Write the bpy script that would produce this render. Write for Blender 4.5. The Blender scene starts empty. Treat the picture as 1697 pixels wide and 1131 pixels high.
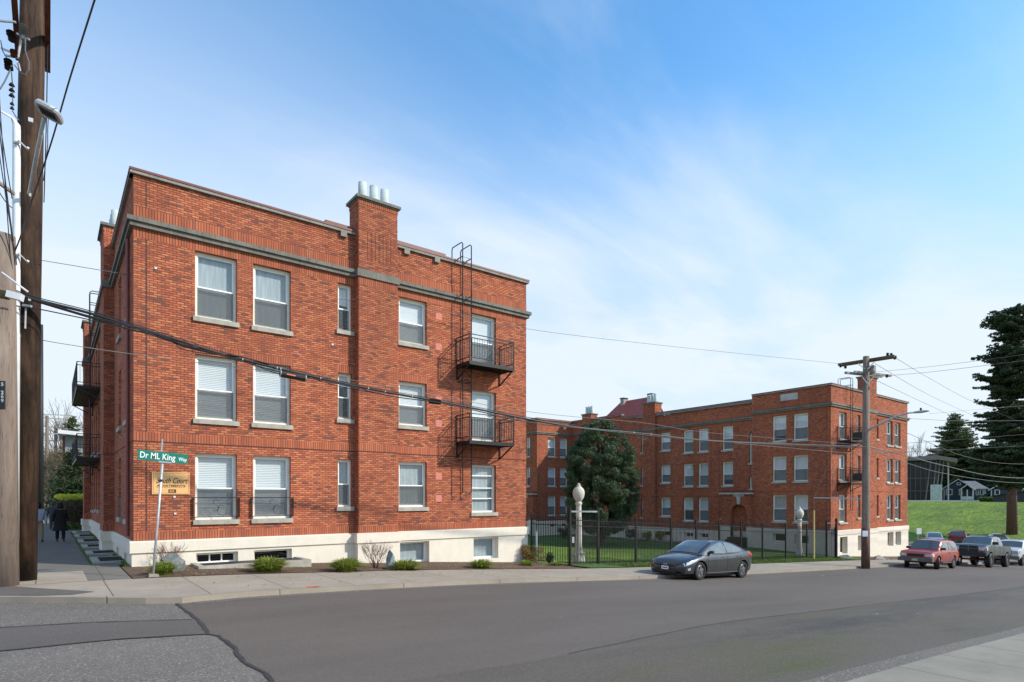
import bpy, bmesh, math, random
import numpy as np
from mathutils import Vector, Matrix
R_ = math.radians
random.seed(7); np.random.seed(7)
scene = bpy.context.scene
COL = scene.collection

# ---------------------------------------------------------------- camera
F_PX = 995.0                                   # focal length in pixels of the 1697 px wide photograph
CAM_A = math.atan2(2139 - 848.5, F_PX)         # view direction, measured from +X (the street) towards +Y
CAM_Z = 1.95
HOR = 825.0
cam_d = bpy.data.cameras.new('camera'); cam = bpy.data.objects.new('camera', cam_d); COL.objects.link(cam)
cam_d.sensor_width = 36.0; cam_d.lens = 36.0 * F_PX / 1697.0
cam_d.shift_y = (HOR - 565.5) / 1697.0
cam.location = (0, 0, CAM_Z); cam.rotation_euler = (R_(90), 0, CAM_A - R_(90))
cam_d.clip_end = 3000; cam_d.clip_start = 0.1
scene.camera = cam

# ---------------------------------------------------------------- world, sun, exposure
SUN_EL = R_(35.0)
SUN_DIR = Vector((0.70, -0.80, 0)).normalized()        # horizontal direction towards the sun
w = bpy.data.worlds.new('World'); scene.world = w; w.use_nodes = True
nt = w.node_tree; nt.nodes.clear()
def N(t, k, **kw):
    n = t.nodes.new(k)
    for a, b in kw.items():
        if a.startswith('i_'): n.inputs[a[2:].replace('_', ' ')].default_value = b
        else: setattr(n, a, b)
    return n
sky = N(nt, 'ShaderNodeTexSky', sky_type='NISHITA', sun_disc=False, sun_elevation=SUN_EL)
sky.sun_rotation = math.atan2(SUN_DIR.x, SUN_DIR.y)
sky.air_density = 1.0; sky.dust_density = 0.6; sky.ozone_density = 1.6
SKX, SKY_ = 1.1, 7.3
tc = N(nt, 'ShaderNodeTexCoord')
sep = N(nt, 'ShaderNodeSeparateXYZ'); nt.links.new(tc.outputs['Generated'], sep.inputs[0])
zz = N(nt, 'ShaderNodeMath', operation='MAXIMUM'); nt.links.new(sep.outputs[2], zz.inputs[0]); zz.inputs[1].default_value = 0.0
za = N(nt, 'ShaderNodeMath', operation='ADD'); nt.links.new(zz.outputs[0], za.inputs[0]); za.inputs[1].default_value = 0.16
dx = N(nt, 'ShaderNodeMath', operation='DIVIDE'); nt.links.new(sep.outputs[0], dx.inputs[0]); nt.links.new(za.outputs[0], dx.inputs[1])
dy = N(nt, 'ShaderNodeMath', operation='DIVIDE'); nt.links.new(sep.outputs[1], dy.inputs[0]); nt.links.new(za.outputs[0], dy.inputs[1])
cb = N(nt, 'ShaderNodeCombineXYZ'); nt.links.new(dx.outputs[0], cb.inputs[0]); nt.links.new(dy.outputs[0], cb.inputs[1])
mp = N(nt, 'ShaderNodeMapping'); nt.links.new(cb.outputs[0], mp.inputs[0])
mp.inputs['Rotation'].default_value = (0, 0, R_(-38)); mp.inputs['Scale'].default_value = (0.62, 0.95, 1); mp.inputs['Location'].default_value = (SKX, SKY_, 0)
n1 = N(nt, 'ShaderNodeTexNoise'); nt.links.new(mp.outputs[0], n1.inputs['Vector'])
n1.inputs['Scale'].default_value = 0.9; n1.inputs['Detail'].default_value = 9; n1.inputs['Roughness'].default_value = 0.55; n1.inputs['Distortion'].default_value = 0.5
mp2 = N(nt, 'ShaderNodeMapping'); nt.links.new(cb.outputs[0], mp2.inputs[0])
mp2.inputs['Rotation'].default_value = (0, 0, R_(-50)); mp2.inputs['Scale'].default_value = (0.5, 3.0, 1)
n2 = N(nt, 'ShaderNodeTexNoise'); nt.links.new(mp2.outputs[0], n2.inputs['Vector'])
n2.inputs['Scale'].default_value = 1.6; n2.inputs['Detail'].default_value = 8; n2.inputs['Roughness'].default_value = 0.6; n2.inputs['Distortion'].default_value = 0.8
r1 = N(nt, 'ShaderNodeMapRange', interpolation_type='SMOOTHSTEP'); nt.links.new(n1.outputs[0], r1.inputs[0])
r1.inputs[1].default_value = 0.40; r1.inputs[2].default_value = 0.68
r2 = N(nt, 'ShaderNodeMapRange', interpolation_type='SMOOTHSTEP'); nt.links.new(n2.outputs[0], r2.inputs[0])
r2.inputs[1].default_value = 0.45; r2.inputs[2].default_value = 0.85
# thin cloud thickens towards the horizon and up the side street (towards +Y)
vy = N(nt, 'ShaderNodeMapRange', interpolation_type='SMOOTHSTEP'); nt.links.new(sep.outputs[1], vy.inputs[0]); vy.inputs[1].default_value = .60; vy.inputs[2].default_value = .95; vy.inputs[3].default_value = 0.; vy.inputs[4].default_value = .32
low = N(nt, 'ShaderNodeMapRange', interpolation_type='SMOOTHSTEP'); nt.links.new(sep.outputs[2], low.inputs[0])
low.inputs[1].default_value = 0.64; low.inputs[2].default_value = 0.08; low.inputs[3].default_value = 0.0; low.inputs[4].default_value = 0.82
a1 = N(nt, 'ShaderNodeMath', operation='MULTIPLY_ADD'); nt.links.new(r1.outputs[0], a1.inputs[0]); a1.inputs[1].default_value = 0.50; lv = N(nt, 'ShaderNodeMath', operation='ADD'); nt.links.new(low.outputs[0], lv.inputs[0]); nt.links.new(vy.outputs[0], lv.inputs[1]); nt.links.new(lv.outputs[0], a1.inputs[2])
a2 = N(nt, 'ShaderNodeMath', operation='MULTIPLY_ADD', use_clamp=True); nt.links.new(r2.outputs[0], a2.inputs[0]); a2.inputs[1].default_value = 0.09; nt.links.new(a1.outputs[0], a2.inputs[2])
a3 = N(nt, 'ShaderNodeMath', operation='MINIMUM'); nt.links.new(a2.outputs[0], a3.inputs[0]); a3.inputs[1].default_value = 0.93
mx = N(nt, 'ShaderNodeMix', data_type='RGBA'); nt.links.new(a3.outputs[0], mx.inputs[0])
hs = N(nt, 'ShaderNodeMix', data_type='RGBA', blend_type='MULTIPLY'); hs.inputs[0].default_value = 1.0; hs.inputs[7].default_value = (0.90, 1.66, 1.98, 1)
nt.links.new(sky.outputs[0], hs.inputs[6])
dim = N(nt, 'ShaderNodeMapRange', interpolation_type='SMOOTHSTEP'); nt.links.new(sep.outputs[2], dim.inputs[0]); dim.inputs[1].default_value = 0.; dim.inputs[2].default_value = .45; dim.inputs[3].default_value = .50; dim.inputs[4].default_value = 1.
dm = N(nt, 'ShaderNodeVectorMath', operation='SCALE'); nt.links.new(hs.outputs[2], dm.inputs[0]); nt.links.new(dim.outputs[0], dm.inputs['Scale']); nt.links.new(dm.outputs[0], mx.inputs[6]); mx.inputs[7].default_value = (5.7, 6.25, 6.85, 1)
bg = N(nt, 'ShaderNodeBackground'); bg.inputs[1].default_value = 0.10
nt.links.new(mx.outputs[2], bg.inputs[0])
wo = N(nt, 'ShaderNodeOutputWorld'); nt.links.new(bg.outputs[0], wo.inputs[0])

sun_d = bpy.data.lights.new('sun', 'SUN'); sun = bpy.data.objects.new('sun', sun_d); COL.objects.link(sun)
sun_d.energy = 3.0; sun_d.angle = R_(2.0); sun_d.color = (1.0, 0.91, 0.79)
sdir = Vector((SUN_DIR.x * math.cos(SUN_EL), SUN_DIR.y * math.cos(SUN_EL), math.sin(SUN_EL)))
sun.rotation_euler = sdir.to_track_quat('Z', 'Y').to_euler(); sun.location = (0, -20, 40)
scene.view_settings.view_transform = 'Standard'; scene.view_settings.look = 'None'
scene.view_settings.gamma = 1.0; scene.view_settings.exposure = 0.62
scene.cycles.max_bounces = 8; scene.cycles.transparent_max_bounces = 16

# ---------------------------------------------------------------- photo geometry: pixel ray onto a real plane
FW = (math.cos(CAM_A), math.sin(CAM_A)); RT = (math.sin(CAM_A), -math.cos(CAM_A))
def ray(x):
    u = (x - 848.5) / F_PX
    return (FW[0] + RT[0]*u, FW[1] + RT[1]*u)
def onY(x, y, Y): r = ray(x); t = Y/r[1]; return Vector((r[0]*t, Y, CAM_Z + (HOR-y)/F_PX*t))
def onX(x, y, X): r = ray(x); t = X/r[0]; return Vector((X, r[1]*t, CAM_Z + (HOR-y)/F_PX*t))
def atd(x, y, t): r = ray(x); return Vector((r[0]*t, r[1]*t, CAM_Z + (HOR-y)/F_PX*t))
def span(x, y, a, b):                                   # on the vertical plane through plan points a, b
    r = ray(x); d = (b[0]-a[0], b[1]-a[1])
    det = -r[0]*d[1] + r[1]*d[0]
    t = (-a[0]*d[1] + a[1]*d[0]) / det
    return Vector((r[0]*t, r[1]*t, CAM_Z + (HOR-y)/F_PX*t))

GXS = [-200,-60,-8,2.4,10,17,27,37,45,59,75,100,200,900]
GZS = [.3,.25,.1,-.03,-.42,-.90,-1.42,-1.9,-2.3,-3.15,-3.40,-3.5,-3.5,-3.5]
def gz(x):                                              # street level falls away along +X
    return float(np.mean(np.interp([x-2, x-1, x, x+1, x+2], GXS, GZS)))
def onG(x, y):
    z = 0.0
    for i in range(60):
        t = (z - CAM_Z)*F_PX/(HOR-y); r = ray(x); z = .5*z + .5*gz(r[0]*t)
    return Vector((r[0]*t, r[1]*t, z))

# ---------------------------------------------------------------- material helpers
MATS = {}
def base_mat(name):
    m = bpy.data.materials.new(name); m.use_nodes = True; t = m.node_tree
    b = t.nodes['Principled BSDF']; MATS[name] = m
    return m, t, b
def noise(t, scale, detail=4, rough=.55, vec=None, dist=0.0, stretch=None):
    n = N(t, 'ShaderNodeTexNoise'); n.inputs['Scale'].default_value = scale; n.inputs['Detail'].default_value = detail
    n.inputs['Roughness'].default_value = rough; n.inputs['Distortion'].default_value = dist
    if vec is None:
        c = N(t, 'ShaderNodeTexCoord'); vec = c.outputs['Object']
    if stretch:
        m = N(t, 'ShaderNodeMapping'); m.inputs['Scale'].default_value = stretch; t.links.new(vec, m.inputs[0]); vec = m.outputs[0]
    t.links.new(vec, n.inputs['Vector'])
    return n.outputs['Fac']
def ramp(t, fac, stops):
    r = N(t, 'ShaderNodeValToRGB'); e = r.color_ramp.elements
    while len(e) < len(stops): e.new(0.5)
    for i, (p, c) in enumerate(stops): e[i].position = p; e[i].color = (*c, 1) if len(c) == 3 else c
    t.links.new(fac, r.inputs[0]); return r.outputs[0]
def mixc(t, fac, a, b, mode='MIX'):
    m = N(t, 'ShaderNodeMix', data_type='RGBA', blend_type=mode)
    for s, i in ((fac, 0), (a, 6), (b, 7)):
        if isinstance(s, (int, float)): m.inputs[i].default_value = s
        elif isinstance(s, tuple): m.inputs[i].default_value = (*s, 1)
        else: t.links.new(s, m.inputs[i])
    return m.outputs[2]
def maprange(t, v, a, b, c=0., d=1.):
    r = N(t, 'ShaderNodeMapRange'); t.links.new(v, r.inputs[0])
    for i, k in enumerate((a, b, c, d)): r.inputs[i+1].default_value = k
    return r.outputs[0]
def bump(t, b, h, strength=.3, dist=.01):
    n = N(t, 'ShaderNodeBump'); n.inputs['Strength'].default_value = strength; n.inputs['Distance'].default_value = dist
    t.links.new(h, n.inputs['Height']); t.links.new(n.outputs[0], b.inputs['Normal'])
def simple(name, col, rough=.6, metal=0., var=.15, scale=3., bmp=0., bscale=40., spec=.5, stretch=None):
    m, t, b = base_mat(name)
    f = noise(t, scale, 5, .6, stretch=stretch)
    dark = tuple(c*(1-var) for c in col); lite = tuple(min(1, c*(1+var)) for c in col)
    t.links.new(ramp(t, f, [(.3, dark), (.7, lite)]), b.inputs['Base Color'])
    b.inputs['Roughness'].default_value = rough; b.inputs['Metallic'].default_value = metal
    b.inputs['Specular IOR Level'].default_value = spec
    if bmp: bump(t, b, noise(t, bscale, 4, .6), bmp)
    return m

def brick_mat(name, bw=.200, rh=.067, offset=.5, shade=1.0, tint=(1, 1, 1), dark=.16, sold=False):
    m, t, b = base_mat(name)
    uv = N(t, 'ShaderNodeUVMap'); uv.uv_map = 'UVMap'
    nv = noise(t, .6, 3, .5)
    br = N(t, 'ShaderNodeTexBrick'); t.links.new(uv.outputs[0], br.inputs['Vector'])
    br.offset = offset; br.squash = 1.0
    br.inputs['Color1'].default_value = (0, 0, 0, 1); br.inputs['Color2'].default_value = (1, 1, 1, 1); br.inputs['Mortar'].default_value = (0, 0, 0, 1)
    br.inputs['Scale'].default_value = 1.0; br.inputs['Mortar Size'].default_value = .0105; br.inputs['Mortar Smooth'].default_value = .25
    br.inputs['Brick Width'].default_value = bw; br.inputs['Row Height'].default_value = rh
    k = lambda r, g, bb: (r*shade*tint[0], g*shade*tint[1], bb*shade*tint[2])
    # second, coarser lookup makes clusters of burnt bricks
    clus = noise(t, 1.1, 5, .65, stretch=(1, 1, 2.2))
    rnd = N(t, 'ShaderNodeMath', operation='MULTIPLY_ADD'); t.links.new(clus, rnd.inputs[0]); rnd.inputs[1].default_value = .45
    sc = N(t, 'ShaderNodeMath', operation='MULTIPLY'); t.links.new(br.outputs['Color'], sc.inputs[0]); sc.inputs[1].default_value = .78
    t.links.new(sc.outputs[0], rnd.inputs[2])
    c = ramp(t, rnd.outputs[0], [(.14, k(.17, .065, .05)), (.27, k(.37, .10, .058)), (.42, k(.50, .130, .062)), (.56, k(.58, .170, .076)), (.70, k(.66, .225, .105)), (.80, k(.55, .150, .070)), (.97, k(.41, .105, .06))] if not sold else
             [(.15, k(.42, .12, .065)), (.5, k(.54, .15, .075)), (.8, k(.60, .19, .095)), (.98, k(.40, .115, .065))])
    if not sold:
        # isolated nearly black clinker bricks
        cl2 = noise(t, .9, 4, .6, stretch=(1, 1, 1.6))
        s2 = N(t, 'ShaderNodeMath', operation='ADD'); t.links.new(br.outputs['Color'], s2.inputs[0]); t.links.new(cl2, s2.inputs[1])
        fd = maprange(t, s2.outputs[0], 1.42, 1.47, 0., .55 + dark)
        c = mixc(t, fd, c, k(.13, .075, .062))
    stain = maprange(t, noise(t, .35, 6, .6, stretch=(1, 1, .35)), .32, .75, .70, 1.16)
    st = N(t, 'ShaderNodeCombineXYZ')
    for i in range(3): t.links.new(stain, st.inputs[i])
    c = mixc(t, 1.0, c, st.outputs[0], 'MULTIPLY')
    pale = noise(t, .8, 7, .7); c = mixc(t, maprange(t, pale, .66, .78, 0, .45), c, k(.52, .30, .22))
    fine = noise(t, 60, 3, .6)
    c = mixc(t, maprange(t, fine, .35, .7, 0, .30), c, k(.30, .11, .07))
    mort = mixc(t, nv, k(.075, .036, .028), k(.19, .105, .08))  # mortar colour darkened for the shade in its raked joints
    c = mixc(t, br.outputs['Fac'], c, mort)
    t.links.new(c, b.inputs['Base Color']); b.inputs['Roughness'].default_value = .9; b.inputs['Specular IOR Level'].default_value = .2
    inv = N(t, 'ShaderNodeMath', operation='SUBTRACT'); inv.inputs[0].default_value = 1; t.links.new(br.outputs['Fac'], inv.inputs[1])
    hh = N(t, 'ShaderNodeMath', operation='MULTIPLY_ADD'); t.links.new(fine, hh.inputs[0]); hh.inputs[1].default_value = .35; t.links.new(inv.outputs[0], hh.inputs[2])
    bump(t, b, hh.outputs[0], .8, .012)
    return m
brick_mat('brick', shade=1.10, tint=(.95, .95, .93), dark=.24)
brick_mat('soldier', shade=1.0, tint=(.96, .95, .93), bw=.076, rh=9.0, offset=0, sold=True)
brick_mat('brick_far', shade=.92, tint=(.95, 1.0, 1.05))
# flat dark strips standing in for the shade in recessed grooves
simple('groove_shade', (.10, .04, .03), .9)
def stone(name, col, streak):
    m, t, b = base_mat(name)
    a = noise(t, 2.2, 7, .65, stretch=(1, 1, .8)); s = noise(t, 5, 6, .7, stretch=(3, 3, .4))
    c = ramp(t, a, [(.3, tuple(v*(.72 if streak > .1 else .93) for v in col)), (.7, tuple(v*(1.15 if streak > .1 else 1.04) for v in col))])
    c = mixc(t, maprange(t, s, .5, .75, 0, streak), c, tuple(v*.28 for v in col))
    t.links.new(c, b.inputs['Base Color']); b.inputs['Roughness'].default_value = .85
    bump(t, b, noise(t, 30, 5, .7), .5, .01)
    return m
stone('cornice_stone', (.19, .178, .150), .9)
stone('sill_stone', (.42, .39, .33), .35)
stone('plaster', (.75, .68, .565), .10)
stone('panel_stone', (.50, .49, .46), .25)
stone('lamp_concrete', (.60, .55, .47), .25)
stone('pot_clay', (.50, .56, .54), .12)
stone('coping_grey', (.29, .27, .24), .6)
simple('flashing_red', (.17, .048, .037), .5, var=.25)
simple('roof_gravel', (.25, .24, .23), .95)
simple('frame_cream', (.80, .76, .66), .55, var=.07)
simple('frame_white', (.86, .86, .83), .45, var=.04)
simple('interior_dark', (.03, .03, .032), .9)
simple('iron', (.012, .012, .013), .45, var=.3, spec=.4)
simple('steel', (.42, .43, .44), .45, metal=.7, var=.12)
simple('galv', (.50, .51, .52), .5, metal=.4, var=.18, scale=8)
simple('white_pvc', (.70, .72, .74), .5, var=.08)
simple('rubber', (.010, .010, .011), .55, var=.2)
simple('cable', (.014, .014, .016), .5)
simple('wire_grey', (.16, .16, .165), .5, metal=.3)
simple('porcelain', (.30, .29, .28), .3)
simple('rust', (.12, .035, .018), .9, var=.5, scale=8)

def blind_mat():
    m, t, b = base_mat('blind')
    uv = N(t, 'ShaderNodeUVMap'); uv.uv_map = 'UVMap'
    sp = N(t, 'ShaderNodeSeparateXYZ'); t.links.new(uv.outputs[0], sp.inputs[0])
    wv = N(t, 'ShaderNodeMath', operation='MULTIPLY'); t.links.new(sp.outputs[1], wv.inputs[0]); wv.inputs[1].default_value = 2*math.pi/.055
    sn = N(t, 'ShaderNodeMath', operation='SINE'); t.links.new(wv.outputs[0], sn.inputs[0])
    f = maprange(t, sn.outputs[0], -1, -.3, 0, 1)
    t.links.new(mixc(t, f, (.46, .49, .51), (.70, .73, .74)), b.inputs['Base Color']); b.inputs['Roughness'].default_value = .7
    bump(t, b, sn.outputs[0], .5, .01)
blind_mat()
simple('shade_white', (.68, .71, .73), .8, var=.04)
simple('curtain_sky', (.38, .42, .43), .85, var=.25, scale=2.5, stretch=(5, 5, .3))
def glass_mat(name, tint, refl=1.0, rough=.02, base_t=.9):
    m = bpy.data.materials.new(name); m.use_nodes = True; t = m.node_tree; t.nodes.clear(); MATS[name] = m
    out = N(t, 'ShaderNodeOutputMaterial'); tr = N(t, 'ShaderNodeBsdfTransparent'); gl = N(t, 'ShaderNodeBsdfGlossy')
    tr.inputs[0].default_value = (*tint, 1); gl.inputs['Roughness'].default_value = rough; gl.inputs[0].default_value = (.95, .98, 1, 1)
    lw = N(t, 'ShaderNodeLayerWeight'); lw.inputs[0].default_value = .5; fr = N(t, 'ShaderNodeMath', operation='POWER'); t.links.new(lw.outputs['Facing'], fr.inputs[0]); fr.inputs[1].default_value = 4.0
    mu = N(t, 'ShaderNodeMath', operation='MULTIPLY_ADD', use_clamp=True); t.links.new(fr.outputs[0], mu.inputs[0]); mu.inputs[1].default_value = .8*refl; mu.inputs[2].default_value = .05*refl
    wob = N(t, 'ShaderNodeTexNoise'); wob.inputs['Scale'].default_value = 1.3
    tcn = N(t, 'ShaderNodeTexCoord'); t.links.new(tcn.outputs['Object'], wob.inputs['Vector'])
    bp = N(t, 'ShaderNodeBump'); bp.inputs['Strength'].default_value = .03; bp.inputs['Distance'].default_value = .05
    t.links.new(wob.outputs[0], bp.inputs['Height']); t.links.new(bp.outputs[0], gl.inputs['Normal'])
    mix = N(t, 'ShaderNodeMixShader'); t.links.new(mu.outputs[0], mix.inputs[0]); t.links.new(tr.outputs[0], mix.inputs[1]); t.links.new(gl.outputs[0], mix.inputs[2])
    t.links.new(mix.outputs[0], out.inputs[0])
    return m
glass_mat('glass', (.96, .975, .98), .8)
glass_mat('glass_dark', (.25, .30, .31), 1.0)
glass_mat('car_glass', (.10, .12, .13), 1.6)
def screen_mat():
    m = bpy.data.materials.new('screen'); m.use_nodes = True; t = m.node_tree; t.nodes.clear(); MATS['screen'] = m
    out = N(t, 'ShaderNodeOutputMaterial'); tr = N(t, 'ShaderNodeBsdfTransparent'); df = N(t, 'ShaderNodeBsdfDiffuse')
    df.inputs[0].default_value = (.17, .18, .185, 1)
    mix = N(t, 'ShaderNodeMixShader'); mix.inputs[0].default_value = .34
    t.links.new(tr.outputs[0], mix.inputs[1]); t.links.new(df.outputs[0], mix.inputs[2]); t.links.new(mix.outputs[0], out.inputs[0])
screen_mat()

def wood_mat(name, a, b_, streaky=1.0):
    m, t, b = base_mat(name)
    s = noise(t, 3.5, 8, .7, stretch=(3, 3, .22), dist=.4); s2 = noise(t, 1.1, 5, .6, stretch=(1, 1, .5)); chk = noise(t, 22, 4, .7, stretch=(2, 2, .10))
    c = ramp(t, s, [(.30, a), (.5, tuple((x+y)/2 for x, y in zip(a, b_))), (.68, b_)])
    c = mixc(t, maprange(t, s2, .42, .62, 0, .75*streaky), c, tuple(v*.45 for v in a))
    c = mixc(t, maprange(t, chk, .58, .68, 0, .8), c, (.012, .008, .006))
    t.links.new(c, b.inputs['Base Color']); b.inputs['Roughness'].default_value = .85; b.inputs['Specular IOR Level'].default_value = .25
    bump(t, b, chk, .7, .015)
wood_mat('pole_dark', (.013, .008, .006), (.12, .066, .038), 1.2)
wood_mat('pole_weathered', (.17, .125, .10), (.30, .235, .19), .35)
wood_mat('crossarm', (.10, .075, .035), (.20, .15, .07), .5)
wood_mat('crossarm_grey', (.26, .24, .21), (.42, .40, .36), .3)
def bark_mat(name, a, b_):
    m, t, b = base_mat(name); s = noise(t, 6, 6, .7, stretch=(2, 2, .4))
    t.links.new(ramp(t, s, [(.35, a), (.65, b_)]), b.inputs['Base Color']); b.inputs['Roughness'].default_value = .95
    bump(t, b, s, .8, .03)
bark_mat('bark', (.05, .035, .025), (.13, .09, .065))
bark_mat('bark_red', (.07, .035, .025), (.17, .095, .07))
bark_mat('twig', (.10, .05, .04), (.24, .13, .10))
bark_mat('twig_grey', (.12, .10, .085), (.22, .18, .15))

def leaf_mat(name, dark, lite, trans=.25, rough=.5):
    m, t, b = base_mat(name)
    g = N(t, 'ShaderNodeNewGeometry'); a = g.outputs['Random Per Island']
    n_ = noise(t, .9, 3, .6)
    ad = N(t, 'ShaderNodeMath', operation='MULTIPLY_ADD'); t.links.new(a, ad.inputs[0]); ad.inputs[1].default_value = .6; t.links.new(n_, ad.inputs[2])
    t.links.new(ramp(t, ad.outputs[0], [(.35, dark), (.95, lite)]), b.inputs['Base Color'])
    b.inputs['Roughness'].default_value = rough; b.inputs['Specular IOR Level'].default_value = .35
    if trans:
        tr = N(t, 'ShaderNodeBsdfTranslucent'); tr.inputs[0].default_value = (*[min(1, v*1.3) for v in lite], 1)
        mix = N(t, 'ShaderNodeMixShader'); mix.inputs[0].default_value = trans
        out = t.nodes['Material Output']
        t.links.new(b.outputs[0], mix.inputs[1]); t.links.new(tr.outputs[0], mix.inputs[2]); t.links.new(mix.outputs[0], out.inputs[0])
leaf_mat('leaf_evergreen', (.020, .040, .016), (.10, .145, .068), .15, .55)
leaf_mat('needle_dark', (.011, .026, .012), (.058, .092, .040), .12, .6)
leaf_mat('needle_mid', (.028, .048, .015), (.10, .135, .045), .15, .6)
leaf_mat('needle_left', (.010, .028, .010), (.045, .080, .028), .15, .6)
leaf_mat('blade', (.05, .11, .012), (.26, .33, .05), .3, .45)
leaf_mat('blade_dry', (.16, .11, .03), (.38, .30, .10), .3, .6)
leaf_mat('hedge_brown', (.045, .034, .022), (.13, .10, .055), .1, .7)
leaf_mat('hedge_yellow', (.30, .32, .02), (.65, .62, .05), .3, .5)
leaf_mat('bush_gold', (.13, .07, .025), (.34, .21, .07), .2, .6)
leaf_mat('bush_green', (.03, .06, .012), (.12, .17, .03), .2, .5)
leaf_mat('bush_lime', (.10, .13, .012), (.34, .34, .04), .2, .5)
leaf_mat('grass_blade', (.035, .075, .012), (.12, .18, .03), .25, .5)

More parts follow.
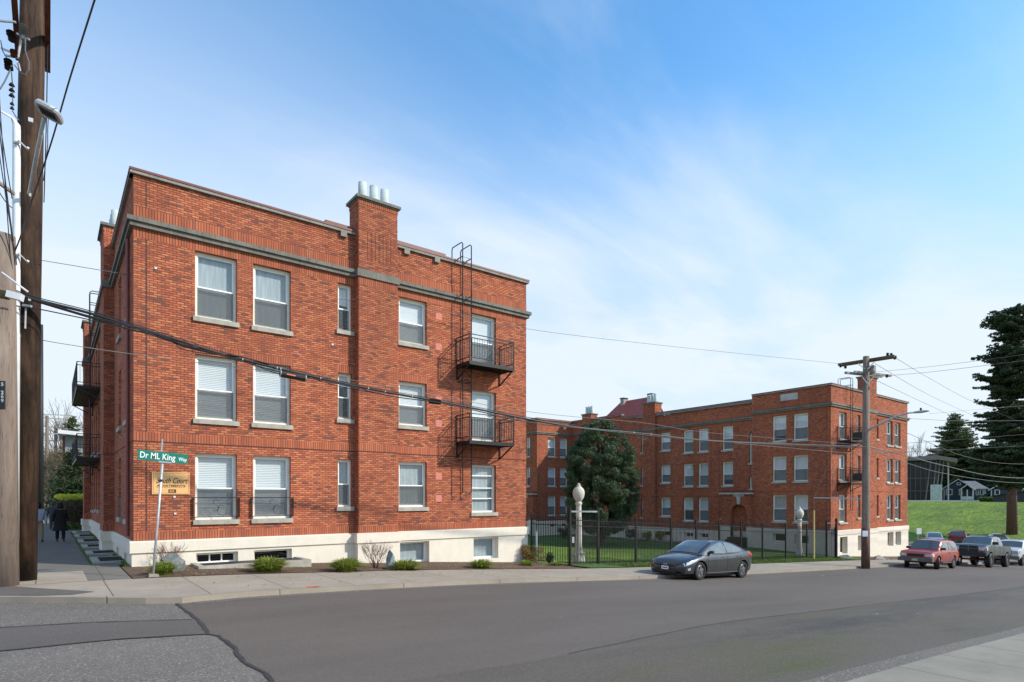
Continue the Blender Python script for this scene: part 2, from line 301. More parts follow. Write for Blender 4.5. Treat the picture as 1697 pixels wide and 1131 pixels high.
def ground_mats():
    # lawn
    m, t, b = base_mat('lawn')
    a = noise(t, .35, 6, .65); f = noise(t, 9, 6, .75); g = noise(t, 45, 4, .8)
    c = ramp(t, f, [(.30, (.050, .115, .014)), (.5, (.105, .205, .022)), (.72, (.18, .28, .038))])
    c = mixc(t, maprange(t, a, .40, .66, 0, .55), c, (.030, .070, .014))
    c = mixc(t, maprange(t, g, .35, .7, 0, .45), c, (.020, .045, .008))
    t.links.new(c, b.inputs['Base Color']); b.inputs['Roughness'].default_value = .9; bump(t, b, f, 1, .12)
    # field on the hill
    m, t, b = base_mat('field')
    a = noise(t, .10, 5, .6, stretch=(1, 1.6, 1)); f = noise(t, 1.3, 7, .75, stretch=(.5, 1.6, 1)); g = noise(t, 12, 3, .7)
    c = ramp(t, f, [(.34, (.065, .140, .010)), (.5, (.185, .300, .018)), (.62, (.32, .40, .034))])
    c = mixc(t, maprange(t, a, .42, .62, 0, .6), c, (.055, .115, .014))
    c = mixc(t, maprange(t, g, .35, .7, 0, .35), c, (.04, .075, .010))
    t.links.new(c, b.inputs['Base Color']); b.inputs['Roughness'].default_value = .9; bump(t, b, f, 1, .5)
    # mulch
    m, t, b = base_mat('mulch'); f = noise(t, 14, 8, .8); g = noise(t, 3, 4, .6)
    c = ramp(t, f, [(.3, (.06, .035, .022)), (.5, (.16, .095, .058)), (.72, (.32, .22, .14))])
    t.links.new(mixc(t, maprange(t, g, .4, .6, 0, .5), c, (.055, .028, .016)), b.inputs['Base Color']); b.inputs['Roughness'].default_value = .95; bump(t, b, f, 1, .06)
    # pavements
    for nm, col, jx in (('pavement', (.375, .320, .252), 1.66), ('pavement_dark', (.185, .170, .145), 1.6), ('kerb_concrete', (.33, .28, .22), 3.2), ('pavement_near', (.285, .265, .215), 1.75)):
        m, t, b = base_mat(nm)
        c0 = N(t, 'ShaderNodeTexCoord')
        mpp = N(t, 'ShaderNodeMapping'); t.links.new(c0.outputs['Object'], mpp.inputs[0]); mpp.inputs['Location'].default_value = (-.30, 0, 0)
        br = N(t, 'ShaderNodeTexBrick'); t.links.new(mpp.outputs[0], br.inputs['Vector']); br.offset = 0
        br.inputs['Color1'].default_value = (0, 0, 0, 1); br.inputs['Color2'].default_value = (1, 1, 1, 1); br.inputs['Mortar'].default_value = (.5, .5, .5, 1)
        br.inputs['Scale'].default_value = 1; br.inputs['Mortar Size'].default_value = .011; br.inputs['Mortar Smooth'].default_value = .3
        br.inputs['Brick Width'].default_value = jx; br.inputs['Row Height'].default_value = 300. if nm != 'pavement_dark' else 1.6
        a = noise(t, .9, 8, .7); f = noise(t, 35, 5, .7); s = noise(t, .5, 6, .7, stretch=(1, 2.5, 1))
        c = ramp(t, a, [(.28, tuple(v*.78 for v in col)), (.72, tuple(v*1.12 for v in col))])
        c = mixc(t, maprange(t, br.outputs['Color'], 0, 1, 0, .22), c, tuple(v*.75 for v in col))
        c = mixc(t, maprange(t, f, .35, .75, 0, .30), c, tuple(v*.62 for v in col))
        c = mixc(t, maprange(t, s, .52, .70, 0, .45), c, tuple(v*.60 for v in col))
        spx = noise(t, 7, 3, .5); c = mixc(t, maprange(t, spx, .70, .73, 0, .5), c, tuple(v*.45 for v in col))
        c = mixc(t, br.outputs['Fac'], c, (.07, .06, .05))
        t.links.new(c, b.inputs['Base Color']); b.inputs['Roughness'].default_value = .9; b.inputs['Specular IOR Level'].default_value = .25
        bump(t, b, f, .35, .006)
    # asphalt: newer overlay and older aggregate-rich surface
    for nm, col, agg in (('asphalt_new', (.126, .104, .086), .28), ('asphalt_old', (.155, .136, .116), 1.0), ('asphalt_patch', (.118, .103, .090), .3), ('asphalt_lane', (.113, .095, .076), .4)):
        m, t, b = base_mat(nm)
        a = noise(t, .18, 7, .62, stretch=(.5, 1.6, 1)); f = noise(t, 55, 4, .75); st = noise(t, .22, 5, .6, stretch=(.45, 1.0, 1)); rt = noise(t, .5, 5, .6, stretch=(.12, 2.2, 1))
        v = N(t, 'ShaderNodeTexVoronoi'); v.inputs['Scale'].default_value = 60; cc = N(t, 'ShaderNodeTexCoord'); t.links.new(cc.outputs['Object'], v.inputs['Vector'])
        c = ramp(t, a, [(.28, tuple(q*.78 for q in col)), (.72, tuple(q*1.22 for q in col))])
        c = mixc(t, maprange(t, rt, .5, .72, 0, .28), c, tuple(q*1.35 for q in col))
        if nm == 'asphalt_lane':
            c = mixc(t, maprange(t, st, .47, .62, 0, .60), c, (.075, .072, .040))
            st2 = noise(t, .30, 6, .65, stretch=(.35, 1.5, 1)); c = mixc(t, maprange(t, st2, .54, .66, 0, .6), c, (.045, .043, .044))
            gp_ = N(t, 'ShaderNodeNewGeometry')
            for (cx_, cy_, rx_, ry_, cc_, am_, sc_) in ((9.2, 5.0, 3.2, .9, (.085, .085, .035), .85, 1.3), (8.4, 4.3, 1.8, .35, (.080, .085, .028), .9, 2.), (13.5, 6.0, 4.5, .75, (.038, .036, .036), .8, 1.6), (15.5, 7.2, 5.0, .5, (.088, .082, .048), .6, 1.), (22, 6.5, 6, .7, (.048, .045, .043), .6, .8)):
                sb_ = N(t, 'ShaderNodeVectorMath', operation='SUBTRACT'); t.links.new(gp_.outputs['Position'], sb_.inputs[0]); sb_.inputs[1].default_value = (cx_, cy_, 0)
                ml_ = N(t, 'ShaderNodeVectorMath', operation='MULTIPLY'); t.links.new(sb_.outputs[0], ml_.inputs[0]); ml_.inputs[1].default_value = (1/rx_, 1/ry_, 0)
                ln_ = N(t, 'ShaderNodeVectorMath', operation='LENGTH'); t.links.new(ml_.outputs[0], ln_.inputs[0])
                nz_ = noise(t, sc_, 7, .7, stretch=(.5, 2.0, 1)); sm_ = N(t, 'ShaderNodeMath', operation='MULTIPLY_ADD'); t.links.new(nz_, sm_.inputs[0]); sm_.inputs[1].default_value = 2.6; t.links.new(ln_.outputs['Value'], sm_.inputs[2])
                c = mixc(t, maprange(t, sm_.outputs[0], 2.5, 1.3, 0, am_), c, cc_)
        vs = N(t, 'ShaderNodeSeparateColor'); t.links.new(v.outputs['Color'], vs.inputs[0])
        c = mixc(t, maprange(t, vs.outputs[0], .80, .95, 0, agg*.75), c, tuple(q*2.6 for q in col))
        c = mixc(t, maprange(t, vs.outputs[1], .75, .95, 0, agg*.7), c, tuple(q*.35 for q in col))
        c = mixc(t, maprange(t, f, .4, .75, 0, .45), c, tuple(q*.55 for q in col))
        lit = noise(t, 1.7, 2, .5); c = mixc(t, maprange(t, lit, .775, .79, 0, .8), c, (.38, .36, .33))
        t.links.new(c, b.inputs['Base Color']); b.inputs['Roughness'].default_value = .80; b.inputs['Specular IOR Level'].default_value = .35
        bump(t, b, f, .5, .012 if agg > .5 else .006)
    simple('sealant', (.040, .036, .035), .6, var=.25, scale=4)
    simple('soil_dark', (.05, .035, .022), .95, var=.4, scale=5)
    simple('paint_orange', (.55, .13, .07), .8, var=.3, scale=9)
ground_mats()
stone('rock_grey', (.17, .18, .17), .75)
stone('rock_green', (.22, .27, .27), .6)
stone('rock_tan', (.33, .30, .26), .6)

def paint(name, col, flake=.0, rough=.28, coat=.8, dirt=.25):
    m, t, b = base_mat(name)
    d = noise(t, 2.5, 6, .65); d2 = noise(t, 12, 4, .6)
    c = mixc(t, maprange(t, d, .45, .75, 0, dirt), (*col,), tuple(.55*v + .45*k for v, k in zip(col, (.17, .15, .13))))
    t.links.new(c, b.inputs['Base Color']); b.inputs['Metallic'].default_value = flake
    t.links.new(maprange(t, d2, .3, .7, rough*.8, rough*1.35), b.inputs['Roughness'])
    b.inputs['Coat Weight'].default_value = coat; b.inputs['Coat Roughness'].default_value = .08
paint('paint_grey', (.036, .037, .041), .35, .33)
paint('paint_red', (.34, .042, .026), .1, .38)
paint('paint_darkgrey', (.085, .092, .10), .35, .42)
paint('paint_white', (.62, .64, .66), .0, .35)
paint('paint_silver', (.38, .42, .46), .6, .35)
paint('paint_maroon', (.16, .018, .022), .2, .35)
paint('paint_graphite', (.13, .14, .145), .5, .35)
simple('trim_black', (.018, .018, .019), .6)
simple('trim_grey', (.11, .11, .11), .6)
simple('alloy', (.34, .34, .35), .35, metal=.8)
simple('alloy_dark', (.20, .20, .21), .4, metal=.7)
simple('lens_clear', (.62, .64, .66), .12, metal=.35, var=.3, scale=9)
simple('lens_red', (.50, .03, .02), .15)
simple('lens_amber', (.65, .22, .05), .2)
simple('plate_white', (.70, .72, .76), .5)
simple('plate_tan', (.48, .45, .30), .5)
simple('plate_ink', (.06, .08, .22), .5)
simple('chrome', (.65, .66, .67), .15, metal=1.)

simple('sign_green', (.000, .175, .125), .4, var=.05)
simple('sign_white', (.80, .82, .80), .5, var=.03)
simple('sign_tan', (.80, .44, .17), .55, var=.05)
simple('sign_ink', (.045, .020, .012), .6)
simple('sign_grey', (.55, .57, .58), .5)
simple('sign_orange', (.75, .20, .07), .5)
simple('guard_yellow', (.50, .38, .14), .6, var=.15)
simple('siding_blue', (.030, .055, .105), .7, var=.12)
simple('siding_dark', (.028, .032, .040), .6, var=.1)
simple('siding_grey', (.24, .26, .28), .6)
simple('shingle', (.17, .18, .19), .9, var=.3, scale=3)
simple('house_white', (.66, .68, .70), .6, var=.05)
simple('metal_roof', (.19, .17, .155), .6, var=.1)
simple('red_roof', (.30, .062, .045), .65, var=.2, scale=2)
simple('glass_wall', (.012, .016, .020), .25, spec=.4, var=.5, scale=.6)
simple('door_brown', (.035, .016, .012), .55, var=.3)
simple('skin', (.16, .085, .055), .6)
simple('cloth_black', (.008, .008, .009), .9)
simple('cloth_blue', (.38, .44, .52), .9)
simple('cloth_tan', (.30, .20, .11), .9)
simple('cloth_grey', (.06, .06, .065), .9)
simple('red_metal', (.24, .06, .055), .5, var=.2)
simple('pink_plaque', (.60, .20, .15), .8, var=.2, scale=20)

# ---------------------------------------------------------------- object helpers
WO = {}                                                  # world origin of each object (translation only)
def put(o, parent=None):
    COL.objects.link(o)
    if parent is not None: o.parent = parent
    return o
def tag(o, label=None, cat=None, group=None, kind=None):
    if label: o['label'] = label
    if cat: o['category'] = cat
    if group: o['group'] = group
    if kind: o['kind'] = kind
    return o
def thing(name, label, cat, loc=(0, 0, 0), rotz=0., group=None):
    o = bpy.data.objects.new(name, None); o.empty_display_size = .3; COL.objects.link(o)
    o.location = loc; o.rotation_euler = (0, 0, rotz); WO[o.name] = Vector(loc)
    return tag(o, label, cat, group)

class MB:
    def __init__(s): s.v = []; s.f = []; s.m = []; s.uvz = 0.0
    def n(s): return len(s.v)
    def quad(s, a, b, c, d, m=0):
        i = len(s.v); s.v += [tuple(a), tuple(b), tuple(c), tuple(d)]; s.f.append((i, i+1, i+2, i+3)); s.m.append(m)
    def poly(s, pts, m=0):
        i = len(s.v); s.v += [tuple(p) for p in pts]; s.f.append(tuple(range(i, i+len(pts)))); s.m.append(m)
    def hexa(s, c, m=0):                                 # c = 8 corners: bottom 0-3, top 4-7
        i = len(s.v); s.v += [tuple(p) for p in c]
        for q in ((0, 3, 2, 1), (4, 5, 6, 7), (0, 1, 5, 4), (1, 2, 6, 5), (2, 3, 7, 6), (3, 0, 4, 7)):
            s.f.append(tuple(i+k for k in q)); s.m.append(m)
    def box(s, x0, x1, y0, y1, z0, z1, m=0):
        s.hexa([(x0, y0, z0), (x1, y0, z0), (x1, y1, z0), (x0, y1, z0), (x0, y0, z1), (x1, y0, z1), (x1, y1, z1), (x0, y1, z1)], m)
    def beam(s, p, q, w, h=None, m=0, up=(0, 0, 1)):
        p = Vector(p); q = Vector(q); h = w if h is None else h; d = (q-p)
        if d.length < 1e-6: return
        d.normalize(); u = Vector(up)
        if abs(d.dot(u)) > .98: u = Vector((1, 0, 0))
        sd = d.cross(u).normalized(); u = sd.cross(d).normalized()
        a = sd*(w/2); b = u*(h/2)
        s.hexa([p-a-b, p+a-b, q+a-b, q-a-b, p-a+b, p+a+b, q+a+b, q-a+b], m)
    def tube(s, pts, r, seg=6, m=0, cap=True):
        pts = [Vector(p) for p in pts]; rs = r if isinstance(r, (list, tuple)) else [r]*len(pts)
        base = len(s.v); ref = None
        for i, p in enumerate(pts):
            d = (pts[min(i+1, len(pts)-1)] - pts[max(i-1, 0)])
            d = d.normalized() if d.length > 1e-9 else Vector((0, 0, 1))
            if ref is None: ref = Vector((0, 0, 1)) if abs(d.z) < .9 else Vector((1, 0, 0))
            a = (ref - d*ref.dot(d)).normalized(); ref = a; b = d.cross(a)
            for k in range(seg):
                t = 2*math.pi*k/seg; s.v.append(tuple(p + a*(rs[i]*math.cos(t)) + b*(rs[i]*math.sin(t))))
        for i in range(len(pts)-1):
            for k in range(seg):
                a = base+i*seg+k; b = base+i*seg+(k+1) % seg
                s.f.append((a, b, b+seg, a+seg)); s.m.append(m)
        if cap:
            s.f.append(tuple(base+k for k in range(seg))[::-1]); s.m.append(m)
            e = base+(len(pts)-1)*seg; s.f.append(tuple(e+k for k in range(seg))); s.m.append(m)
    def lathe(s, prof, c=(0, 0, 0), seg=16, m=0, axis='z'):
        base = len(s.v)
        for r, z in prof:
            for k in range(seg):
                t = 2*math.pi*k/seg
                if axis == 'z': s.v.append((c[0]+r*math.cos(t), c[1]+r*math.sin(t), c[2]+z))
                elif axis == 'y': s.v.append((c[0]+r*math.cos(t), c[1]+z, c[2]+r*math.sin(t)))
                else: s.v.append((c[0]+z, c[1]+r*math.cos(t), c[2]+r*math.sin(t)))
        for i in range(len(prof)-1):
            for k in range(seg):
                a = base+i*seg+k; b = base+i*seg+(k+1) % seg
                s.f.append((a, b, b+seg, a+seg)); s.m.append(m)
        s.f.append(tuple(base+k for k in range(seg))[::-1]); s.m.append(m)
        e = base+(len(prof)-1)*seg; s.f.append(tuple(e+k for k in range(seg))); s.m.append(m)
    def build(s, name, mats, parent=None, origin=None, smooth=False, local=False):
        if isinstance(mats, str): mats = [mats]
        po = WO[parent.name] if parent is not None else Vector((0, 0, 0))
        if local: og = Vector((0, 0, 0)) if origin is None else Vector(origin); off = og; loc = og
        else:
            if origin is None: origin = po if parent is not None else Vector(s.v[0])
            off = Vector(origin); loc = off - po
        me = bpy.data.meshes.new(name)
        V = np.array(s.v, dtype=float)
        me.from_pydata((V - np.array(off)).tolist(), [], s.f)
        for mm in mats: me.materials.append(MATS[mm])
        me.polygons.foreach_set('material_index', s.m)
        if smooth: me.polygons.foreach_set('use_smooth', [True]*len(s.f))
        uvl = me.uv_layers.new(name='UVMap'); me.update()
        nr = np.zeros(len(s.f)*3); me.polygons.foreach_get('normal', nr); nr = np.abs(nr.reshape(-1, 3))
        ls = np.zeros(len(me.loops), dtype=int); me.loops.foreach_get('vertex_index', ls)
        lt = np.zeros(len(s.f), dtype=int); me.polygons.foreach_get('loop_total', lt)
        ax = np.repeat(np.argmax(nr + np.array([0, 1e-4, -1e-4]), axis=1), lt); P = V[ls]
        U = np.where(ax == 0, P[:, 1], P[:, 0]); W = np.where(ax == 2, P[:, 1], P[:, 2] - s.uvz)
        uvl.data.foreach_set('uv', np.stack([U, W], 1).ravel())
        o = bpy.data.objects.new(name, me); COL.objects.link(o)
        if parent is not None: o.parent = parent
        o.location = loc; WO[o.name] = (po + loc) if local else off
        return o

class Face:
    """a vertical wall plane: origin o, unit direction u along it, outward normal n"""
    def __init__(s, o, u):
        s.o = Vector((o[0], o[1], 0)); s.u = Vector((u[0], u[1], 0)).normalized(); s.n = Vector((s.u.y, -s.u.x, 0))
    def P(s, a, z, d=0.): p = s.o + s.u*a - s.n*d; return Vector((p.x, p.y, z))       # d = depth inwards
    def px(s, x, y=0):                                   # photo pixel -> (a, z) on this plane
        r = ray(x); den = r[0]*s.n.x + r[1]*s.n.y; t = (s.o.x*s.n.x + s.o.y*s.n.y)/den
        p = Vector((r[0]*t, r[1]*t, 0)) - s.o
        return p.dot(s.u), CAM_Z + (HOR-y)/F_PX*t
    def box(s, mb, a0, a1, z0, z1, d0, d1, m=0):
        mb.hexa([s.P(a0, z0, d0), s.P(a1, z0, d0), s.P(a1, z0, d1), s.P(a0, z0, d1), s.P(a0, z1, d0), s.P(a1, z1, d0), s.P(a1, z1, d1), s.P(a0, z1, d1)], m)
def wall(mb, F, a0, a1, z0, z1, ops, depth=.30, m=0, mr=None, d=0., room=None):
    """outer skin of a wall with rectangular holes, their reveals and (in mesh `room`) the dark room behind"""
    mr = m if mr is None else mr
    ops = [o for o in ops if o[0] < a1 and o[1] > a0 and o[2] < z1 and o[3] > z0]
    xs = sorted({a0, a1, *[min(max(o[i], a0), a1) for o in ops for i in (0, 1)]}); zs = sorted({z0, z1, *[min(max(o[i], z0), z1) for o in ops for i in (2, 3)]})
    for i in range(len(xs)-1):
        for j in range(len(zs)-1):
            cx = (xs[i]+xs[i+1])/2; cz = (zs[j]+zs[j+1])/2
            if any(o[0] < cx < o[1] and o[2] < cz < o[3] for o in ops): continue
            mb.quad(F.P(xs[i], zs[j], d), F.P(xs[i+1], zs[j], d), F.P(xs[i+1], zs[j+1], d), F.P(xs[i], zs[j+1], d), m)
    for o in ops:
        A, B, C, D = o[:4]; e = d+depth
        mb.quad(F.P(A, C, d), F.P(A, D, d), F.P(A, D, e), F.P(A, C, e), mr)
        mb.quad(F.P(B, C, e), F.P(B, D, e), F.P(B, D, d), F.P(B, C, d), mr)
        mb.quad(F.P(A, D, d), F.P(B, D, d), F.P(B, D, e), F.P(A, D, e), mr)
        mb.quad(F.P(A, C, e), F.P(B, C, e), F.P(B, C, d), F.P(A, C, d), mr)
        if room is not None:
            g = .9; k = .25
            F.box(room, A-k, B+k, C-k, D+k, e+g, e+g+.02)
            F.box(room, A-k, A-k+.02, C-k, D+k, e+.002, e+g); F.box(room, B+k-.02, B+k, C-k, D+k, e+.002, e+g)
            F.box(room, A-k+.02, B+k-.02, D+k-.02, D+k, e+.002, e+g); F.box(room, A-k+.02, B+k-.02, C-k, C-k+.02, e+.002, e+g)

RW = random.Random(11)
def window(parent, F, op, kind='sash', rec=.13, blind=None, sill=True, cas='frame_cream', cover=None, screen=True):
    """double-hung window in opening op; frame is the window mesh, panes/screen/blind/sill its children"""
    A, B, C, D = op[:4]; w_ = B-A; h = D-C; mid = C + h*.48
    f = MB(); c = .075 if w_ > .7 else .06; r0 = rec; r1 = rec+.11
    F.box(f, A, A+c, C, D, r0, r1); F.box(f, B-c, B, C, D, r0, r1)
    F.box(f, A+c, B-c, D-c, D, r0, r1); F.box(f, A+c, B-c, C, C+c*1.1, r0, r1)
    st = .035
    if kind == 'sash':
        F.box(f, A+c, B-c, mid-.022, mid+.022, r0+.012, r0+.085, 1)
        for (a, b, e) in ((mid+.022, D-c, r0+.03), (C+c*1.1, mid-.022, r0+.055)):
            F.box(f, A+c, A+c+st, a, b, e, e+.03, 1); F.box(f, B-c-st, B-c, a, b, e, e+.03, 1)
            if a > mid: F.box(f, A+c+st, B-c-st, b-st, b, e, e+.03, 1)
            else: F.box(f, A+c+st, B-c-st, a, a+.05, e, e+.03, 1)
    elif kind == 'triple':
        for k in (1, 2):
            x = A+c+(w_-2*c)*k/3; F.box(f, x-.02, x+.02, C+c*1.1, D-c, r0+.02, r0+.08, 1)
    elif kind == 'cross':
        x = (A+B)/2; zc = (C+D)/2
        F.box(f, x-.018, x+.018, C+c*1.1, D-c, r0+.02, r0+.08, 1); F.box(f, A+c, x-.018, zc-.018, zc+.018, r0+.02, r0+.08, 1); F.box(f, x+.018, B-c, zc-.018, zc+.018, r0+.02, r0+.08, 1)
    elif kind == 'bars':
        for q in (.3, .52, .78):
            zc = C+h*q; F.box(f, A+c, B-c, zc-.02, zc+.02, r0+.02, r0+.08, 1)
    og = F.P((A+B)/2, (C+D)/2, rec)
    o = f.build('window', [cas, 'frame_white'], parent, origin=og)
    dark = kind in ('triple', 'cross', 'dark')
    g = MB(); gm = 'glass_dark' if dark else 'glass'
    if kind == 'sash':
        F.box(g, A+c+st, B-c-st, mid+.022, D-c-st, r0+.042, r0+.046)
        g.build('pane', gm, o); g = MB()
        F.box(g, A+c+st, B-c-st, C+c*1.1+.05, mid-.022, r0+.067, r0+.071); g.build('pane', gm, o)
        if screen:
            s_ = MB(); F.box(s_, A+c, B-c, C+c*1.1, mid-.022, r0+.020, r0+.023); s_.build('screen', 'screen', o)
    else:
        F.box(g, A+c, B-c, C+c*1.1, D-c, r0+.047, r0+.051); g.build('pane', gm, o)
    if blind is None:
        q = RW.random(); blind = ('blind', 1.0) if q < .62 else (('shade_white', RW.choice([.5, .75, 1.0])) if q < .85 else ('curtain_sky', 1.0))
    if blind and not dark:
        bm_, fr = blind; b_ = MB(); zb = D-.02-(h-.04)*fr
        F.box(b_, A+.03, B-.03, zb, D-.02, r1+.045, r1+.055); b_.build('blind', bm_, o)
    if sill:
        s_ = MB(); F.box(s_, A-.06, B+.06, C-.13, C+.012, -.07, rec+.02); s_.build('sill', 'sill_stone', o)
    return o

def text_mesh(s, size, F, a, z, d, mat, parent, name='lettering', shear=0., align='LEFT', tilt=0., width=1.0, bold=0.0, fit=None):
    cu = bpy.data.curves.new(name, 'FONT'); cu.body = s; cu.size = size; cu.shear = shear; cu.align_x = align; cu.extrude = .004; cu.offset = bold; cu.resolution_u = 3
    tmp = bpy.data.objects.new('tmp', cu); COL.objects.link(tmp); bpy.context.view_layer.update()
    dg = bpy.context.evaluated_depsgraph_get(); me = bpy.data.meshes.new_from_object(tmp.evaluated_get(dg)); bpy.data.objects.remove(tmp)
    if fit: xs_ = [v.co.x for v in me.vertices]; width = fit/(max(xs_)-min(xs_))
    po = WO[parent.name]
    for v in me.vertices:
        x, y = v.co.x*width, v.co.y
        x, y = x*math.cos(tilt)-y*math.sin(tilt), x*math.sin(tilt)+y*math.cos(tilt)
        v.co = F.P(a+x, z+y, d - v.co.z) - po
    me.materials.clear(); me.materials.append(MATS[mat]); me.name = name
    o = bpy.data.objects.new(name, me); COL.objects.link(o); o.parent = parent; WO[o.name] = po
    return o

def cloud(centers, radii, n, size, flat=0., seed=0, stretch=(1, 1, 1), tri=False, droop=0.):
    """n leaf quads scattered in gaussian clumps; returns vertices, faces"""
    rg = np.random.RandomState(seed); centers = np.array(centers, float); radii = np.array(radii, float)
    pk = rg.choice(len(centers), n, p=(radii**2)/np.sum(radii**2))
    dr = rg.normal(size=(n, 3)); dr /= np.linalg.norm(dr, axis=1)[:, None]
    rr = radii[pk]*np.abs(rg.uniform(.15, 1.0, n))**.5
    P = centers[pk] + dr*rr[:, None]*np.array(stretch)
    a = rg.normal(size=(n, 3)); a[:, 2] *= (1-flat); a[:, 2] -= droop; a /= np.linalg.norm(a, axis=1)[:, None]
    b = rg.normal(size=(n, 3)); b -= a*np.sum(a*b, 1)[:, None]; b /= np.linalg.norm(b, axis=1)[:, None]
    sz = size*rg.uniform(.6, 1.4, n)[:, None]
    V = np.stack([P-a*sz, P+b*sz*.45, P+a*sz, P-b*sz*.45], 1).reshape(-1, 3)
    Fc = np.arange(n*4).reshape(-1, 4)
    return V, Fc
def raw_mesh(name, V, Fc, mat, parent=None, origin=(0, 0, 0)):
    me = bpy.data.meshes.new(name); po = WO[parent.name] if parent is not None else Vector((0, 0, 0))
    og = po if parent is not None else Vector(origin)
    V = np.asarray(V) - np.array(og)
    me.vertices.add(len(V)); me.vertices.foreach_set('co', V.ravel().astype(np.float32))
    k = Fc.shape[1]; me.loops.add(Fc.size); me.loops.foreach_set('vertex_index', Fc.ravel().astype(np.int32))
    me.polygons.add(len(Fc)); me.polygons.foreach_set('loop_start', np.arange(0, Fc.size, k, dtype=np.int32)); me.polygons.foreach_set('loop_total', np.full(len(Fc), k, dtype=np.int32))
    me.materials.append(MATS[mat]); me.update(calc_edges=True); me.validate()
    o = bpy.data.objects.new(name, me); COL.objects.link(o)
    if parent is not None: o.parent = parent; o.location = (0, 0, 0)
    else: o.location = og
    WO[o.name] = Vector(og)
    return o

# ================================================================ SETTING: ground, road, pavements
KERB = [(-2.6, 19.0), (-2.3, 16.9), (-1.6, 15.95), (-.8, 15.4), (.65, 14.35), (1.5, 13.75), (2.1, 13.5), (3.2, 13.75), (5.8, 13.98), (9, 14.15), (17, 14.35), (36, 14.4), (60, 14.4), (180, 14.4)]
def kerbY(x): return float(np.interp(x, [k[0] for k in KERB], [k[1] for k in KERB]))
def sheet(name, xs, ylo, yhi, zoff, mat, ny=1):
    mb = MB()
    for i in range(len(xs)-1):
        x0, x1 = xs[i], xs[i+1]
        ya, yb = ylo(x0), ylo(x1); yc, yd = yhi(x0), yhi(x1)
        for j in range(ny):
            f0, f1 = j/ny, (j+1)/ny
            mb.quad((x0, ya+(yc-ya)*f0, gz(x0)+zoff), (x1, yb+(yd-yb)*f0, gz(x1)+zoff), (x1, yb+(yd-yb)*f1, gz(x1)+zoff), (x0, ya+(yc-ya)*f1, gz(x0)+zoff))
    return tag(mb.build(name, mat), kind='structure')
C_ = lambda v: (lambda x: v)
def fr(a, b, n): return list(np.linspace(a, b, n))

# wide terrain under everything, rising to the grassy bank beyond the car park
def terr(x, y):
    z = gz(x) - .30
    if y > 24 and 18 < x < 60:                            # level courtyard behind the railings
        pass
    s_ = x*.964 + y*.265
    k = min(max((s_-84)/48, 0), 1); k = k*k*(3-2*k)
    side = min(max((y-15)/6, 0), 1)
    return z + 4.9*k*side
mb = MB()
xs = [-700, -300, -120, -60, -30, -12, -4, 2] + list(np.arange(6, 62, 4)) + list(np.arange(62, 200, 4)) + [220, 260, 320, 420, 600, 1200]
ys = [-300, -120, -50, -20, -8, 0, 8, 14, 17, 19, 21, 24] + list(np.arange(28, 120, 6)) + [130, 160, 200, 300, 500, 1200]
idx = {}
for i, x in enumerate(xs):
    for j, y in enumerate(ys): idx[i, j] = len(mb.v); mb.v.append((x, y, terr(x, y)))
for i in range(len(xs)-1):
    for j in range(len(ys)-1): mb.f.append((idx[i, j], idx[i+1, j], idx[i+1, j+1], idx[i, j+1])); mb.m.append(0)
tag(mb.build('ground', 'field', smooth=True), kind='structure')
# newer asphalt of the street (right of the sealed joint), older asphalt of the crossing
RZ = -.115
sheet('street', [2.0] + list(np.arange(3, 180, 1.0)), C_(3.80), lambda x: kerbY(x)+.02, RZ, 'asphalt_new')
sheet('crossing_road', [-60, -30, -12] + list(np.arange(-6, 2.01, 1.0)), C_(-40), lambda x: kerbY(x)+.02 if x > -2.6 else 150, RZ, 'asphalt_old')
# smoother patch strip across the crossing, and the sealed cracks
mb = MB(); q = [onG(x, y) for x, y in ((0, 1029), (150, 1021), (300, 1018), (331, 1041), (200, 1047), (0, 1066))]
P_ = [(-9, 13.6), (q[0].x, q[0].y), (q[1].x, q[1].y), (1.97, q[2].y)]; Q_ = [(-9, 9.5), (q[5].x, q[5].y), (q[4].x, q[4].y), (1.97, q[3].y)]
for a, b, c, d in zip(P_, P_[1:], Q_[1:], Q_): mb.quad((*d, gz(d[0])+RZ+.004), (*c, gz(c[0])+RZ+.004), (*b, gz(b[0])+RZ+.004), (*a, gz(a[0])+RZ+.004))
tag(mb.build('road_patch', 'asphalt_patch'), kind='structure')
def ribbon(name, pts, wd, mat, zoff, jag=.3, sub=6, seed=1):
    rg = random.Random(seed); P2 = []
    for a, b in zip(pts, pts[1:]):
        for k in range(sub): P2.append(((a[0]+(b[0]-a[0])*k/sub), (a[1]+(b[1]-a[1])*k/sub)))
    P2.append(pts[-1]); mb = MB(); L = []
    for i, p in enumerate(P2):
        a = P2[max(i-1, 0)]; b = P2[min(i+1, len(P2)-1)]; d = Vector((b[0]-a[0], b[1]-a[1])).normalized()
        w1 = wd*.5*(1+rg.uniform(-jag, jag)); w2 = wd*.5*(1+rg.uniform(-jag, jag)); o = rg.uniform(-1, 1)*wd*jag*.5
        L.append(((p[0]-d.y*(w1+o), p[1]+d.x*(w1+o)), (p[0]+d.y*(w2-o), p[1]-d.x*(w2-o))))
    for (a, b), (c, d) in zip(L, L[1:]):
        mb.quad((*b, gz(b[0])+zoff), (*d, gz(d[0])+zoff), (*c, gz(c[0])+zoff), (*a, gz(a[0])+zoff))
    return tag(mb.build(name, mat), kind='structure')
cr = [onG(x, y) for x, y in ((288, 998), (305.6, 1017), (331, 1040), (353, 1044), (371, 1063), (396, 1085), (426, 1103), (443, 1113), (453, 1128), (470, 1150))]
pts = [(2.02, 13.5)] + [(2.0 + dx_*1.1, p.y) for p, dx_ in zip(cr, (0, .03, -.05, .04, .05, -.03, .05, .02, -.05, 0))] + [(2.0, 4.5), (2.05, 2.0)]
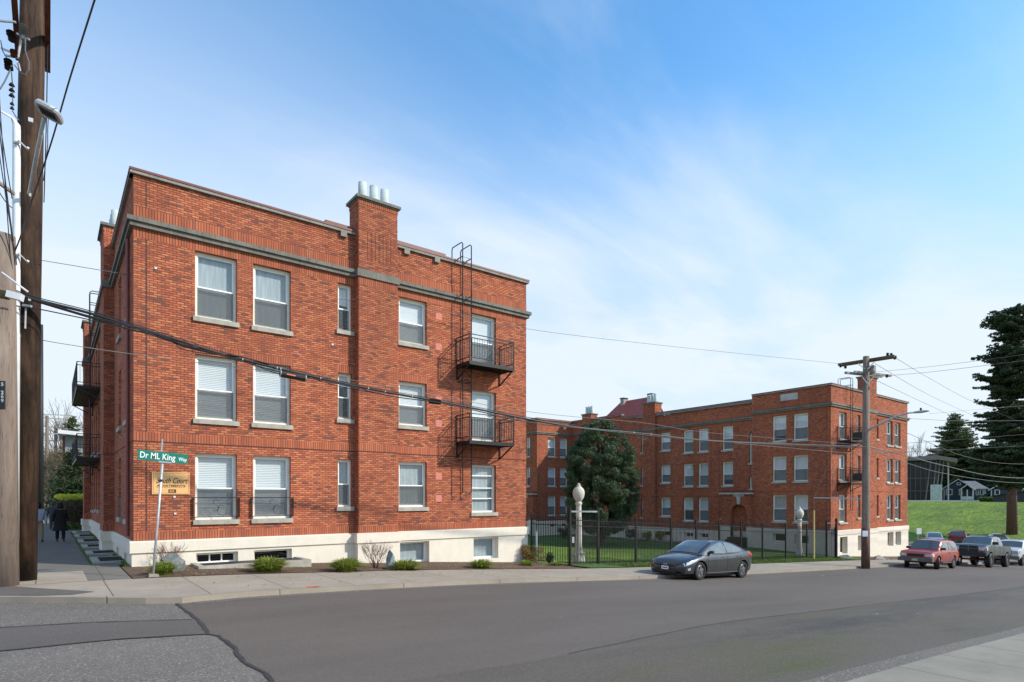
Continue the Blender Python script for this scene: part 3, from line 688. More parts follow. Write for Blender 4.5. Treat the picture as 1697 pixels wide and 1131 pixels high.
SEAM = sorted([(onG(x, y).x, onG(x, y).y) for x, y in ((870, 1085), (1000, 1060), (1199, 1022), (1439, 996), (1640, 976))])
seamY = lambda x: float(np.interp(x, [2.0]+[s[0] for s in SEAM], [SEAM[0][1]+.1]+[s[1] for s in SEAM]))
sheet('near_lane', [2.05] + list(np.arange(3, 180, 1.0)), C_(3.80), seamY, RZ+.004, 'asphalt_lane')
ribbon('lane_seam', [(x, seamY(x)) for x in [6, 7, 8, 10, 12, 14, 17, 20, 24, 30, 40, 60, 90]], .03, 'sealant', RZ+.008, .5, 4, 9)
sheet('gutter', [2.3, 3.2] + list(np.arange(4, 178, 1.0)), lambda x: kerbY(x)-.30, lambda x: kerbY(x)+.01, RZ+.004, 'asphalt_old')
ribbon('crack_sealant', pts, .058, 'sealant', RZ+.010, .45, 7, 3)
ribbon('crack_sealant', [(p[0], p[1]) for p in P_][0:4], .045, 'sealant', RZ+.012, .3, 6, 5)
ribbon('crack_sealant', [(p[0], p[1]) for p in Q_][0:4], .045, 'sealant', RZ+.012, .3, 6, 6)
# far pavement, its corner, the pavement running back along the left side of the block
BACK = 17.25
sheet('pavement', [-2.6, -2.3, -1.6, -.8, 0, .65, 1.5, 1.8, 2.1, 2.6, 3.2] + list(np.arange(4, 178, 1.0)), lambda x: kerbY(x)+.15, lambda x: BACK if x < 1.75 else 17.25 + (.15 if 16 < x < 17 else 0), 0., 'pavement')
sheet('side_pavement', fr(-2.45, 1.60, 6), C_(BACK), C_(140), 0., 'pavement_dark', 20)  # darker tone than the front pavement
mb = MB()                                                  # lighter slab at the corner
for x0, x1 in ((-2.2, -1.2), (-1.2, -.2), (-.2, .72)):
    mb.quad((x0, 17.2, gz(x0)+.004), (x1, 17.2, gz(x1)+.004), (x1, 19.75, gz(x1)+.004), (x0, 19.75, gz(x0)+.004))
tag(mb.build('corner_slab', 'pavement'), kind='structure')
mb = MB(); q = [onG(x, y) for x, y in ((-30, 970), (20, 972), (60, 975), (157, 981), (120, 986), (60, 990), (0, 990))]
mb.poly([(p.x, max(p.y, kerbY(p.x)+.2), gz(p.x)+.006) for p in q]); tag(mb.build('dark_corner_patch', 'asphalt_patch'), kind='structure')  # dark flat patch laid over the corner pavement
# kerb: a real step
mb = MB(); kp = [(-2.6, 150)] + KERB[:11] + [(24, 14.4), (30, 14.4), (36, 14.4), (48, 14.4), (60, 14.4), (80, 14.4), (120, 14.4), (178, 14.4)]
kk = []
for a, b in zip(kp, kp[1:]):
    n_ = max(1, int(math.hypot(b[0]-a[0], b[1]-a[1])/1.5))
    for i in range(n_): kk.append((a[0]+(b[0]-a[0])*i/n_, a[1]+(b[1]-a[1])*i/n_))
kk.append(kp[-1])
for a, b in zip(kk, kk[1:]):
    d = Vector((b[0]-a[0], b[1]-a[1])).normalized(); nx_, ny_ = -d.y*.152, d.x*.152
    za, zb = gz(a[0]), gz(b[0])
    mb.hexa([(a[0], a[1], za-.2), (b[0], b[1], zb-.2), (b[0]+nx_, b[1]+ny_, zb-.2), (a[0]+nx_, a[1]+ny_, za-.2),
             (a[0]+nx_*.12, a[1]+ny_*.12, za+.003), (b[0]+nx_*.12, b[1]+ny_*.12, zb+.003), (b[0]+nx_, b[1]+ny_, zb+.003), (a[0]+nx_, a[1]+ny_, za+.003)])
tag(mb.build('kerb', 'kerb_concrete'), kind='structure')
# near side: kerb, gritty edge, pavement
sheet('near_verge', [4] + list(np.arange(5, 120, 1.0)), C_(3.40), C_(3.81), -.10, 'asphalt_old')
sheet('near_pavement', [-3] + list(np.arange(2, 120, 1.0)), C_(-2.5), C_(3.41), -.045, 'pavement_near')
sheet('near_grass', [-3] + list(np.arange(2, 120, 1.0)), C_(-40), C_(-2.5), -.06, 'lawn')
# planting bed in front of the corner block and lawns
sheet('planting_bed', [1.62, 2.2, 3] + list(np.arange(4, 18, 1.0)), C_(17.24), lambda x: 20.35 if x < 16.7 else 18.9, .015, 'mulch', 4)
def yardz(x, y):
    k = min(max((y-19.5)/8, 0), 1); return (gz(x)+.02)*(1-k) + (-1.98)*k
mb = MB(); xs = list(np.arange(16.3, 44.9, 1.1)) + [44.9]; ys = [17.3, 18.3, 19.3, 20.5, 22, 24, 26, 28, 32, 38, 44, 50, 62]
for i in range(len(xs)-1):
    for j in range(len(ys)-1):
        if xs[i] < 16.5 and ys[j] < 18.5: continue
        mb.quad(*[(x, y, yardz(x, y)) for x, y in ((xs[i], ys[j]), (xs[i+1], ys[j]), (xs[i+1], ys[j+1]), (xs[i], ys[j+1]))])
tag(mb.build('courtyard_lawn', 'lawn', smooth=True), kind='structure')
sheet('building_verge', list(np.arange(44.9, 72, 1.5)), C_(17.25), C_(21.0), .01, 'mulch')
sheet('car_park', list(np.arange(60, 92, 2.0)), C_(14.6), lambda x: 30 if x < 84 else 27, .0, 'asphalt_old')
# a smudge of orange utility paint on the kerb top
mb = MB(); p = onG(525, 976); zt = gz(p.x)+.007
mb.poly([(p.x-.22, 14.02, zt), (p.x-.02, 13.99, zt), (p.x+.2, 14.03, zt), (p.x+.16, 14.16, zt), (p.x-.1, 14.2, zt)]); tag(mb.build('kerb_paint_mark', 'paint_orange'), kind='structure')
# sprays of grass standing in the lawn edge and the joints
def grass(name, pts, n, h, mat, seed):
    rg = np.random.RandomState(seed); P = []
    for k in range(n):
        a, b = pts[rg.randint(len(pts)-1)], None
    return P

# ================================================================ APARTMENT BUILDINGS
SILL = (1.26, 4.32, 7.41); TOP = (3.30, 6.29, 9.42)
class Block:
    def __init__(s, root, dz, far=False):
        s.r = root; s.dz = dz; s.brick = 'brick'
        s.wall = MB(); s.plinth = MB(); s.cor = MB(); s.cop = MB(); s.flash = MB(); s.grv = MB(); s.room = MB(); s.bands = {}
        s.ch = None
    def band(s, F, a0, a1, z0, z1, d0, d1=.01):
        mb = MB(); mb.uvz = z0 - .03; s.bands[len(s.bands)] = mb
        F.box(mb, a0, a1, z0, z1, d0, d1)
    def face(s, F, a0, a1, ops=(), bops=(), zb=-1.6, ext=(0, 0), top=11.2, proud=0., corners=(0, 0), lintels=(), cop=True, roofup=0., trims=True):
        """brick skin with its string courses; ext = how far cornice/coping run past the ends"""
        z = s.dz; p = -proud
        wall(s.wall, F, a0, a1, .70+z, top+z, ops, d=p, room=s.room)
        wall(s.plinth, F, a0-.05*bool(ext[0]), a1+.05*bool(ext[1]), zb+z, .36+z, bops, d=p-.05, depth=.38, room=s.room)
        e0 = .10 if ext[0] else 0; e1 = .10 if ext[1] else 0
        pts = lambda za, zc, da, dc: F.box(s.plinth, a0-e0, a1+e1, za, zc, da, dc)
        s.plinth.hexa([F.P(a0-e0, .36+z, p-.10), F.P(a1+e1, .36+z, p-.10), F.P(a1+e1, .36+z, p), F.P(a0-e0, .36+z, p),
                       F.P(a0-e0, .66+z, p-.10), F.P(a1+e1, .66+z, p-.10), F.P(a1+e1, .704+z, p-.002), F.P(a0-e0, .704+z, p-.002)])
        if not trims: return
        s.band(F, a0, a1, .705+z, .955+z, p-.014)
        cuts = []
        s.band(F, a0, a1, 3.59+z, 3.85+z, p-.010)
        F.box(s.grv, a0, a1, 3.565+z, 3.589+z, p-.004, p+.01)
        s.band(F, a0, a1, 9.425+z, 9.699+z, p-.006)
        for (q0, q1) in ((0, 1),):
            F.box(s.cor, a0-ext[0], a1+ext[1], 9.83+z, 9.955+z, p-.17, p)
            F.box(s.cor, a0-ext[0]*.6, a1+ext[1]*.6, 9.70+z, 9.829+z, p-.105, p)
        s.band(F, a0, a1, 10.02+z, 10.30+z, p-.012)
        F.box(s.grv, a0, a1, 11.06+z, 11.075+z, p-.004, p+.01)
        for (A, B, zt) in lintels: s.band(F, A-.08, B+.08, zt+z, zt+.26+z, p-.006)
        if cop:
            t = top+z
            F.box(s.cop, a0-ext[0]*.55, a1+ext[1]*.55, t, t+.085, p-.09, p+.30)
            F.box(s.flash, a0-ext[0]*.65, a1+ext[1]*.65, t+.0865, t+.15, p-.11, p+.32)
    def finish(s, name_wall='wall'):
        s.wall.build('wall', s.brick, s.r)
        for n_, mb, mt in (('plinth', s.plinth, 'plaster'), ('cornice', s.cor, 'cornice_stone'), ('coping', s.cop, 'coping_grey'), ('roof_flashing', s.flash, 'flashing_red'), ('groove_shade_strip', s.grv, 'groove_shade'), ('room', s.room, 'interior_dark')):
            if mb.v: mb.build(n_, mt, s.r)
        for k, mb in s.bands.items(): mb.build('soldier_course', 'soldier', s.r)
def rows(A, B, dz=0., dsill=0., skip=(), top=TOP, sl=SILL): return [(A, B, sl[i]+dsill+dz, top[i]+dz) for i in range(3) if i not in skip]
def chimney(blk, F, a0, a1, proud, z1, depth=.8, pots=3, potr=.16, potz=.68, base=True, cap=.10):
    """stack projecting from the wall: three skins, cap, pots"""
    dz = blk.dz
    Fs0 = Face(F.P(a0, 0, 0), (F.n*-1.)) ; Fs0 = Face((F.P(a0, 0, 0).x, F.P(a0, 0, 0).y), (-F.n.x*-1*-1, 0)) if False else None
    mb = MB(); z = dz
    top = z1+dz
    # front skin
    if base:
        wall(blk.wall, F, a0, a1, .70+z, top, [], d=-proud)
        for aa in (a0, a1):
            blk.wall.quad(F.P(aa, .70+z, -proud), F.P(aa, .70+z, 0), F.P(aa, 10.6+z, 0), F.P(aa, 10.6+z, -proud))
        for (z0, zz1, d) in ((.705, .955, .014), (3.59, 3.85, .010), (9.425, 9.699, .006), (10.02, 10.02+.001, 0)):
            if d: blk.band(F, a0-d, a1+d, z0+z+.001, zz1+z+.001, -proud-d, 0.)
        F.box(blk.grv, a0-.004, a1+.004, 3.566+z, 3.590+z, -proud-.004, 0)
        F.box(blk.cor, a0-.06, a1+.06, 9.702+z, 9.957+z, -proud-.06, 0)
        F.box(blk.plinth, a0-.05, a1+.05, -1.9+z, .359+z, -proud-.05, -.02)
        F.box(blk.plinth, a0-.10, a1+.10, .359+z, .706+z, -proud-.10, -.02)
    else:
        wall(blk.wall, F, a0, a1, 9.7+z, top, [], d=-proud)
    # shaft above the parapet: sides and back
    zl = 10.6+z
    for aa in (a0, a1): blk.wall.quad(F.P(aa, zl, -proud), F.P(aa, zl, depth-proud), F.P(aa, top, depth-proud), F.P(aa, top, -proud))
    blk.wall.quad(F.P(a0, zl, depth-proud), F.P(a1, zl, depth-proud), F.P(a1, top, depth-proud), F.P(a0, top, depth-proud))
    k = round(top-.17, 2)
    blk.band(F, a0-.015, a1+.015, top-.17, top-.03, -proud-.015, depth-proud+.015)
    c = MB(); F.box(c, a0-.04, a1+.04, top-.03, top+.02, -proud-.04, depth-proud+.04); F.box(c, a0-cap, a1+cap, top+.02, top+.115, -proud-cap, depth-proud+cap)
    ch = c.build('chimney_cap', 'cornice_stone', blk.r, origin=F.P((a0+a1)/2, top, 0))
    for i in range(pots):
        a = a0 + (a1-a0)*((i+.5)/pots*.86+.07) if pots > 1 else (a0+a1)/2
        p = F.P(a, top+.115, depth/2-proud); pb = MB()
        pb.lathe([(potr*1.02, -.02), (potr, .05), (potr*.92, potz), (potr*.80, potz), (potr*.80, potz-.25)], p, 18)
        pb.build('chimney_pot', 'pot_clay', ch, smooth=True)
    return Fs0
def arch(mb, F, A, B, zs, zt, d, depth, m=0, seg=12):
    """fill the corners of a rectangular hole so that it reads as a round arch springing at zs"""
    r = (B-A)/2; c = (A+B)/2; pts = [(c-r*math.cos(math.pi*k/seg), zs+(zt-zs)*math.sin(math.pi*k/seg)) for k in range(seg+1)]
    for (x0, z0), (x1, z1) in zip(pts, pts[1:]):
        mb.quad(F.P(x0, z0, d), F.P(x1, z1, d), F.P(x1, zt+.001, d), F.P(x0, zt+.001, d), m)
        mb.quad(F.P(x0, z0, d), F.P(x0, z0, d+depth), F.P(x1, z1, d+depth), F.P(x1, z1, d), m)
def arch_ring(mb, F, A, B, zs, zt, wd, d0, d1, seg=16, legs=0.):
    r = (B-A)/2; c = (A+B)/2; h = zt-zs
    P = [(c-r*math.cos(math.pi*k/seg), zs+h*math.sin(math.pi*k/seg), c-(r+wd)*math.cos(math.pi*k/seg), zs+(h+wd)*math.sin(math.pi*k/seg)) for k in range(seg+1)]
    for a, b in zip(P, P[1:]):
        mb.hexa([F.P(a[0], a[1], d0), F.P(b[0], b[1], d0), F.P(b[0], b[1], d1), F.P(a[0], a[1], d1), F.P(a[2], a[3], d0), F.P(b[2], b[3], d0), F.P(b[2], b[3], d1), F.P(a[2], a[3], d1)])

def balcony(parent, F, a0, a1, z, D, h=1.05, t=.10, bars=.115, ladder=None, solid=False):
    """iron fire-escape balcony: floor, railing, brackets"""
    fl = MB(); F.box(fl, a0, a1, z-t, z-t+.03, -D, -.02)
    for k in range(int(D/.16)): F.box(fl, a0+.03, a1-.03, z-t-.035, z-t-.001, -D+.06+k*.16, -D+.09+k*.16)
    F.box(fl, a0, a1, z-t-.04, z, -D-.012, -D-.001); F.box(fl, a0-.012, a0-.001, z-t-.04, z, -D, -.02); F.box(fl, a1+.001, a1+.012, z-t-.04, z, -D, -.02)
    o = fl.build('balcony', 'iron', parent, origin=F.P((a0+a1)/2, z, 0))
    r = MB(); b = lambda p, q, w_=.03: r.beam(p, q, w_, w_)
    for hh in (h, h-.14, .14):
        b(F.P(a0, z+hh, -D), F.P(a1, z+hh, -D)); b(F.P(a0, z+hh, -.02), F.P(a0, z+hh, -D)); b(F.P(a1, z+hh, -.02), F.P(a1, z+hh, -D))
    for aa in (a0, a1):
        for dd in (-D, -.03): b(F.P(aa, z-.1, dd), F.P(aa, z+h, dd), .04)
    n_ = int((a1-a0)/bars)
    for i in range(1, n_): b(F.P(a0+(a1-a0)*i/n_, z+.14, -D), F.P(a0+(a1-a0)*i/n_, z+h-.14, -D), .013)
    n_ = max(3, int(D/bars))
    for i in range(1, n_):
        for aa in (a0, a1): b(F.P(aa, z+.14, -D*i/n_), F.P(aa, z+h-.14, -D*i/n_), .013)
    r.build('railing', 'iron', o)
    for aa in (a0+.02, a1-.02):
        k = MB(); k.beam(F.P(aa, z-t, -.03), F.P(aa, z-.62, -.03), .05); k.beam(F.P(aa, z-.60, -.03), F.P(aa, z-t-.02, -D+.05), .045)
        k.build('bracket', 'iron', o)
    return o
def ladder(parent, F, a0, a1, zb, zt, d, loop=.55):
    m = MB()
    for a in (a0, a1):
        m.tube([F.P(a, zb, -d+.14), F.P(a, zb+.05, -d+.02), F.P(a, zb+.22, -d), F.P(a, zt, -d), F.P(a, zt+.60, -d), F.P(a, zt+.67, -d+.08), F.P(a, zt+.67, loop-.05), F.P(a, zt+.60, loop), F.P(a, zt, loop)], .022, 6)
        m.beam(F.P(a, zt+.1, -d), F.P(a, zt+.1, .35), .03)
        for zz_ in (9.9, 6.5, 3.4):
            if zb < zz_ + (zt-11.3) < zt: m.beam(F.P(a, zz_+(zt-11.3), -d), F.P(a, zz_+(zt-11.3), 0), .03)
    z = zb+.35
    while z < zt+.3: m.beam(F.P(a0, z, -d), F.P(a1, z, -d), .012); z += .32
    return m.build('ladder', 'iron', parent)

# ---------------------------------------------------------------- the near block
MX0, MX1, MY0, MY1 = 1.91, 16.34, 20.19, 44.4
mainb = thing('apartment_building', 'three-storey red brick apartment block on the street corner, nearest the camera', 'apartment building', (MX0, MY0, 0), group='red brick apartment blocks')
B = Block(mainb, 0.)
Ff = Face((MX0, MY0), (1, 0)); W = MX1-MX0
opsW = rows(1.58, 2.76) + rows(3.24, 4.42); opsN = rows(6.03, 6.54, dsill=.36, top=(3.29, 6.31, 9.42)); ops4 = rows(8.36, 9.54, dsill=.32)
opsD = [(11.61, 12.82, 1.33, 3.28), (11.61, 12.82, 4.25, 6.33), (11.61, 12.82, 7.30, 9.42)]
lint = [(a, b, 6.30) for a, b in ((1.58, 2.76), (3.24, 4.42), (6.03, 6.54), (8.36, 9.54), (11.61, 12.82))]
bops = [(1.60, 2.78, -.10, .27), (3.26, 4.44, -.14, .27), (8.38, 9.62, -.52, .29), (11.66, 12.9, -.56, .31)]
B.face(Ff, 0, W, opsW+opsN+ops4+opsD, bops, ext=(.17, .17), lintels=lint)
for i, o in enumerate(opsW): window(mainb, Ff, o, blind=[('blind', 1.), ('blind', 1.), ('curtain_sky', 1.), ('blind', 1.), ('blind', 1.), ('curtain_sky', 1.)][i])  # top-floor curtain grey stands in for sky reflected in the panes
for i, o in enumerate(opsN): window(mainb, Ff, o, blind=[('curtain_sky', 1.), ('shade_white', .28), ('shade_white', .42)][i])
for i, o in enumerate(ops4): window(mainb, Ff, o, blind=[('curtain_sky', 1.), ('blind', 1.), ('shade_white', .95)][i])
window(mainb, Ff, opsD[0], kind='bars', blind=('curtain_sky', 1.))
window(mainb, Ff, opsD[1], blind=('shade_white', .98), sill=False); window(mainb, Ff, opsD[2], blind=('shade_white', .98), sill=False)
for i, o in enumerate(bops): window(mainb, Ff, o, kind=['triple', 'dark', 'plain', 'plain'][i], rec=.20, blind=None if i < 2 else ('curtain_sky', 1.), sill=False, cas='frame_white')
# dark strips painted as the shadow line of the corner pilaster
for a0, a1 in ((0., .30),):
    Ff.box(B.grv, a1, a1+.035, .96, 9.42, -.002, .012); Ff.box(B.grv, a1, a1+.03, 10.31, 11.05, -.002, .012)
# balconies: wall at X 12.78..14.90
D1 = .95
for z, nm in ((7.22, 0), (4.16, 1)): balcony(mainb, Ff, 12.78-MX0, 14.92-MX0, z, D1, h=1.03)
ladder(mainb, Ff, 12.86-MX0, 13.27-MX0, 2.1, 11.33, .34, loop=.45)
chimney(B, Ff, 8.57-MX0, 10.06-MX0, .30, 12.42, depth=.80, pots=3)
# dark strips painted for shaded slots in chimney brickwork and grille
g = MB()
for k in range(7): Ff.box(g, 6.98+k*.15, 6.995+k*.15, 10.35, 11.35, -.306, -.29)
for k in range(6): Ff.box(g, 6.15+k*.095, 6.20+k*.095, 10.10, 10.25, -.004, .01)
g.build('slot_shade', 'groove_shade', mainb)
gr = MB(); Ff.box(gr, 6.10, 6.70, 10.07, 10.28, -.003, .01); gr.build('vent_grille', 'cornice_stone', mainb)
# little scupper blocks beneath the coping
for a in (6.1, 8.55, 9.85): s_ = MB(); Ff.box(s_, a, a+.22, 11.03, 11.199, -.10, 0); s_.build('scupper', 'coping_grey', mainb)
for a0, a1, h in ((5.6, 6.6, .14), (8.2, 10.4, .14)): fl = MB(); Ff.box(fl, a0, a1, 11.352, 11.352+h, .02, .36); fl.build('roof_flashing', 'flashing_red', mainb)
# pink repair plaques
for x, y in ((9.93, 8.98), (9.93, 7.80), (9.93, 5.72), (9.93, 4.83), (9.93, 2.78), (9.93, 1.92)):
    q = MB(); Ff.box(q, x, x+.27, y-.13, y+.13, -.006, .01); q.build('plaque', 'pink_plaque', mainb)
# spare wall anchors
q = MB()
for a, z in ((.52, 8.6), (1.0, 1.95), (1.02, 1.45), (7.0, 7.4), (6.9, 7.1), (5.8, 7.2)): Ff.box(q, a, a+.06, z, z+.05, -.03, 0)
q.build('wall_bracket', 'white_pvc', mainb)
# left side of the block, along the crossing street
Fl = Face((MX0, MY1), (0, -1)); LW = MY1-MY0
aY = lambda Y: MY1-Y
lops = []; lk = []
for Y0, Y1 in ((21.55, 22.5), (23.9, 24.85), (29.3, 30.25), (31.2, 32.1), (38.3, 39.3), (40.2, 41.1)): lops += rows(aY(Y1), aY(Y0))
for Y0, Y1 in ((34.6, 35.6), (36.6, 37.6)): lops += [(aY(Y1), aY(Y0), 1.33, 3.28), (aY(Y1), aY(Y0), 4.1, 6.3), (aY(Y1), aY(Y0), 7.15, 9.42)]
bl = [(aY(22.3), aY(21.5), -.02, .25), (aY(25.0), aY(24.2), -.02, .25), (aY(31.2), aY(30.4), -.02, .25), (aY(33.8), aY(33), -.02, .25)]
B.face(Fl, 0, LW, lops, bl, ext=(.17, 0), zb=-.6)
for o in lops: window(mainb, Fl, o, blind=('blind', 1.))
for o in bl: window(mainb, Fl, o, kind='dark', sill=False)
Fl.box(B.grv, LW-.33, LW-.30, .96, 9.42, -.002, .012)
# window guards on the ground floor of the left side
for Y0, Y1 in ((21.55, 22.5), (23.9, 24.85), (29.3, 30.25), (31.2, 32.1)):
    gd = MB(); Fl.box(gd, aY(Y1)+.02, aY(Y0)-.02, 1.30, 1.95, .02, .05); gd.build('window_guard', 'iron', mainb)
chimney(B, Fl, aY(28.35), aY(26.67), .32, 11.95, pots=3)
chimney(B, Fl, aY(43.7), aY(42.02), .32, 11.95, pots=3)
balcony(mainb, Fl, aY(40.0), aY(33.3), 7.02, .92); balcony(mainb, Fl, aY(40.0), aY(33.3), 3.78, .92)
ladder(mainb, Fl, aY(36.0), aY(35.6), 2.6, 11.33, .34)
dp = MB(); dp.tube([Fl.P(aY(21.15), .8, -.06), Fl.P(aY(21.15), 9.65, -.06)], .05, 8); dp.build('downpipe', 'red_metal', mainb)
# other two sides and the roof
Fb = Face((MX1, MY1), (-1, 0)); Fr = Face((MX1, MY0), (0, 1))
B.face(Fr, 0, LW, sum([rows(a, a+1.1) for a in (2, 5, 9, 13, 17, 21)], []), [], zb=-2.2, ext=(0, 0)); B.face(Fb, 0, W, [], [], zb=-1, ext=(.17, .17))
for a in (2, 5, 9, 13):
    for o in rows(a, a+1.1): window(mainb, Fr, o, screen=False)
B.finish()
rf = MB(); rf.box(MX0+.05, MX1-.05, MY0+.05, MY1-.05, 10.75, 10.85); rf.build('roof', 'roof_gravel', mainb)
# iron guards with a curled emblem on the two ground-floor windows at the corner
for A_, B_ in ((1.58, 2.76), (3.24, 4.42)):
    r = MB(); z0, z1 = 1.36, 1.95; d = -.06
    for z in (z0, z1): r.beam(Ff.P(A_-.06, z, d), Ff.P(B_+.06, z, d), .022)
    for a in (A_-.06, B_+.06):
        r.beam(Ff.P(a, z0, d), Ff.P(a, z1, d), .028); r.beam(Ff.P(a, z1, d), Ff.P(a, z1, 0), .02); r.beam(Ff.P(a, z0, d), Ff.P(a, z0, 0), .02)
        r.beam(Ff.P(a, z0, -.03), Ff.P(a, z1, -.03), .02)
    gdo = r.build('window_guard', 'iron', mainb, origin=Ff.P((A_+B_)/2, z0, 0))
    c = (A_+B_)/2; e = MB()
    S_ = [(.05, .50), (-.03, .54), (-.10, .48), (-.07, .39), (.02, .34), (.05, .26), (-.01, .19), (-.09, .21)]
    K_ = [(.20, .33), (.12, .36), (.04, .29), (.02, .18), (.07, .07), (.17, .03), (.25, .08)]
    for pp in (S_, K_): e.tube([Ff.P(c+x, z0+y, d-.004) for x, y in pp], .009, 5)
    e.build('curled_emblem', 'iron', gdo)

# ---------------------------------------------------------------- the twin block down the street
DZ = -1.15
twin = thing('apartment_building', 'red brick apartment block down the street, on the far side of the railed courtyard', 'apartment building', (44.53, 20.19, -2.3), group='red brick apartment blocks')
T = Block(twin, DZ)
TX0, TX1, TY0, TY1 = 44.53, 58.64, 20.19, 26.3
Tf = Face((TX0, TY0), (1, 0)); TW = TX1-TX0
mir = lambda a, b: (TW-b, TW-a)
o1 = rows(*mir(1.50, 2.68), dz=DZ) + rows(*mir(3.12, 4.30), dz=DZ); o2 = rows(*mir(5.95, 6.46), dz=DZ, dsill=.36); o4 = rows(*mir(8.55, 9.70), dz=DZ, dsill=.32)
od = rows(1.30, 2.52, dz=DZ)
oN = rows(4.30, 4.85, dz=DZ, dsill=.3)
ot = o1+o2+od+oN
bt = [(a, b, -2.05-.0, -.90) for a, b in (mir(1.50, 2.68), mir(3.12, 4.30))] + [(1.32, 2.54, -2.2, -.95), (4.3, 4.85, -2.1, -.95)]
T.face(Tf, 0, TW, ot, bt, zb=-3.0, ext=(.17, .17), lintels=[(a, b, 6.30) for a, b in (mir(1.5, 2.68), mir(3.12, 4.3), (1.3, 2.52), (4.3, 4.85))])
for o in ot: window(twin, Tf, o, rec=.16)
for o in bt: window(twin, Tf, o, kind='dark', sill=False, rec=.25)
chimney(T, Tf, 5.55, 7.05, .30, 12.42, pots=0)
balcony(twin, Tf, .95, 3.10, 6.10, .95); balcony(twin, Tf, .95, 3.10, 3.04, .95)
ladder(twin, Tf, 2.35, 2.72, 1.0, 10.18, .34)
for z in (6.75, 3.70):
    q = MB(); Tf.box(q, 2.95, 3.08, z-.55, z+.05, -.93, -.2); q.build('balcony_screen', 'trim_black', twin)
Tf.box(T.grv, .28, .31, .96+DZ, 9.42+DZ, -.002, .012); Tf.box(T.grv, TW-.31, TW-.28, .96+DZ, 9.42+DZ, -.002, .012)
dp = MB(); dp.tube([Tf.P(5.40, -.4, -.10), Tf.P(5.40, 8.4, -.10)], .06, 8); dp.build('downpipe', 'red_metal', twin)
# courtyard side, front part
Ts = Face((TX0, TY1), (0, -1)); aT = lambda Y: TY1-Y
oc = []
for x0, x1 in ((1280, 1302.8), (1314.8, 1339)):
    a = Ts.px(x0)[0]; b = Ts.px(x1)[0]; oc += rows(a, b, dz=DZ)
bc = [(Ts.px(1281)[0], Ts.px(1303)[0], -1.45, -.78), (Ts.px(1317)[0], Ts.px(1340)[0], -1.55, -.85)]
T.face(Ts, 0, TY1-TY0, oc, bc, zb=-2.2, ext=(0, 0), lintels=[(o[0], o[1], 6.30) for o in oc[1::3]])
for i, o in enumerate(oc): window(twin, Ts, o, blind=[('curtain_sky', 1.), ('shade_white', 1.), ('shade_white', .78), ('shade_white', .55), ('shade_white', 1.), ('shade_white', 1.)][i])
for o in bc: window(twin, Ts, o, kind='dark', sill=False, rec=.22)
Ts.box(T.grv, aT(20.50), aT(20.47), .96+DZ, 9.42+DZ, -.002, .012)
pl = MB(); a0 = Ts.px(1293.7)[0]; a1 = Ts.px(1322.3)[0]; Ts.box(pl, a0, a1, 9.35, 9.85, -.03, .02); pl.build('name_panel', 'panel_stone', twin)
Tn = Face((TX0+.2, TY1), (-1, 0)); Tr = Face((TX1, TY0), (0, 1)); Tb = Face((TX1, TY1), (-1, 0))
T.face(Tr, 0, 18, sum([rows(a, a+1.1, dz=DZ) for a in (2, 5, 9)], []), [], zb=-2.2)
T.finish()
rf = MB(); rf.box(TX0+.05, TX1-.05, TY0+.05, TY1+12, 9.55, 9.65); rf.box(TX0, TX0+.2, TY1, TY1+.02, -3, 10.05); rf.build('roof', 'roof_gravel', twin)
# courtyard side, middle part (slightly set back and lower)
DZ2 = -1.50
T2 = Block(twin, DZ2); X2 = 44.73
Tm = Face((X2, 40.2), (0, -1)); aM = lambda Y: 40.2-Y
om = []; kinds = []
for x0, x1, ds in ((1196.9, 1214.7, 0), (1157.3, 1173.7, 0), (1132.4, 1148.8, 0), (1095, 1111, .35)):
    a = Tm.px(x0)[0]; b = Tm.px(x1)[0]
    for i in range(3): om.append((a, b, SILL[i]+ds+DZ2+(.12 if i < 2 else .0), TOP[i]+DZ2+(.15 if i < 2 else .0)))
om = [o for i, o in enumerate(om) if i != 0]
an = Tm.px(1062.5)[0]; bn = Tm.px(1069.5)[0]; om += rows(an, bn, dz=DZ2, dsill=.3)
aa0 = Tm.px(1241.5)[0]; aa1 = Tm.px(1250)[0]+.12
oa = [(aa0, aa1, Tm.px(1245, 768)[1], Tm.px(1245, 714)[1]), (aa0, aa1, Tm.px(1245, 811)[1], Tm.px(1245, 790.6)[1])]
lw_ = (Tm.px(1195.5)[0], Tm.px(1202)[0], Tm.px(1198, 859.5)[1], Tm.px(1198, 823)[1])
bm2 = [(Tm.px(x0)[0], Tm.px(x1)[0], -1.55, -.72) for x0, x1 in ((1099, 1111), (1135, 1149), (1160, 1174))]
T2.face(Tm, 0, 40.2-TY1, om+oa+[lw_], bm2, zb=-1.5, ext=(0, 0))
for o in om: window(twin, Tm, o)
for o in oa+[lw_]: window(twin, Tm, o, sill=True, blind=('curtain_sky', 1.), screen=False)
for o in bm2: window(twin, Tm, o, kind='cross', sill=False, rec=.2, cas='frame_white')
arch(T2.wall, Tm, aa0, aa1, oa[0][3]-.5, oa[0][3], 0, .2)
for x in (1178, 1191.5): a = Tm.px(x)[0]; Tm.box(T2.grv, a, a+.04, .96+DZ2, 9.42+DZ2, -.002, .012)
chimney(T2, Tm, Tm.px(1068)[0], Tm.px(1087.7)[0], .20, 12.25, depth=.95, pots=3, potr=.17, potz=.80)
for x in (1066, 1101, 1107): s_ = MB(); a = Tm.px(x)[0]; Tm.box(s_, a, a+.22, 10.95+DZ2, 11.19+DZ2, -.10, 0); s_.build('scupper', 'panel_stone', twin)
T2.finish()
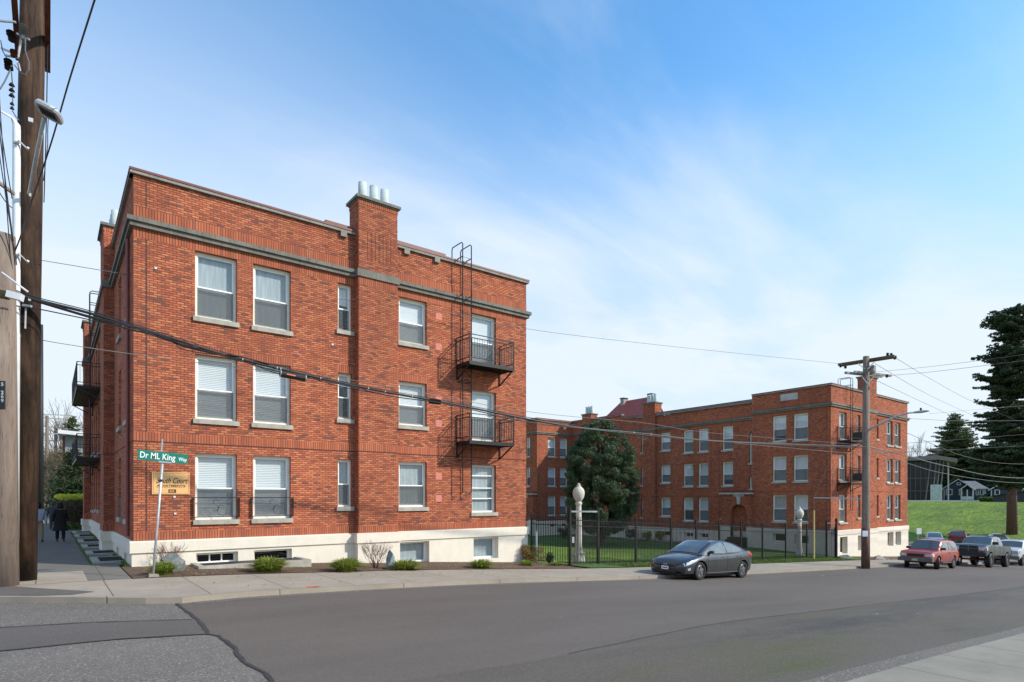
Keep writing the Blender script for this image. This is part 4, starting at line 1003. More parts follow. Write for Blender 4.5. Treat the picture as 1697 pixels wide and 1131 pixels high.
# rear part of the same side, taller again
T3 = Block(twin, -1.15); Tq = Face((X2-.05, 47.29), (0, -1))
T3.face(Tq, 0, 47.29-40.2, [(1.0, 1.6, 3, 5)]*0 + [(Tq.px(1033)[0]-.2, Tq.px(1042)[0], 5.9, 8.1)], [], zb=-1.5)
window(twin, Tq, (Tq.px(1033)[0]-.2, Tq.px(1042)[0], 5.9, 8.1), blind=('curtain_sky', 1.), screen=False)
chimney(T3, Tq, 1.7, 3.0, .2, 11.75, depth=.9, pots=3, potr=.16, potz=.8)
T3.finish()
# entrance porch in the corner
def porch(parent, F, a0, a1, ztop, D, A, Bb, zs, zt, zb, side=True):
    w_ = MB(); wall(w_, F, a0, a1, zb+.9, ztop, [(A, Bb, zb, zt)], depth=.35, d=-D); arch(w_, F, A, Bb, zs, zt, -D, .35)
    for aa in (a0, a1): w_.quad(F.P(aa, zb+.9, -D), F.P(aa, ztop, -D), F.P(aa, ztop, 0), F.P(aa, zb+.9, 0))
    o = w_.build('porch', 'brick', parent, origin=F.P((a0+a1)/2, zb, 0))
    for q0, q1 in ((a0-.05, A), (Bb, a1+.05)): p = MB(); F.box(p, q0, q1, zb-.8, zb+.9, -D-.05, 0); p.build('porch_plinth', 'plaster', o)
    c = MB(); F.box(c, a0-.15, a1+.15, ztop, ztop+.14, -D-.18, 0); c.build('porch_cornice', 'panel_stone', o)
    c = MB(); c.hexa([F.P(a0-.17, ztop+.141, -D-.2), F.P(a1+.17, ztop+.141, -D-.2), F.P(a1+.17, ztop+.141, 0), F.P(a0-.17, ztop+.141, 0), F.P(a0-.17, ztop+.16, -D-.2), F.P(a1+.17, ztop+.16, -D-.2), F.P(a1+.17, ztop+.36, 0), F.P(a0-.17, ztop+.36, 0)]); c.build('porch_roof', 'flashing_red', o)
    m_ = (A+Bb)/2
    r = MB(); arch_ring(r, F, A, Bb, zs, zt, .16, -D-.03, -D+.01); r.build('arch_ring', 'soldier', o)
    k = MB(); F.box(k, m_-.48, m_+.48, zt+.62, zt+.95, -D-.04, -D); k.build('name_panel', 'panel_stone', o)
    k = MB(); k.hexa([F.P(m_-.10, zt-.02, -D-.07), F.P(m_+.10, zt-.02, -D-.07), F.P(m_+.10, zt-.02, -D), F.P(m_-.10, zt-.02, -D), F.P(m_-.17, zt+.60, -D-.07), F.P(m_+.17, zt+.60, -D-.07), F.P(m_+.17, zt+.60, -D), F.P(m_-.17, zt+.60, -D)]); k.build('keystone', 'panel_stone', o)
    d_ = MB(); F.box(d_, A-.2, Bb+.2, zb, zt+.2, .35, .40); d_.build('porch_door', 'door_brown', o)
    st = MB()
    for i in range(4): F.box(st, A-.1, Bb+.1, zb-.85, zb-.02-.17*i, -D-.05-.3*(i+1), -D-.05-.3*i+.0)
    st.build('steps', 'door_brown', o)
    return o
porch(twin, Tm, aM(28.9), aM(26.31), 2.22, .45, aM(28.05), aM(26.62), .60, 1.42, -1.25)
q = MB(); Tm.box(q, aM(39.9), aM(38.2), 2.3, 2.45, -.7, 0); Tm.box(q, aM(39.9), aM(38.2), 2.46, 2.58, -.72, 0, 1); q.build('porch_roof', ['panel_stone', 'flashing_red'], twin)
q = MB(); q.tube([Tm.P(aM(38.6), 1.2, -.3), Tm.P(aM(38.4), 1.35, -.5), Tm.P(aM(37.9), .9, -.3), Tm.P(aM(37.5), .6, -.08), Tm.P(aM(37.5), -1.8, -.08)], .07, 7); q.build('drain_pipe', 'cornice_stone', twin)

# ---------------------------------------------------------------- the block closing the courtyard
rear = thing('apartment_building', 'red brick block at the back of the courtyard, left of the evergreen tree', 'apartment building', (39.71, 47.29, -2), group='red brick apartment blocks')
Q = Block(rear, -1.18); Qf = Face((39.71, 47.29), (1, 0)); Ql = Face((39.71, 58), (0, -1))
oq = []
for x0, x1 in ((908, 921.3), (928, 940.5)): oq += rows(Qf.px(x0)[0], Qf.px(x1)[0], dz=-1.18)
bq = [(Qf.px(912)[0], Qf.px(921)[0], -1.15, -.75), (Qf.px(931)[0], Qf.px(939)[0], -1.15, -.75)]
Q.face(Qf, 0, 5.0, oq, bq, ext=(.17, 0), zb=-1.5, lintels=[(o[0], o[1], 6.3) for o in oq[1::3]])
oql = rows(Ql.px(871.5)[0], Ql.px(878)[0], dz=-1.18, skip=(0,))
Q.face(Ql, 0, 58-47.29, oql, [], ext=(0, 0), zb=-1.5)
for o in oq: window(rear, Qf, o, blind=('shade_white', .9))
for o in oql: window(rear, Ql, o)
for o in bq: window(rear, Qf, o, kind='dark', sill=False)
Qf.box(Q.grv, .25, .29, .96-1.18, 9.42-1.18, -.002, .012)
Q.finish()
porch(rear, Ql, Ql.px(862)[0], Ql.px(889)[0], 2.25, .5, Ql.px(869)[0], Ql.px(883)[0], .7, 1.3, -1.25)
rf = MB(); rf.box(39.8, 44.6, 47.4, 58, 9.5, 9.6); rf.build('roof', 'roof_gravel', rear)

# house with the steep red roof behind the twin block
rh = thing('house', 'steep red gabled roof with white gable end rising behind the brick block', 'house', (55, 46, -2))
m = MB(); y0, y1, zr, ze = 44.7, 49.6, 13.6, 8.4; xr, xw = 55.0, 4.9
for sg in (-1, 1):
    m.hexa([(xr+sg*xw, y0-.2, ze), (xr+sg*xw, y1+2.6, ze), (xr+sg*xw, y1+2.6, ze-.15), (xr+sg*xw, y0-.2, ze-.15), (xr, y0-.2, zr), (xr, y1, zr), (xr, y1, zr-.15), (xr, y0-.2, zr-.15)])
m.poly([(xr-xw, y1+2.6, ze), (xr, y1, zr), (xr+xw, y1+2.6, ze)]); m.build('roof', 'red_roof', rh)
m = MB(); m.poly([(xr-xw+.3, y0, -2), (xr+xw-.3, y0, -2), (xr+xw-.3, y0, ze-.1), (xr, y0, zr-.2), (xr-xw+.3, y0, ze-.1)]); m.box(xr-xw+.3, xr-xw+.5, y0+.01, y1+2.5, -2, ze-.1); m.build('wall', 'house_white', rh)
for yy, xx in ((45.0, 55.), (49.0, 54.8)):
    m = MB(); m.box(xx-.36, xx+.36, yy-.25, yy+.25, zr-.6, zr+.2); c = m.build('chimney', 'rock_tan', rh, origin=(xx, yy, zr)); m = MB(); m.box(xx-.42, xx+.42, yy-.32, yy+.32, zr+.201, zr+.32); m.build('chimney_cap', 'iron', c)

# ================================================================ SIGNS ON AND BY THE NEAR BLOCK
a0, z1_ = Ff.px(251.5, 783); a1, z0_ = Ff.px(314, 819)
sg = thing('wall_sign', 'tan apartment name sign with brown script lettering on the brick wall at the corner', 'sign', Ff.P((a0+a1)/2, z0_, 0))
z1_ = Ff.px(283, 783)[1]; z0_ = Ff.px(283, 819.5)[1]
m = MB(); Ff.box(m, a0, a1, z0_, z1_, -.035, -.002); m.build('sign_board', 'sign_tan', sg)
m = MB()
for (q0, q1, q2, q3) in ((a0+.03, a1-.03, z1_-.035, z1_-.03), (a0+.03, a1-.03, z0_+.03, z0_+.035), (a0+.03, a0+.036, z0_+.035, z1_-.035), (a1-.036, a1-.03, z0_+.035, z1_-.035)): Ff.box(m, q0, q1, q2, q3, -.038, -.034)
m.build('sign_border', 'sign_ink', sg)
cx = (a0+a1)/2; hgt = z1_-z0_
text_mesh('South Court', .235, Ff, a0+.10, z0_+hgt*.50, -.037, 'sign_ink', sg, shear=.45, fit=(a1-a0)*.84, bold=.002)
text_mesh('APARTMENTS', .085, Ff, a0+.12, z0_+hgt*.34, -.037, 'sign_ink', sg, fit=(a1-a0)*.76, bold=.001)
m = MB(); Ff.box(m, a0+.12, a1-.12, z0_+hgt*.295, z0_+hgt*.305, -.038, -.034); Ff.box(m, cx-.07, cx+.13, z0_+.045, z0_+.145, -.038, -.034); m.build('number_panel', 'sign_ink', sg)
text_mesh('834', .085, Ff, cx-.045, z0_+.063, -.040, 'sign_tan', sg, name='house_number', bold=.001)

# leaning street-name sign
bp = onG(253, 957); tp = span(270.5, 752, (bp.x, bp.y), (bp.x+1, bp.y))
ss = thing('street_sign', 'green street-name sign on a leaning grey post at the pavement corner', 'street sign', bp)
m = MB(); m.tube([bp-Vector((0, 0, .1)), bp+(tp-bp)*.98], .030, 10); m.build('post', 'galv', ss, smooth=True)
m = MB(); m.hexa([(bp.x-.12, bp.y-.12, bp.z-.1), (bp.x+.16, bp.y-.12, bp.z-.1), (bp.x+.16, bp.y+.12, bp.z-.1), (bp.x-.12, bp.y+.12, bp.z-.1), (bp.x-.08, bp.y-.08, bp.z+.1), (bp.x+.12, bp.y-.09, bp.z+.07), (bp.x+.11, bp.y+.08, bp.z+.07), (bp.x-.08, bp.y+.08, bp.z+.1)]); m.build('footing', 'kerb_concrete', ss)
m = MB(); dv = (tp-bp)
for f_ in (.78, .96): c = bp+dv*f_; m.tube([c-dv.normalized()*.03, c+dv.normalized()*.03], .038, 10)
m.build('post_clamp', 'trim_black', ss)
m = MB(); c = bp+dv*1.02; m.beam(c-Vector((.05, 0, .10)), c+Vector((-.02, 0, .30)), .05, .03); m.build('bracket', 'steel', ss)
Fs = Face((bp.x, bp.y-.03), (1, 0)); L0 = Fs.px(228.5, 745); L1 = Fs.px(311.5, 768)
tl = -.075; hh = .25; A0 = L0[0]; wl = L1[0]-L0[0]; zt = Fs.px(228.5, 745)[1]
cs, sn = math.cos(tl), math.sin(tl)
def pp(x, y, d): return Fs.P(A0+x*cs-y*sn, zt+x*sn+y*cs, d)
m = MB(); m.hexa([pp(0, -hh, -.012), pp(wl, -hh, -.012), pp(wl, -hh, -.004), pp(0, -hh, -.004), pp(0, 0, -.012), pp(wl, 0, -.012), pp(wl, 0, -.004), pp(0, 0, -.004)]); m.build('name_plate', 'sign_green', ss)
x0_, z0_ = A0+.055*cs, zt+.055*sn
text_mesh('Dr ML King', .215, Fs, A0+.03, zt-.195, -.014, 'sign_white', ss, tilt=tl, fit=wl*.70, bold=.003)
text_mesh('Way', .13, Fs, A0+wl*.80, zt-.185+wl*.80*sn, -.014, 'sign_white', ss, tilt=tl, fit=wl*.175, bold=.002)
m = MB(); m.hexa([pp(wl*.42, -hh-.02, -.02), pp(wl*.68, -hh-.02, -.02), pp(wl*.68, -hh-.02, 0), pp(wl*.42, -hh-.02, 0), pp(wl*.42, -hh+.015, -.02), pp(wl*.68, -hh+.015, -.02), pp(wl*.68, -hh+.015, 0), pp(wl*.42, -hh+.015, 0)]); m.build('plate_bracket', 'steel', ss)

# ================================================================ UTILITY POLES AND WIRES
def frange(a, b, s):
    while a < b - 1e-9: yield a; a += s
# tall dark pole with street lamp, conduit and insulators
pb = onG(38, 962); TB = pb.x*FW[0] + pb.y*FW[1]
pole1 = thing('utility_pole', 'tall dark brown utility pole with a street lamp and white conduit at the corner', 'utility pole', pb, group='wooden utility poles')
tb = atd(54.5, 0, TB+.1); tb = pb + (tb-pb)*1.12
m = MB(); m.tube([pb-Vector((0, 0, .3)), pb+(tb-pb)*.4, tb], [.262, .252, .240], 24); m.build('pole_shaft', 'pole_dark', pole1, smooth=True)
pc = lambda y: pb + (tb-pb)*((CAM_Z+(HOR-y)/F_PX*TB - pb.z)/(tb.z-pb.z))
m = MB(); c0 = atd(27.5, 208, TB-.35); m.tube([atd(25, 900, TB-.35), atd(27, 480, TB-.35), c0, atd(20, 195, TB-.4), atd(0, 184, TB-.8)], [.075, .075, .075, .03, .02], 10); m.build('conduit', 'white_pvc', pole1, smooth=True)
for y in (236, 423):
    m = MB(); a = atd(30, y-4, TB-.42); b = atd(44, y+10, TB-.33); m.beam(a, b, .05, .02); m.beam(atd(22, y, TB-.44), atd(33, y, TB-.44), .04); m.beam(b, atd(48, y+12, TB-.3), .12, .04); m.build('conduit_bracket', 'galv', pole1)
l0 = atd(49, 322, TB-.34); l1 = atd(60, 262, TB-1.0); l2 = atd(73, 196, TB-1.75)
m = MB(); m.tube([l0, l1, l2], [.046, .042, .038], 10); m.build('lamp_arm', 'galv', pole1, smooth=True)
m = MB(); m.beam(atd(50, 306, TB-.33), atd(50, 328, TB-.33), .18, .04, up=(1, 0, 0)); m.build('arm_plate', 'galv', pole1)
# lamp head: rounded tray seen from below
hc = atd(82, 186, TB-1.85); ax = (atd(100, 196, TB-1.80)-atd(63, 176, TB-1.95)); hl = ax.length/2; ax.normalize()
upv = Vector((0, 0, 1)); sdv = ax.cross(upv).normalized(); upv = sdv.cross(ax)
def rrect(mb, c, hx, hy, z, r, n=6):
    out = []
    for k in range(4*n):
        t = 2*math.pi*(k+.5)/(4*n); ct, st = math.cos(t), math.sin(t)
        x = hx*math.copysign(abs(ct)**.55, ct); y = hy*math.copysign(abs(st)**.55, st)
        out.append(tuple(c + ax*x + sdv*y + upv*z))
    return out
m = MB(); L_ = [rrect(m, hc, hl*k*1.12, .27*k2, z, .1) for k, k2, z in ((.97, .95, -.045), (1.0, 1.0, .0), (.95, .92, .05), (.7, .6, .085))]
for r_ in L_: m.v += r_
for i in range(3):
    for k in range(24): m.f.append((i*24+k, i*24+(k+1) % 24, (i+1)*24+(k+1) % 24, (i+1)*24+k)); m.m.append(0)
m.f.append(tuple(range(24))[::-1]); m.m.append(0); m.f.append(tuple(range(72, 96))); m.m.append(0)
hd = m.build('lamp_head', 'galv', pole1, origin=hc, smooth=False)
m = MB(); m.v += rrect(m, hc, hl*.9, .20, -.05, .1); m.f.append(tuple(range(24))[::-1]); m.m.append(0); m.build('lens', 'siding_grey', hd)
m = MB()
for k in range(6): c = hc+ax*(hl*(-.6+.24*k))+upv*-.055+sdv*.02; m.beam(c-sdv*.12, c+sdv*.12, .03, .02)
m.build('lamp_rib', 'trim_black', hd)
# sandwiching crossarms high up
for sx, y in ((-1, 97), (1, 116)):
    e = atd(30.5 if sx < 0 else 79, y, TB+1.2); m = MB(); m.beam(e, Vector((e.x, e.y-3.2, e.z)), .11, .14); m.build('crossarm', 'rust', pole1)
def insul(mb, p, d, n=4, r=.075, s=.05):
    p = Vector(p); d = Vector(d).normalized()
    for k in range(n):
        c = p + d*(s*k); mb.tube([c, c+d*s*.5, c+d*s*.55], [r*.45, r, r*.3], 10)
for x, y in ((17, 52), (20, 61), (13, 99), (14, 108)):
    m = MB(); insul(m, atd(x, y, TB-.6), (.1, -.2, -1), 2, .085, .06); m.build('insulator', 'rubber', pole1)
m = MB(); insul(m, atd(22, 83, TB-.5), (.1, -.2, -1), 3, .07, .06); m.build('insulator', 'rust', pole1)
m = MB(); insul(m, atd(38.5, 41, TB-.5), (0, 0, -1), 5, .085, .055); m.tube([atd(38.5, 58, TB-.5), atd(38.5, 66, TB-.5)], .045); m.build('surge_arrester', 'porcelain', pole1)
for p, q in (((28, 56), (49, 66)), ((2, 80), (30, 92)), ((30, 105), (33, 118)), ((35, 64), (30, 95)), ((8, 92), (30, 96)), ((0, 35), (26, 37))): m = MB(); m.beam(atd(*p, TB-.5), atd(*q, TB-.45), .035); m.build('insulator_bracket', 'galv', pole1)
m = MB(); m.tube([atd(42, 60, TB-.55), atd(42, 85, TB-.6), atd(48, 103, TB-.6), atd(48, 116, TB-.6), atd(42, 124, TB-.6), atd(33, 120, TB-.55), atd(24, 108, TB-.5)], .012, 5)
m.tube([atd(19, 108, TB-.6), atd(16, 118, TB-.6), atd(8, 135, TB-.8), atd(0, 148, TB-1)], .016, 5)
m.tube([atd(19, 120, TB-.6), atd(21, 145, TB-.5), atd(21, 185, TB-.5), atd(27, 195, TB-.35), atd(32, 200, TB-.33)], .012, 5)
m.tube([atd(1, 67, TB-.7), atd(4, 84, TB-.7), atd(12, 98, TB-.6)], .012, 5); m.build('jumper_wire', 'wire_grey', pole1)
m = MB(); insul(m, atd(19.5, 138, TB-.5), (0, 0, -1), 3, .06, .12); m.build('insulator', 'rubber', pole1); m = MB(); insul(m, atd(20, 170, TB-.5), (0, 0, -1), 2, .045, .1); m.build('insulator', 'rubber', pole1)
for x, y, s in ((51, 199, .09), (49, 497, .05)):
    m = MB(); c = atd(x, y, TB-.335); m.box(c.x-s/2, c.x+s/2, c.y-.01, c.y+.03, c.z-s/2, c.z+s/2); m.build('pole_tag', 'galv', pole1)
m = MB(); m.beam(atd(43, 507, TB-.34), atd(42, 545, TB-.33), .07, .03, up=(1, 0, 0)); m.beam(atd(38, 506, TB-.36), atd(52, 508, TB-.36), .05); m.build('wire_clamp', 'galv', pole1)
m = MB(); m.tube([pc(0)+Vector((.29, -.05, .0)), pc(190)+Vector((.29, -.05, 0)), pc(330)+Vector((.27, -.08, 0))], .012, 5); m.tube([atd(80, 195, TB), atd(79, 215, TB), atd(79, 240, TB-.1), atd(72, 300, TB)], .010, 5); m.build('riser_cable', 'cable', pole1)

# weathered stub pole at the very edge
pa = onG(4, 971); TA = pa.x*FW[0] + pa.y*FW[1]
pole2 = thing('utility_pole', 'short weathered grey-brown pole with a black number tag at the left edge', 'utility pole', pa, group='wooden utility poles')
ta = atd(3, 390, TA)
m = MB(); m.tube([pa-Vector((0, 0, .3)), pa+(ta-pa)*.5, ta], [.295, .265, .235], 26); m.build('pole_shaft', 'pole_weathered', pole2, smooth=True)
m = MB(); Ft = Face((atd(0, 650, TA-.345).x, atd(0, 650, TA-.345).y), (RT[0], RT[1])); ta0, tz1 = Ft.px(-1, 632); ta1, tz0 = Ft.px(9.3, 679)
Ft.box(m, ta0, ta1, tz0, tz1, -.03, .0); m.build('number_tag', 'trim_black', pole2)
for i, (ch, yy) in enumerate((('5', 640.5), ('2', 654), ('6', 660.5), ('9', 667.5))): text_mesh(ch, .105, Ft, ta0+.06, Ft.px(4, yy)[1], -.034, 'sign_grey', pole2, name='tag_number', width=1.05, bold=.003)
m = MB(); m.beam(atd(-30, 482, TA-.5), atd(13, 490, TA-.5), .13, .16); m.build('crossarm', 'crossarm', pole2)
m = MB(); m.beam(atd(13, 488, TA-.52), atd(37, 494, TA-.45), .16, .14); m.build('equipment_box', 'white_pvc', pole2)
m = MB(); m.tube([atd(3, 452, TA-.3), atd(30, 472, TA-.4), atd(46, 484, TA-.2)], .02, 6); m.build('brace', 'white_pvc', pole2)
m = MB(); m.beam(atd(-20, 290, TA), atd(24, 322, TB-.4), .06); m.build('strut', 'pole_weathered', pole2)

# black steel mast further up the side pavement
pcn = onG(68, 862); TC = pcn.x*FW[0]+pcn.y*FW[1]
mast = thing('steel_mast', 'slender black steel mast standing behind the dark brown utility pole', 'mast', pcn)
m = MB(); m.tube([pcn, pcn+Vector((0, 0, 17))], [.21, .15], 12); m.build('shaft', 'trim_black', mast, smooth=True)
m = MB(); a = pcn+Vector((0, 0, 9.3)); m.beam(a, a+Vector((-.6, -.3, 1.7)), .07); m.beam(a+Vector((-.8, 0, -.1)), a+Vector((2.2, .4, .0)), .07); m.build('bracket', 'siding_grey', mast)
for x, yb, yt, t in ((78, 850, 689, 88), (92, 846, 705, 100)):
    p = atd(x, yb, t); q = atd(x, yt, t); o = thing('utility_pole', ['distant pale utility pole with crossarms up the side street, left of the pair', 'distant pale utility pole up the side street, right of the pair'][x > 80], 'utility pole', p, group='distant poles up the side street')
    m = MB(); m.tube([p, q], [.26, .2], 8); m.build('pole_shaft', 'pole_weathered', o)
    for dz in (.35, 2.6): m = MB(); m.beam(q+Vector((-2.0, 0, -dz)), q+Vector((2.4, 0, -dz)), .15); m.build('crossarm', 'crossarm_grey', o)

# right-hand pole by the kerb
p3 = onG(1434.5, 939.5); T3_ = p3.x*FW[0]+p3.y*FW[1]
pole3 = thing('utility_pole', 'wooden utility pole with two crossarms and a lamp arm before the parked cars', 'utility pole', p3, group='wooden utility poles')
t3 = atd(1435.5, 591, T3_)
m = MB(); m.tube([p3-Vector((0, 0, .3)), p3+(t3-p3)*.2, t3], [.215, .20, .155], 20); m.build('pole_shaft', 'pole_weathered', pole3, smooth=True)
m = MB(); m.tube([p3-Vector((0, 0, .05)), p3+Vector((0, 0, 2.1))], [.218, .208], 20); m.build('stained_butt', 'bark_red', pole3, smooth=True)
def aat(x, y, zc):                                       # pixel at a known height
    t = (zc-CAM_Z)*F_PX/(HOR-y); return atd(x, y, t)
for dd in (0, .33):
    zc = 9.45; a = aat(1391, 605.5, zc); b = aat(1484, 591, zc); o = (b-a).normalized().cross(Vector((0, 0, 1)))*(dd-.16)
    m = MB(); m.beam(a+o, b+o, .11, .13); m.build('crossarm', 'crossarm', pole3)
    zc = 8.75; a = aat(1405, 617, zc); b = aat(1466, 623.5, zc); o = (b-a).normalized().cross(Vector((0, 0, 1)))*(dd-.16)
    m = MB(); m.beam(a+o+(b-a)*.1*dd*3, b+o+(b-a)*.1*dd*3, .10, .12); m.build('crossarm', 'crossarm_grey', pole3)
m = MB()
for (p, q) in (((1422, 603), (1434, 612)), ((1449, 600), (1438, 612)), ((1427, 622), (1437, 636)), ((1448, 625), (1438, 636))): m.beam(atd(*p, T3_-.2), atd(*q, T3_-.2), .035)
m.build('arm_brace', 'galv', pole3)
for x, y in ((1393, 607), (1401, 609), (1471, 588), (1477, 588.5), (1483, 594), (1470, 624)): m = MB(); c = atd(x, y, T3_-.3); m.lathe([(.04, -.07), (.085, -.03), (.05, 0), (.085, .05), (.04, .10)], c, 8); m.build('insulator', 'rubber', pole3)
m = MB(); m.box(t3.x+.15, t3.x+.5, t3.y-.3, t3.y+.1, 8.75, 9.15)
m.build('equipment_box', 'crossarm_grey', pole3)
la = atd(1437, 714, T3_-.15); lb = Vector((p3.x+.05, p3.y-2.0, 6.20)); lc = Vector((p3.x+.05, p3.y-2.6, 6.36))
le = span(1514, 684, (p3.x+.1, p3.y), (p3.x+.1, p3.y-5)); lf = span(1541, 681, (p3.x+.1, p3.y), (p3.x+.1, p3.y-5)); lm = span(1480, 692.5, (p3.x+.1, p3.y), (p3.x+.1, p3.y-5)); l3 = span(1500, 685.5, (p3.x+.1, p3.y), (p3.x+.1, p3.y-5))
m = MB(); m.tube([la, lm, l3, le], [.065, .055, .045, .04], 10); m.build('lamp_arm', 'galv', pole3, smooth=True)
m = MB(); d_ = (lf-le); c = (le+lf)/2
rings = [(0, .05, .05), (.15, .10, .06), (.5, .15, .075), (.85, .13, .045), (1.0, .05, .02)]
pts = []
for k, wx, hz in rings:
    cc = le+d_*k
    for j in range(10): t = 2*math.pi*j/10; pts.append((cc.x+wx*math.cos(t), cc.y, cc.z+hz*math.sin(t)))
m.v += pts
for i in range(4):
    for j in range(10): m.f.append((i*10+j, i*10+(j+1) % 10, (i+1)*10+(j+1) % 10, (i+1)*10+j)); m.m.append(0)
m.f.append(tuple(range(10))); m.m.append(0); m.f.append(tuple(range(40, 50))); m.m.append(0)
hd = m.build('lamp_head', 'galv', pole3, smooth=True)
m = MB(); cc = le+d_*.45; m.lathe([(.05, 0), (.05, .12), (.03, .14)], (cc.x, cc.y, cc.z+.06), 8); m.build('light_sensor', 'trim_black', hd)
m = MB(); f_ = Face((p3.x-.3, p3.y-.24), (RT[0], RT[1])); a0, z1_ = f_.px(1429.5, 880); a1, z0_ = f_.px(1438.5, 889.5); f_.box(m, a0, a1, z0_, z1_, 0, .02); m.build('paper_notice', 'plate_white', pole3)
# strut and guy wire with a yellow guard
ge = span(1349, 825.5, (p3.x, p3.y), (p3.x, p3.y+5)); gp = Vector((ge.x, ge.y, gz(ge.x)))
guy = thing('guy_wire', 'vertical guy wire with a yellow guard, held off the pole by a horizontal pipe', 'guy wire', gp)
m = MB(); m.tube([Vector((p3.x, p3.y, ge.z-.05)), ge], .03, 8); m.build('strut_pipe', 'galv', guy)
m = MB(); m.tube([gp, ge, Vector((p3.x, p3.y, 8.6))], .012, 6); m.build('wire', 'wire_grey', guy)
g1 = span(1349, 926, (p3.x, p3.y), (p3.x, p3.y+5)); g2 = span(1349, 846, (p3.x, p3.y), (p3.x, p3.y+5)); m = MB(); m.tube([g1, g2], .05, 8); m.build('guard', 'guard_yellow', guy)

def wire(name, pts, r, mat, label, cat='cable', seg=5, group=None, sag=0., n=12, parent=None):
    pts = [Vector(p) for p in pts]
    if len(pts) == 2:
        a, b = pts; pts = [a.lerp(b, k/n) - Vector((0, 0, sag*4*(k/n)*(1-k/n))) for k in range(n+1)]
    else:                                                # smooth curve through the given points
        P = [pts[0]*2-pts[1]] + pts + [pts[-1]*2-pts[-2]]; out = []
        for i in range(1, len(P)-2):
            for k in range(8):
                t = k/8; out.append(.5*((2*P[i]) + (P[i+1]-P[i-1])*t + (2*P[i-1]-5*P[i]+4*P[i+1]-P[i+2])*t*t + (3*P[i]-P[i-1]-3*P[i+1]+P[i+2])*t**3))
        pts = out + [P[-2]]
    m = MB(); m.tube(pts, r, seg); o = m.build(name, mat, parent, smooth=True)
    if parent is None: tag(o, label, cat, group)
    return o
A2 = (pb.x-.05, pb.y-.45); B2 = (p3.x, p3.y-.22)
sp = lambda x, y, off=0.: span(x, y, (A2[0], A2[1]-off), (B2[0], B2[1]-off))
main_pts = [(-40, 466), (0, 476), (60, 497), (140, 517), (210, 538), (290, 563), (370, 588), (465, 612), (560, 634), (650, 652), (740, 668), (870, 694), (960, 709), (1065, 719), (1200, 732), (1434, 741)]
bundle = thing('overhead_cable_bundle', 'thick black bundled telephone cable sagging across the whole photo with a splice case', 'cable', sp(0, 476))
wire('cable', [sp(*p) for p in main_pts], .034, 'cable', '', parent=bundle, seg=8)
wire('cable', [sp(x, y+(5 if 100 < x < 900 else 2)*(1 if i % 2 else .4), .06) for i, (x, y) in enumerate(main_pts)], .018, 'cable', '', parent=bundle, seg=6)
wire('cable', [sp(x, y-4 if x < 470 else y-3, .03) for x, y in main_pts if x < 1000], .012, 'cable', '', parent=bundle)
wire('cable', [sp(0, 480), sp(60, 500), sp(205, 543), sp(270, 560), sp(300, 573), sp(345, 584), sp(400, 592), sp(445, 604)], .020, 'cable', '', parent=bundle, seg=6)
wire('cable', [sp(205, 538), sp(280, 562, .05), sp(300, 578, .05), sp(340, 586, .05), sp(395, 590, .05)], .014, 'cable', '', parent=bundle, seg=6)
wire('cable', [sp(x, y) for x, y in ((400, 594), (420, 603), (440, 613), (462, 620))], .012, 'cable', '', parent=bundle)
m = MB(); a = sp(463, 619); b = sp(508, 628); d = (b-a).normalized(); m.tube([a, a+d*.04, b-d*.04, b], [.05, .095, .095, .06], 14); o = m.build('splice_case', 'rubber', bundle, smooth=False)
for f_ in (.04, .96): m = MB(); c = a.lerp(b, f_); m.tube([c-d*.012, c+d*.012], .102, 14); m.build('clamp_ring', 'steel', o)
m = MB(); c = a.lerp(b, .42)+Vector((-.02, -.094, .0)); m.beam(c-d*.12, c+d*.12, .01, .03); m.build('warning_label', 'sign_orange', o)
m = MB(); a = sp(712, 665); b = sp(729, 667)
for k in range(9): c = a.lerp(b, k/8); m.lathe([(.075, -.012), (.085, 0), (.075, .012)], c, 10, axis='x')
m.build('cable_coupling', 'rubber', bundle)
for x in (402, 459, 465, 531, 610, 638, 683, 1050, 1078):
    yy = float(np.interp(x, [p[0] for p in main_pts], [p[1] for p in main_pts])); m = MB(); c = sp(x, yy); m.tube([c-d*.012, c+d*.012], .045, 10); m.build('cable_tie', 'galv', bundle)
wire('strand', [sp(1050, 721), sp(1060, 727), sp(1066, 729), sp(1072, 726), sp(1078, 719)], .02, 'cable', '', parent=bundle)
W_ = 'thin wires crossing the near block'
wire('overhead_wire', [sp(-40, 499, .1), sp(0, 504, .1), sp(60, 512, .1), sp(110, 522, .1), sp(165, 534, .1), sp(240, 552, .1), sp(330, 577, .1)], .014, 'cable', 'black wire just below the thick cable, running in from the left poles', 'wire', group=W_)
wire('overhead_wire', [sp(500, 622), sp(560, 640, -.1), sp(640, 655, -.1), sp(725, 668, -.1), sp(768, 675, -.1), sp(829, 684, -.1)], .010, 'cable', 'thin black wire looping beside the thick cable right of the splice case', 'wire', group=W_)
wire('overhead_wire', [atd(70, 432, TB), atd(250, 461, 18.6), atd(420, 480, 19.8), atd(560, 496, 20.9), atd(700, 510, 22.5), atd(871, 545, 25.2), atd(1100, 573, 29), atd(1391, 603, 34)], .009, 'wire_grey', 'long pale wire crossing above the second-floor windows to the top of the far pole', 'wire', group=W_)
wire('overhead_wire', [atd(28, 556, TB-.3), atd(110, 571, 15), atd(240, 590, 16.5), atd(400, 610, 18), atd(600, 633, 20), atd(871, 682, 24), atd(1065, 701, 28), atd(1180, 718, 30), atd(1434, 738, T3_)], .009, 'wire_grey', 'pale wire under the thick cable, level with the middle-floor windows', 'wire', group=W_)
